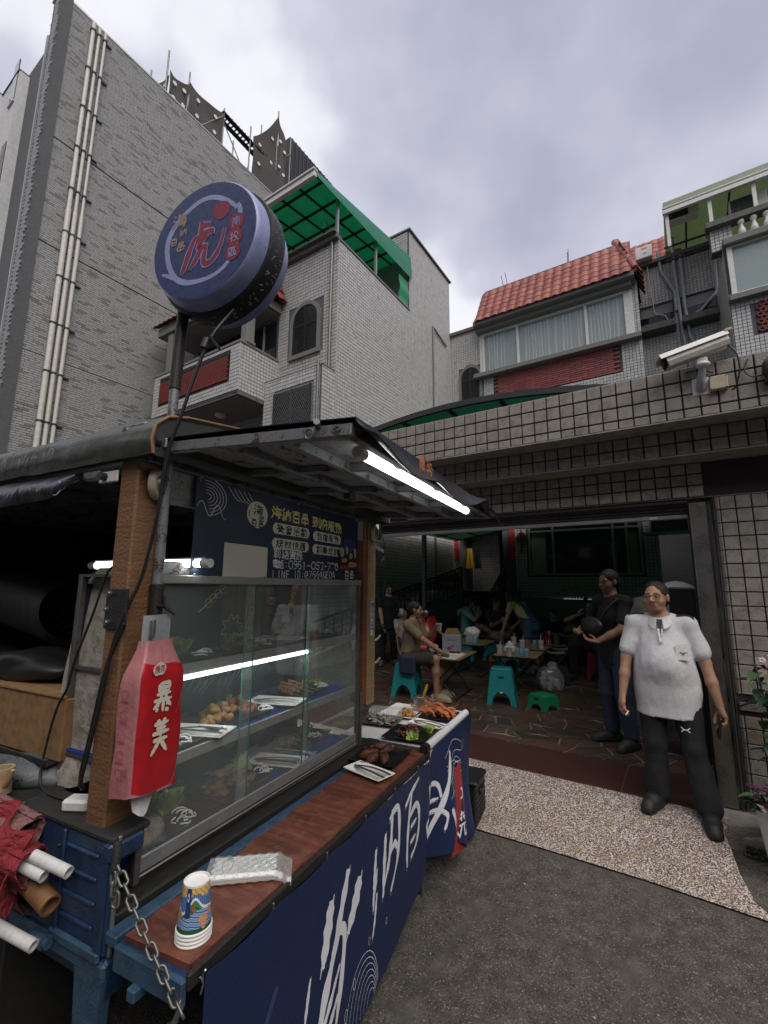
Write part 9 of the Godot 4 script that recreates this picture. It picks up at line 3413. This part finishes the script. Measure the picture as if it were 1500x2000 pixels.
func stools() -> void:
	var first: Node3D = null
	for q in [[-2.16,-6.27,0.25, "empty teal plastic stool in the middle of the floor"], [-3.42,-5.88,0.15, "teal plastic stool under the man in tan shirt"], [-3.97,-9.27,0.3, "teal plastic stool under the man in mint tee"], [-3.45,-9.58,0.0, "teal plastic stool under the man in grey brown tee"], [-2.95,-9.0,0.5, "low teal stool behind the second table"]]:
		var g: Node3D
		if first == null:
			g = thing("plastic_stool", q[3], "stool", Vector3.ZERO, 0.0, "teal plastic stools")
			stool_shape(g, "teal", 0.27,0.455,0.37)
			first = g
		else:
			g = first.duplicate()
			g.name = "plastic_stool"
			add_child(g, true)
			g.set_meta("label", q[3])
		g.position = V3(q[0], 0.152, q[1])
		g.rotation.y = q[2]
	var mb := MB.new()
	mb.box(V3(0.0,0.15,0.172), V3(0.045,0.03,0.002))
	put("price_label", mb, "paper_white", first).rotation.x = -0.1
	var r := thing("red_plastic_stool", "dark red plastic stool under the seated man in navy", "stool", V3(-1.32,0.152,-8.78), 0.2)
	stool_shape(r, "red_plastic", 0.28,0.455,0.38)
	var b := thing("black_plastic_stool", "low black plastic stool beside the right end of the tables", "stool", V3(-1.83,0.152,-8.05), 0.3)
	stool_shape(b, "black_plastic", 0.30,0.26,0.36)
	var gr := thing("green_step_stool", "small bright green plastic step stool on the floor near the gate", "stool", V3(-1.62,0.152,-6.28), -0.5)
	stool_shape(gr, "green_plastic", 0.25,0.18,0.29)
	var k := 0
	for q in [[-2.0,-8.75, "nearest of the pale folding camp stools by the tables"], [-2.05,-9.3, "middle pale folding camp stool by the tables"], [-2.2,-9.8, "farthest pale folding camp stool by the tables"]]:
		var c := thing("folding_camp_stool", q[2], "stool", V3(q[0], 0.152, q[1]), 0.4, "camp stools")
		mb = MB.new()
		mb.grid(6,4, func(u: float, v: float):return V3(lerpf(-0.16,0.16, u), 0.40 - 0.02 * sin(u * PI), lerpf(0.14,-0.14, v)), 0.004)
		put("seat", mb, "cream_box", c)
		for s in [-1.0,1.0]:
			mb = MB.new()
			mb.tube([V3(-0.16,0.40, s * 0.13), V3(0.16,0.0, s * 0.13)], 0.009,6)
			mb.tube([V3(0.16,0.40, s * 0.12), V3(-0.16,0.0, s * 0.12)], 0.009,6)
			put("cross_leg", mb, "steel_dull", c)
		k += 1

func folding_table(label: String, at: Vector3, turn: float, sx: float, sz: float) -> void:
	var g := thing("folding_table", label, "table", at, turn, "low folding tables")
	var mb := MB.new()
	mb.box(V3(0,0.545,0), V3(sx, 0.018, sz), 0.004)
	put("tabletop", mb, "bamboo_top", g)
	mb = MB.new()
	mb.box(V3(0,0.5375, sz / 2 + 0.002), V3(sx + 0.008,0.028,0.008))
	mb.box(V3(0,0.5375,-sz / 2 - 0.002), V3(sx + 0.008,0.028,0.008))
	put("edge", mb, "iron_black", g)
	for s in [-1.0,1.0]:
		for e in [-1.0,1.0]:
			mb = MB.new()
			mb.tube([V3(e * sx * 0.42,0.53, s * sz * 0.4), V3(-e * sx * 0.40,0.0, s * sz * (0.4 if e > 0 else 0.36))], 0.011,6)
			put("leg", mb, "iron_black", g)
	mb = MB.new()
	mb.tube([V3(sx * 0.4,0.02,-sz * 0.4), V3(sx * 0.4,0.02, sz * 0.4)], 0.009,6)
	mb.tube([V3(-sx * 0.4,0.02,-sz * 0.38), V3(-sx * 0.4,0.02, sz * 0.38)], 0.009,6)
	put("foot_bar", mb, "iron_black", g)

func table_things() -> void:
	folding_table("low bamboo topped folding table in front of the man in tan shirt", V3(-3.0,0.152,-6.35), 0.12,0.62,1.0)
	folding_table("low bamboo topped folding table beside the mint tee man's foot", V3(-3.28,0.152,-8.0), 0.05,0.60,0.85)
	folding_table("low bamboo topped folding table behind the empty teal stool", V3(-2.15,0.152,-7.05), 0.10,0.62,0.75)
	folding_table("low bamboo topped folding table behind the second table's cups", V3(-2.25,0.152,-8.0), 0.05,0.62,0.8)
	var y := 0.706
	var mb := MB.new()
	var g := thing("grey_carton_box", "open grey carton with red fruit print on the nearest table", "box", V3(-3.02, y, -6.55), 0.35)
	mb.box(V3(0,0.13,0), V3(0.28,0.26,0.20), 0.003)
	put("carton", mb, mk("carton_grey", Color(0.32,0.33,0.38), 0.8,0.0, "grain", 3.0), g)
	mb = MB.new()
	for s in [-1.0,1.0]:
		mb.poly([V3(s * 0.14,0.26,-0.1), V3(s * 0.14,0.26,0.1), V3(s * 0.23,0.34,0.1), V3(s * 0.23,0.34,-0.1)], V3(-s, 1,0))
	mb.poly([V3(-0.13,0.26,-0.1), V3(0.13,0.26,-0.1), V3(0.08,0.35,-0.12), V3(-0.08,0.35,-0.12)], V3(0,0,1))
	put("flap", mb, "card", g)
	mb = MB.new()
	for k in 10:
		mb.blob(Vector3(-0.05 + 0.012 * (k % 4) + (k / 8) * 0.06,0.06 + (k / 4) * 0.02,0.1005), V3(0.014,0.014,0.0012), 8,4)
	for k in 6:
		mb.box(V3(-0.05 + k * 0.022,0.19,0.101), V3(0.014,0.014,0.001))
	put("print", mb, "brick_red_0", g)
	g = thing("tissue_box", "tissue box with a white tissue pulled up on the nearest table", "tissue box", V3(-3.12, y, -6.12), 0.3)
	mb = MB.new()
	mb.box(V3(0,0.04,0), V3(0.2,0.08,0.11), 0.006)
	put("box", mb, mk("tissue_violet", Color(0.30,0.25,0.36), 0.7), g)
	mb = MB.new()
	mb.blob(V3(0,0.105,0), V3(0.07,0.05,0.025), 12,8,0.18,1.0)
	put("tissue", mb, "paper_white", g)
	g = thing("red_meat_plate", "white tray of dark red meat on the nearest table", "plate", V3(-2.88, y, -6.35), 0.3)
	mb = MB.new()
	mb.box(V3(0,0.012,0), V3(0.24,0.02,0.15), 0.006)
	put("dish", mb, "white_ceramic", g)
	g = thing("red_meat_pieces", "dark red meat pieces on the white tray", "food", V3(-2.88, y + 0.02,-6.35), 0.3)
	heap(g, "meat_piece", 22, V3(0.09,0.02,0.05), V3(0.022,0.012,0.016), Color(0.20,0.025,0.02), Color(0.11,0.02,0.02), 80,0.2)
	g = thing("paper_sheet", "white paper sheet spread on the nearest table", "paper", V3(-2.98, y - 0.001,-6.2), 0.12)
	mb = MB.new()
	mb.box(V3(0,0.0008,0), V3(0.5,0.0015,0.6))
	put("sheet", mb, "paper_white", g)
	for q in [[-2.95,-5.98, "green carton drink on the nearest table", "leaf"], [-3.06,-5.96, "yellow carton drink on the nearest table", "ink_gold"]]:
		g = thing("drink_carton", q[2], "carton", V3(q[0], y, q[1]), 0.4)
		mb = MB.new()
		mb.box(V3(0,0.055,0), V3(0.06,0.11,0.06), 0.004)
		put("carton", mb, q[3], g)
		mb = MB.new()
		for k in 4:
			mb.box(V3(0,0.02 + k * 0.024,0.031), V3(0.05,0.009,0.001))
		put("print", mb, "ink_cream", g)
	for q in [[-3.20,-7.78, "blue drink can pack under the white bag on the middle table"], [-2.02,-6.78, "blue drink can pack on the second table"]]:
		g = thing("drink_can_pack", q[2], "drinks", V3(q[0], y, q[1]), 0.1, "blue drink packs")
		for k in 6:
			mb = MB.new()
			mb.lathe([V2(0,0), V2(0.024,0.0), V2(0.030,0.01), V2(0.030,0.105), V2(0.025,0.115), V2(0,0.114)], 14)
			var o := put("can", mb, mk("can_blue", Color(0.10,0.36,0.44), 0.35,0.3) if not mats.has("can_blue") else "can_blue", g)
			o.position = Vector3(-0.065 + (k % 3) * 0.065,0,-0.033 + (k / 3) * 0.066)
		mb = MB.new()
		mb.box(V3(0,0.06,0), V3(0.205,0.118,0.14), 0.01)
		put("wrap", mb, "film", g)
	g = thing("white_plastic_bag", "white plastic bag lying on the blue drink pack of the middle table", "bag", V3(-3.20, y + 0.12,-7.78), 0.1)
	mb = MB.new()
	mb.blob(V3(0,0.07,0), V3(0.13,0.09,0.09), 18,12,0.16,3.0)
	put("bag", mb, "white_plastic", g)
	for q in [[-2.38,-6.85, "tall white cups stacked at the left edge of the second table"], [-2.18,-6.68, "patterned paper cup beside the blue drink pack on the second table"], [-2.30,-7.75, "patterned cup with a straw on the farther table"], [-2.02,-7.85, "pale patterned cup with straw right of the blue can"], [-2.55,-8.1, "dark patterned cup beside the woman's hand"]]:
		paper_cup(q[2], V3(q[0], y, q[1]), 0.048,0.12, true)
	paper_cup("big red paper cup with a white lid on the farther table", V3(-1.97, y, -8.15), 0.05,0.16, true, "red_plastic")
	g = thing("light_blue_can", "single light blue drink can on the farther table", "can", V3(-2.1, y, -7.75), 0.0)
	mb = MB.new()
	mb.lathe([V2(0,0), V2(0.024,0.0), V2(0.030,0.01), V2(0.030,0.12), V2(0.025,0.13), V2(0,0.128)], 16)
	put("can", mb, "can_blue", g)
	g = thing("tissue_pack_white", "white tissue pack beside the cups on the second table", "tissue pack", V3(-2.30, y, -7.1), 0.2)
	mb = MB.new()
	mb.box(V3(0,0.045,0), V3(0.18,0.09,0.11), 0.02)
	mb.blob(V3(0,0.11,0), V3(0.05,0.05,0.02), 10,7,0.2,2.0)
	put("pack", mb, "paper_white", g)
	g = thing("clear_rubbish_bag", "clear plastic bag full of cups on the floor by the table", "bag", V3(-1.80,0.152,-7.42), 0.2)
	mb = MB.new()
	mb.blob(V3(0,0.17,0), V3(0.20,0.19,0.17), 20,14,0.10,5.0)
	mb.blob(V3(0.05,0.36,0), V3(0.07,0.06,0.05), 12,8,0.2,7.0)
	put("bag", mb, "film", g)
	for k in 7:
		paper_cup("used paper cup inside the clear rubbish bag", Vector3(-1.80 + (k % 3 - 1) * 0.10,0.17 + (k / 3) * 0.07,-7.42 + (k % 2) * 0.09 - 0.04), 0.042,0.09)
	scooter("red motor scooter with round headlight parked in front of the ramp", V3(-4.72,0.15,-9.0), 0.35, "red_paint", true)
	scooter("dark motor scooter behind the mint tee man, loaded with bags", V3(-4.55,0.15,-10.7), 0.6, "black_plastic", false)
	scooter("dark motor scooter at the back below the house window", V3(-1.5,0.15,-11.8), -0.6, "black_plastic", false)
	g = thing("grey_load_bag", "grey bag with a bright green strap lying on the dark scooter", "bag", V3(-4.35,0.95,-10.45), 0.3)
	mb = MB.new()
	mb.blob(V3(0,0.12,0), V3(0.28,0.16,0.2), 18,10,0.14,4.0)
	put("sack", mb, "pvc_grey", g)
	mb = MB.new()
	mb.tube(smooth([V3(0.2,0.1,0.15), V3(0.24,0.24,0.1), V3(0.2,0.26,-0.05)], 5), 0.03,8)
	put("green_strap", mb, mk("lime", Color(0.16,0.42,0.08), 0.6), g)
	g = thing("beige_basket", "beige woven basket on the dark things by the basement wall", "basket", V3(-2.02,0.62,-10.4), 0.5)
	mb = MB.new()
	mb.lathe([V2(0.0,0.0), V2(0.13,0.0), V2(0.17,0.24), V2(0.155,0.24), V2(0.12,0.02)], 20)
	var bk := put("body", mb, "cream_box", g)
	bk.rotation = V3(0.5,0.0,0.5)
	g = thing("dark_bundle", "heap of dark bags under the beige basket by the basement wall", "bundle", V3(-2.0,0.15,-10.6), 0.0)
	mb = MB.new()
	mb.blob(V3(0,0.26,0), V3(0.5,0.34,0.35), 20,12,0.16,2.0)
	mb.blob(V3(0.7,0.3,-0.1), V3(0.4,0.42,0.3), 18,12,0.18,4.0)
	put("bags", mb, "black_plastic", g)
	g = thing("pink_bucket", "pink plastic bucket behind the seated men", "bucket", V3(-3.1,0.7,-10.8), 0.0)
	mb = MB.new()
	mb.lathe([V2(0.0,0.0), V2(0.13,0.0), V2(0.18,0.34), V2(0.17,0.34), V2(0.12,0.02)], 20)
	put("pail", mb, "pack_pink", g)
	g = thing("black_bin", "black bin carrying the pink bucket behind the seated men", "bin", V3(-3.1,0.15,-10.8), 0.0)
	mb = MB.new()
	mb.box(V3(0,0.27,0), V3(0.5,0.545,0.4), 0.03)
	put("bin_body", mb, "black_plastic", g)
	g = thing("black_speaker", "tall black speaker with a pale label inside the gate behind the man in white", "speaker", V3(0.02,0.15,-5.35), -0.2)
	mb = MB.new()
	mb.box(V3(0,0.78,0), V3(0.22,1.56,0.3), 0.015)
	put("cabinet", mb, "black_plastic", g)
	mb = MB.new()
	mb.box(V3(-0.04,1.22,0.152), V3(0.07,0.10,0.004))
	put("label", mb, "paper_white", g)
	g = thing("garden_rocks", "heap of dark grey rockery stones inside the gate behind the man in white", "rocks", V3(-0.12,0.15,-6.3), 0.0)
	for k in 9:
		mb = MB.new()
		mb.blob(Vector3((k % 3 - 1) * 0.25,0.2 + (k / 3) * 0.42, (k % 2) * 0.2), V3(0.28,0.3,0.26), 12,9,0.25, k * 1.9)
		put("rock", mb, "concrete_dark", g)
	g = thing("pale_sack", "pale sack on top of the rockery stones", "sack", V3(-0.05,1.5,-6.2), 0.0)
	mb = MB.new()
	mb.blob(V3(0,0.1,0), V3(0.2,0.16,0.15), 14,9,0.15,1.0)
	put("sack", mb, "pvc_grey", g)
	g = thing("wall_air_conditioner", "grey air conditioner box high on the yard's back wall right of the window", "air conditioner", V3(-0.15,3.3,-15.3), 0.0)
	mb = MB.new()
	mb.box(V3(0,0.3,0), V3(0.9,0.6,0.4), 0.02)
	put("case", mb, "galv_dark", g)
	mb = MB.new()
	mb.box(V3(0,-0.03,0.02), V3(1.3,0.06,0.5))
	put("shelf", mb, "frame_green", g)
	var k2 := 0
	for q in [[-6.55, "mustard", "yellow raincoat hanging left of the house door"], [-6.75, "dark", "dark raincoat hanging at the porch corner"], [-6.35, "black", "black coat hanging beside the yellow raincoat"]]:
		g = thing("hanging_coat", q[1 + 1], "coat", V3(q[0], 2.35,-15.9 - k2 * 0.1), 0.2)
		mb = MB.new()
		mb.grid(10,10, func(u: float, v: float):return Vector3((u - 0.5) * (0.16 + 0.16 * (1.0 - v)), 0.75 * v + 0.02,0.05 * sin(u * 12.0) * (1.0 - v * 0.5)), 0.01)
		put("cloth", mb, mk("coat_%d" % k2, [Color(0.42,0.24,0.01), Color(0.08,0.07,0.05), Color(0.01,0.01,0.012)][k2], 0.6), g)
		k2 += 1
	g = thing("orange_crate", "orange plastic crate on the landing right of the doorway", "crate", V3(-4.95,1.58,-14.9), 0.2)
	mb = MB.new()
	mb.box(V3(0,0.15,0), V3(0.36,0.3,0.3), 0.01)
	put("crate", mb, mk("crate_orange", Color(0.45,0.10,0.02), 0.5), g)
	g = thing("red_baskets", "stacked red and orange baskets behind the ramp rail", "baskets", V3(-6.6,1.55,-14.2), 0.1)
	for k in 4:
		mb = MB.new()
		mb.box(Vector3((k % 2) * 0.36 - 0.2,0.13 + (k / 2) * 0.27,0), V3(0.33,0.25,0.3), 0.01)
		put("basket", mb, "coat_0" if k == 1 else "red_plastic", g)

func scooter(label: String, at: Vector3, turn: float, m: String, lit: bool) -> void:
	var g := thing("motor_scooter", label, "scooter", at, turn)
	var mb := MB.new()
	for z in [0.55,-0.65]:
		mb = MB.new()
		mb.lathe([V2(0.12,-0.045), V2(0.2,-0.055), V2(0.235,-0.03), V2(0.24,0.0), V2(0.235,0.03), V2(0.2,0.055), V2(0.12,0.045), V2(0.12,-0.045)], 22)
		var w := put("wheel", mb, "black_rubber", g)
		w.position = V3(0,0.24, z)
		w.rotation.z = PI / 2
		mb = MB.new()
		mb.lathe([V2(0,-0.03), V2(0.12,-0.04), V2(0.12,0.04), V2(0,0.03)], 16)
		put("rim", mb, "steel_dull", w)
	mb = MB.new()
	mb.grid(16,16, func(u: float, v: float):
		var x := (u - 0.5) * 2.0
		var wd := 0.13 + 0.13 * sin(v * 2.6) * (1.0 - 0.25 * v)
		return V3(x * wd, 0.30 + v * 0.62,0.50 - 0.17 * v - 0.12 * x * x + 0.05 * sin(v * PI)), 0.02)
	put("front_shield", mb, m, g)
	mb = MB.new()
	mb.grid(12,8, func(u: float, v: float):
		var a := lerpf(-0.6,1.9, u)
		return Vector3((v - 0.5) * -0.16,0.24 + sin(a) * 0.275,0.55 + cos(a) * 0.275), 0.012)
	put("front_fender", mb, m, g)
	mb = MB.new()
	mb.tube(smooth([V3(-0.36,1.02,0.20), V3(-0.22,1.04,0.28), V3(0,0.98,0.30), V3(0.22,1.04,0.28), V3(0.36,1.02,0.20)], 5), 0.017,8)
	mb.tube([V3(0,0.98,0.30), V3(0,0.3,0.54)], 0.03,8)
	put("handlebar", mb, "iron_black", g)
	mb = MB.new()
	mb.blob(V3(0,1.0,0.34), V3(0.12,0.09,0.09), 16,10)
	put("handle_cover", mb, "black_plastic", g)
	mb = MB.new()
	mb.lathe([V2(0.075,0.0), V2(0.085,0.02), V2(0.07,0.035), V2(0.065,0.03), V2(0.02,0.045), V2(0,0.046)], 22)
	var hl := put("headlight", mb, "steel", g)
	hl.position = V3(0,0.985,0.41)
	hl.rotation.x = PI / 2
	for s in [-1.0,1.0]:
		mb = MB.new()
		mb.tube([V3(s * 0.25,1.04,0.26), V3(s * 0.33,1.16,0.24), V3(s * 0.37,1.24,0.22)], 0.007,6)
		mb.blob(V3(s * 0.40,1.28,0.22), V3(0.07,0.05,0.018), 12,8)
		put("mirror", mb, "iron_black", g)
	mb = MB.new()
	mb.grid(10,12, func(u: float, v: float):
		var a := lerpf(-2.0,2.0, u)
		return Vector3(sin(a) * (0.16 + 0.05 * sin(v * PI)), 0.58 + cos(a) * 0.2 + 0.05 * v, -0.05 - v * 0.85), 0.015)
	put("rear_body", mb, m if lit else "metal_charcoal", g)
	mb = MB.new()
	mb.blob(V3(0,0.82,-0.42), V3(0.16,0.07,0.42), 18,10)
	put("seat", mb, "black_rubber", g)
	mb = MB.new()
	mb.box(V3(0,0.28,0.12), V3(0.3,0.06,0.5), 0.02)
	put("footboard", mb, "black_plastic", g)
	if lit:
		mb = MB.new()
		mb.blob(V3(0,0.66,0.475), V3(0.03,0.03,0.012), 12,6)
		put("badge", mb, "ink_black", g)

func cctv() -> void:
	var at := V3(0.235,3.13,-3.79)
	var g := thing("security_camera", "long white security camera housing on a wall bracket above the gate", "camera", at)
	var mb := MB.new()
	mb.box(V3(0,0.0,0.006), V3(0.10,0.13,0.012), 0.02)
	put("wall_plate", mb, "white_plastic", g)
	mb = MB.new()
	mb.tube([V3(0,-0.02,0.01), V3(0.0,0.03,0.06), V3(0.02,0.12,0.09)], [0.034,0.026,0.022], 10)
	put("arm", mb, "pvc_grey", g)
	mb = MB.new()
	mb.blob(V3(0.02,0.125,0.09), V3(0.045,0.025,0.045), 14,8)
	mb.box(V3(0.015,0.155,0.09), V3(0.07,0.05,0.035), 0.008)
	put("swivel", mb, "white_plastic", g)
	var h := Node3D.new()
	h.name = "housing"
	g.add_child(h)
	h.position = V3(-0.02,0.235,0.10)
	h.basis = Basis.looking_at(V3(-0.86,-0.27,0.25).normalized())
	mb = MB.new()
	mb.prism(PackedVector2Array([V2(-0.055,-0.02), V2(-0.04,-0.05), V2(0.04,-0.05), V2(0.055,-0.02), V2(0.05,0.03), V2(-0.05,0.03)]), -0.20,0.20)
	put("case", mb, "pvc", h)
	mb = MB.new()
	mb.prism(PackedVector2Array([V2(-0.068,0.012), V2(-0.062,0.010), V2(-0.05,0.036), V2(0.05,0.036), V2(0.062,0.010), V2(0.068,0.012), V2(0.056,0.048), V2(-0.056,0.048)]), -0.235,0.205)
	put("sun_shield", mb, "white_plastic", h)
	mb = MB.new()
	mb.box(V3(0,0.044,0.215), V3(0.125,0.02,0.05), 0.004)
	put("rear_cap", mb, "beige_plastic", h)
	mb = MB.new()
	mb.box(V3(0,-0.008,-0.202), V3(0.10,0.078,0.012), 0.006)
	put("front_glass", mb, "glass_dark", h)
	mb = MB.new()
	mb.lathe([V2(0.028,0.0), V2(0.026,0.012), V2(0.0,0.016)], 18)
	var ln := put("lens", mb, "black_plastic", h)
	ln.position = V3(0,-0.008,-0.206)
	ln.rotation.x = -PI / 2
	mb = MB.new()
	mb.tube(smooth([V3(0.17,0.25,0.05), V3(0.21,0.17,0.08), V3(0.22,0.05,0.07), V3(0.19,-0.06,0.05), V3(0.17,-0.075,0.03)], 6), 0.006,7)
	mb.tube(smooth([V3(-0.08,0.13,0.01), V3(0.0,0.12,0.02), V3(0.08,0.08,0.02)], 5), 0.005,6)
	put("cable", mb, "black_plastic", g)
	var b := thing("junction_box", "cream junction box on the gate wall beside the security camera", "box", V3(0.335,3.125,-3.785))
	mb = MB.new()
	mb.box(V3(0,0,0.022), V3(0.105,0.10,0.045), 0.006)
	put("case", mb, "cream_box", b)
	mb = MB.new()
	for s in [[-1,-1], [1,-1], [-1,1], [1,1]]:
		mb.blob(V3(s[0] * 0.044, s[1] * 0.042,0.045), V3(0.005,0.005,0.003), 8,4)
	put("screw", mb, "steel_dull", b)
	var c := thing("dark_wall_camera", "black outdoor camera at the right edge of the gate wall with a looping cable", "camera", V3(0.60,3.12,-3.79))  # second camera on the gate wall, gives no light
	mb = MB.new()
	mb.blob(V3(0.03,0.02,0.06), V3(0.06,0.09,0.06), 14,9,0.05,1.0)
	mb.box(V3(0.03,-0.05,0.03), V3(0.1,0.03,0.06), 0.008)
	put("head", mb, "black_plastic", c)
	mb = MB.new()
	mb.tube(smooth([V3(0,0.0,0.05), V3(-0.08,0.0,0.04), V3(-0.115,0.06,0.03), V3(-0.09,0.14,0.02)], 6), 0.005,6)
	put("cable", mb, "black_plastic", c)
	var w := thing("gate_wall_rod", "pale metal rod sticking out of the gate wall near the awning corner", "rod", V3(-1.9,2.72,-3.95))
	mb = MB.new()
	mb.tube([V3(-0.4,0.02,0), V3(0,0.0,0.1), V3(0.02,-0.01,0.1)], 0.012,8)
	put("rod", mb, "white_plastic", w)

func plants() -> void:
	var q := RandomNumberGenerator.new()
	q.seed = 12
	var g := thing("tall_potted_plant", "leafy green potted plant with dark oval leaves at the right wall", "plant", V3(0.46,0.12,-3.93))
	var leafs := []
	for k in 3:
		var mb := MB.new()
		mb.grid(6,8, func(u: float, v: float):
			var w := 0.034 * sin(PI * pow(v, 0.8)) + 0.001
			return Vector3((u - 0.5) * 2.0 * w, 0.012 * sin(v * 2.5) - 0.05 * v * v * (0.5 + k * 0.5) + absf(u - 0.5) * 0.02, v * 0.12), 0.0012)
		leafs.append(mb.mesh())
	for s in 7:
		var mb := MB.new()
		var a := s * TAU / 7
		var tip := Vector3(cos(a) * 0.10,1.0 + 0.12 * q.randf(), sin(a) * 0.09)
		mb.tube([V3(0,0.25,0), Vector3(cos(a) * 0.04,0.6, sin(a) * 0.04), tip], 0.005,5)
		put("stem", mb, "leaf_dark", g)
		for k in 12:
			var t := 0.35 + 0.65 * k / 11.0
			var p := V3(0,0.25,0).lerp(tip, t) + Vector3(cos(a), 0, sin(a)) * 0.03 * sin(t * PI)
			var o := put("leaf", leafs[k % 3], ["leaf", "leaf_dark"][q.randi() % 2], g)
			o.transform = Transform3D(Basis(Vector3.UP, q.randf() * TAU) * Basis(Vector3.RIGHT, -0.3 + q.randf() * 0.7), p)
			o.scale = Vector3.ONE * (0.7 + q.randf() * 0.5)
	for k in 4:
		var mb := MB.new()
		for i in 5:
			mb.blob(Vector3(-0.06 + k * 0.04 + cos(i * 1.26) * 0.012,1.12 + k * 0.02 + sin(i * 1.26) * 0.012,0.03), V3(0.009,0.009,0.005), 7,5)
		put("flower", mb, "pack_pink" if k % 2 else "paper_white", g)
	var mb2 := MB.new()
	mb2.lathe([V2(0.0,0.0), V2(0.10,0.0), V2(0.13,0.24), V2(0.14,0.25), V2(0.12,0.25), V2(0.11,0.2), V2(0,0.2)], 24)
	put("pot", mb2, "concrete_dark", g)
	var f := thing("white_flower_pot", "white tapered pot of purple leaved flowers in front of the wall foot", "flower pot", V3(0.355,0.105,-3.74))
	mb2 = MB.new()
	mb2.lathe([V2(0.0,0.0), V2(0.055,0.0), V2(0.09,0.27), V2(0.098,0.275), V2(0.098,0.29), V2(0.085,0.29), V2(0.08,0.26), V2(0,0.26)], 28)
	put("pot", mb2, "white_plastic", f)
	for k in 70:
		var o := put("leaf", leafs[k % 3], ["leaf_purple", "leaf", "leaf_purple"][q.randi() % 3], f)
		var a := q.randf() * TAU
		var r := sqrt(q.randf()) * 0.09
		o.transform = Transform3D(Basis(Vector3.UP, a) * Basis(Vector3.RIGHT, -0.9 + q.randf() * 1.1), Vector3(sin(a) * r, 0.28 + q.randf() * 0.12 * (1.0 - r * 5.0), cos(a) * r))
		o.scale = Vector3.ONE * (0.45 + q.randf() * 0.35)
	for k in 9:
		mb2 = MB.new()
		var c := Vector3((q.randf() - 0.5) * 0.16,0.37 + q.randf() * 0.06, (q.randf() - 0.5) * 0.14)
		for i in 5:
			mb2.blob(c + Vector3(cos(i * 1.26) * 0.011, sin(i * 1.26) * 0.011,0), V3(0.009,0.009,0.004), 7,5)
		put("flower", mb2, "petal_purple", f)
	var pn := thing("pink_wall_notice", "faded pinkish paper notice stuck on the tiled pier behind the plant", "notice", V3(0.47,1.13,-4.275))
	mb2 = MB.new()
	mb2.box(Vector3.ZERO, V3(0.14,0.17,0.003))
	put("paper", mb2, mk("paper_pink", Color(0.50,0.36,0.38), 0.8,0.0, "grime", 8.0), pn)
	var gr := thing("drain_grating", "steel drain grating in the gutter beside the pebble apron", "grating", V3(0.62,-0.06,-3.72))
	mb2 = MB.new()
	mb2.box(V3(0,-0.06,0), V3(0.92,0.02,0.52))
	put("pit", mb2, "ink_black", gr)
	for k in 15:
		mb2 = MB.new()
		mb2.box(V3(-0.42 + k * 0.06,0.035,0), V3(0.008,0.03,0.48))
		put("bar", mb2, "galv", gr)
	for k in 5:
		mb2 = MB.new()
		mb2.box(V3(0,0.042,-0.2 + k * 0.1), V3(0.86,0.008,0.008))
		put("cross_bar", mb2, "galv", gr)
	mb2 = MB.new()
	mb2.box(V3(0,0.03,0.25), V3(0.9,0.045,0.02))
	mb2.box(V3(-0.45,0.03,0), V3(0.02,0.0449,0.5))
	put("frame", mb2, "concrete", gr)
	var ms := thing("moss_strip", "strip of green moss along the kerb above the drain grating", "moss", V3(0.5,0.02,-3.97), 0.0, "", "stuff")
	mb2 = MB.new()
	for k in 260:
		mb2.blob(Vector3((q.randf() - 0.42) * 0.7, q.randf() * 0.06, (q.randf() - 0.5) * 0.035 + 0.02), V3(0.012,0.009,0.010), 5,4,0.2, k)
	put("tufts", mb2, "moss", ms)
	var wh := []
	var ti := []
	for k in 90:
		wh.append(Transform3D(Basis(Vector3.UP, q.randf() * 6.0).scaled(Vector3.ONE * (0.4 + q.randf())), Vector3(q.randf() * 3.4 - 1.6,0.002,-0.8 - q.randf() * 2.6)))
		var v := 0.12 + q.randf() * 0.45
		ti.append(Color(v, v * 0.97, v * 0.92))
	mb2 = MB.new()
	mb2.blob(Vector3.ZERO, V3(0.006,0.003,0.005), 6,4,0.2,1.0)
	var gt := thing("street_grit", "scattered pale grit and pebbles on the asphalt", "grit", Vector3.ZERO, 0.0, "", "stuff")
	scatter("grit", mb2.mesh(), "painted", wh, ti, gt)

func across_the_street() -> void:
	for b in [[V3(9,0,9.5), V3(14,9,6), "grey rendered house row across the street behind the camera"], [V3(-8,0,9.0), V3(18,10,6), "pale house row across the street to the left behind the camera"], [V3(16,0,-9), V3(9,10,10), "tiled house at the far right end of the street"], [V3(26,0,2), V3(8,11,16), "dark house closing the far end of the street"]]:
		var g := thing("opposite_house", b[2], "house", b[0])
		var s: Vector3 = b[1]
		var mb := MB.new()
		mb.box(V3(0, s.y / 2,0), s)
		put("wall", mb, "stucco" if b[0].x < 12 else "concrete_dark", g)
		for i in int(s.x / 2.2):
			for j in 3:
				mb = MB.new()
				mb.box(V3(-s.x / 2 + 1.1 + i * 2.2,1.5 + j * 3.0,-s.z / 2 * signf(b[0].z + 1.0)), V3(1.3,1.6,0.08))
				put("window", mb, "glass_dark", g)
		for i in int(s.z / 2.2):
			for j in 3:
				mb = MB.new()
				mb.box(V3(-s.x / 2,1.5 + j * 3.0,-s.z / 2 + 1.1 + i * 2.2), V3(0.08,1.6,1.3))
				put("window", mb, "glass_dark", g)

func _ready() -> void:
	rng.seed = 11
	make_textures()
	make_materials()
	sky_and_camera()
	ground()
	gate()
	tall_building()
	left_house()
	right_house()
	across_the_street()
	truck()
	display_case()
	banners()
	round_sign()
	goods()
	foods()
	people()
	stools()
	table_things()
	cctv()
	plants()
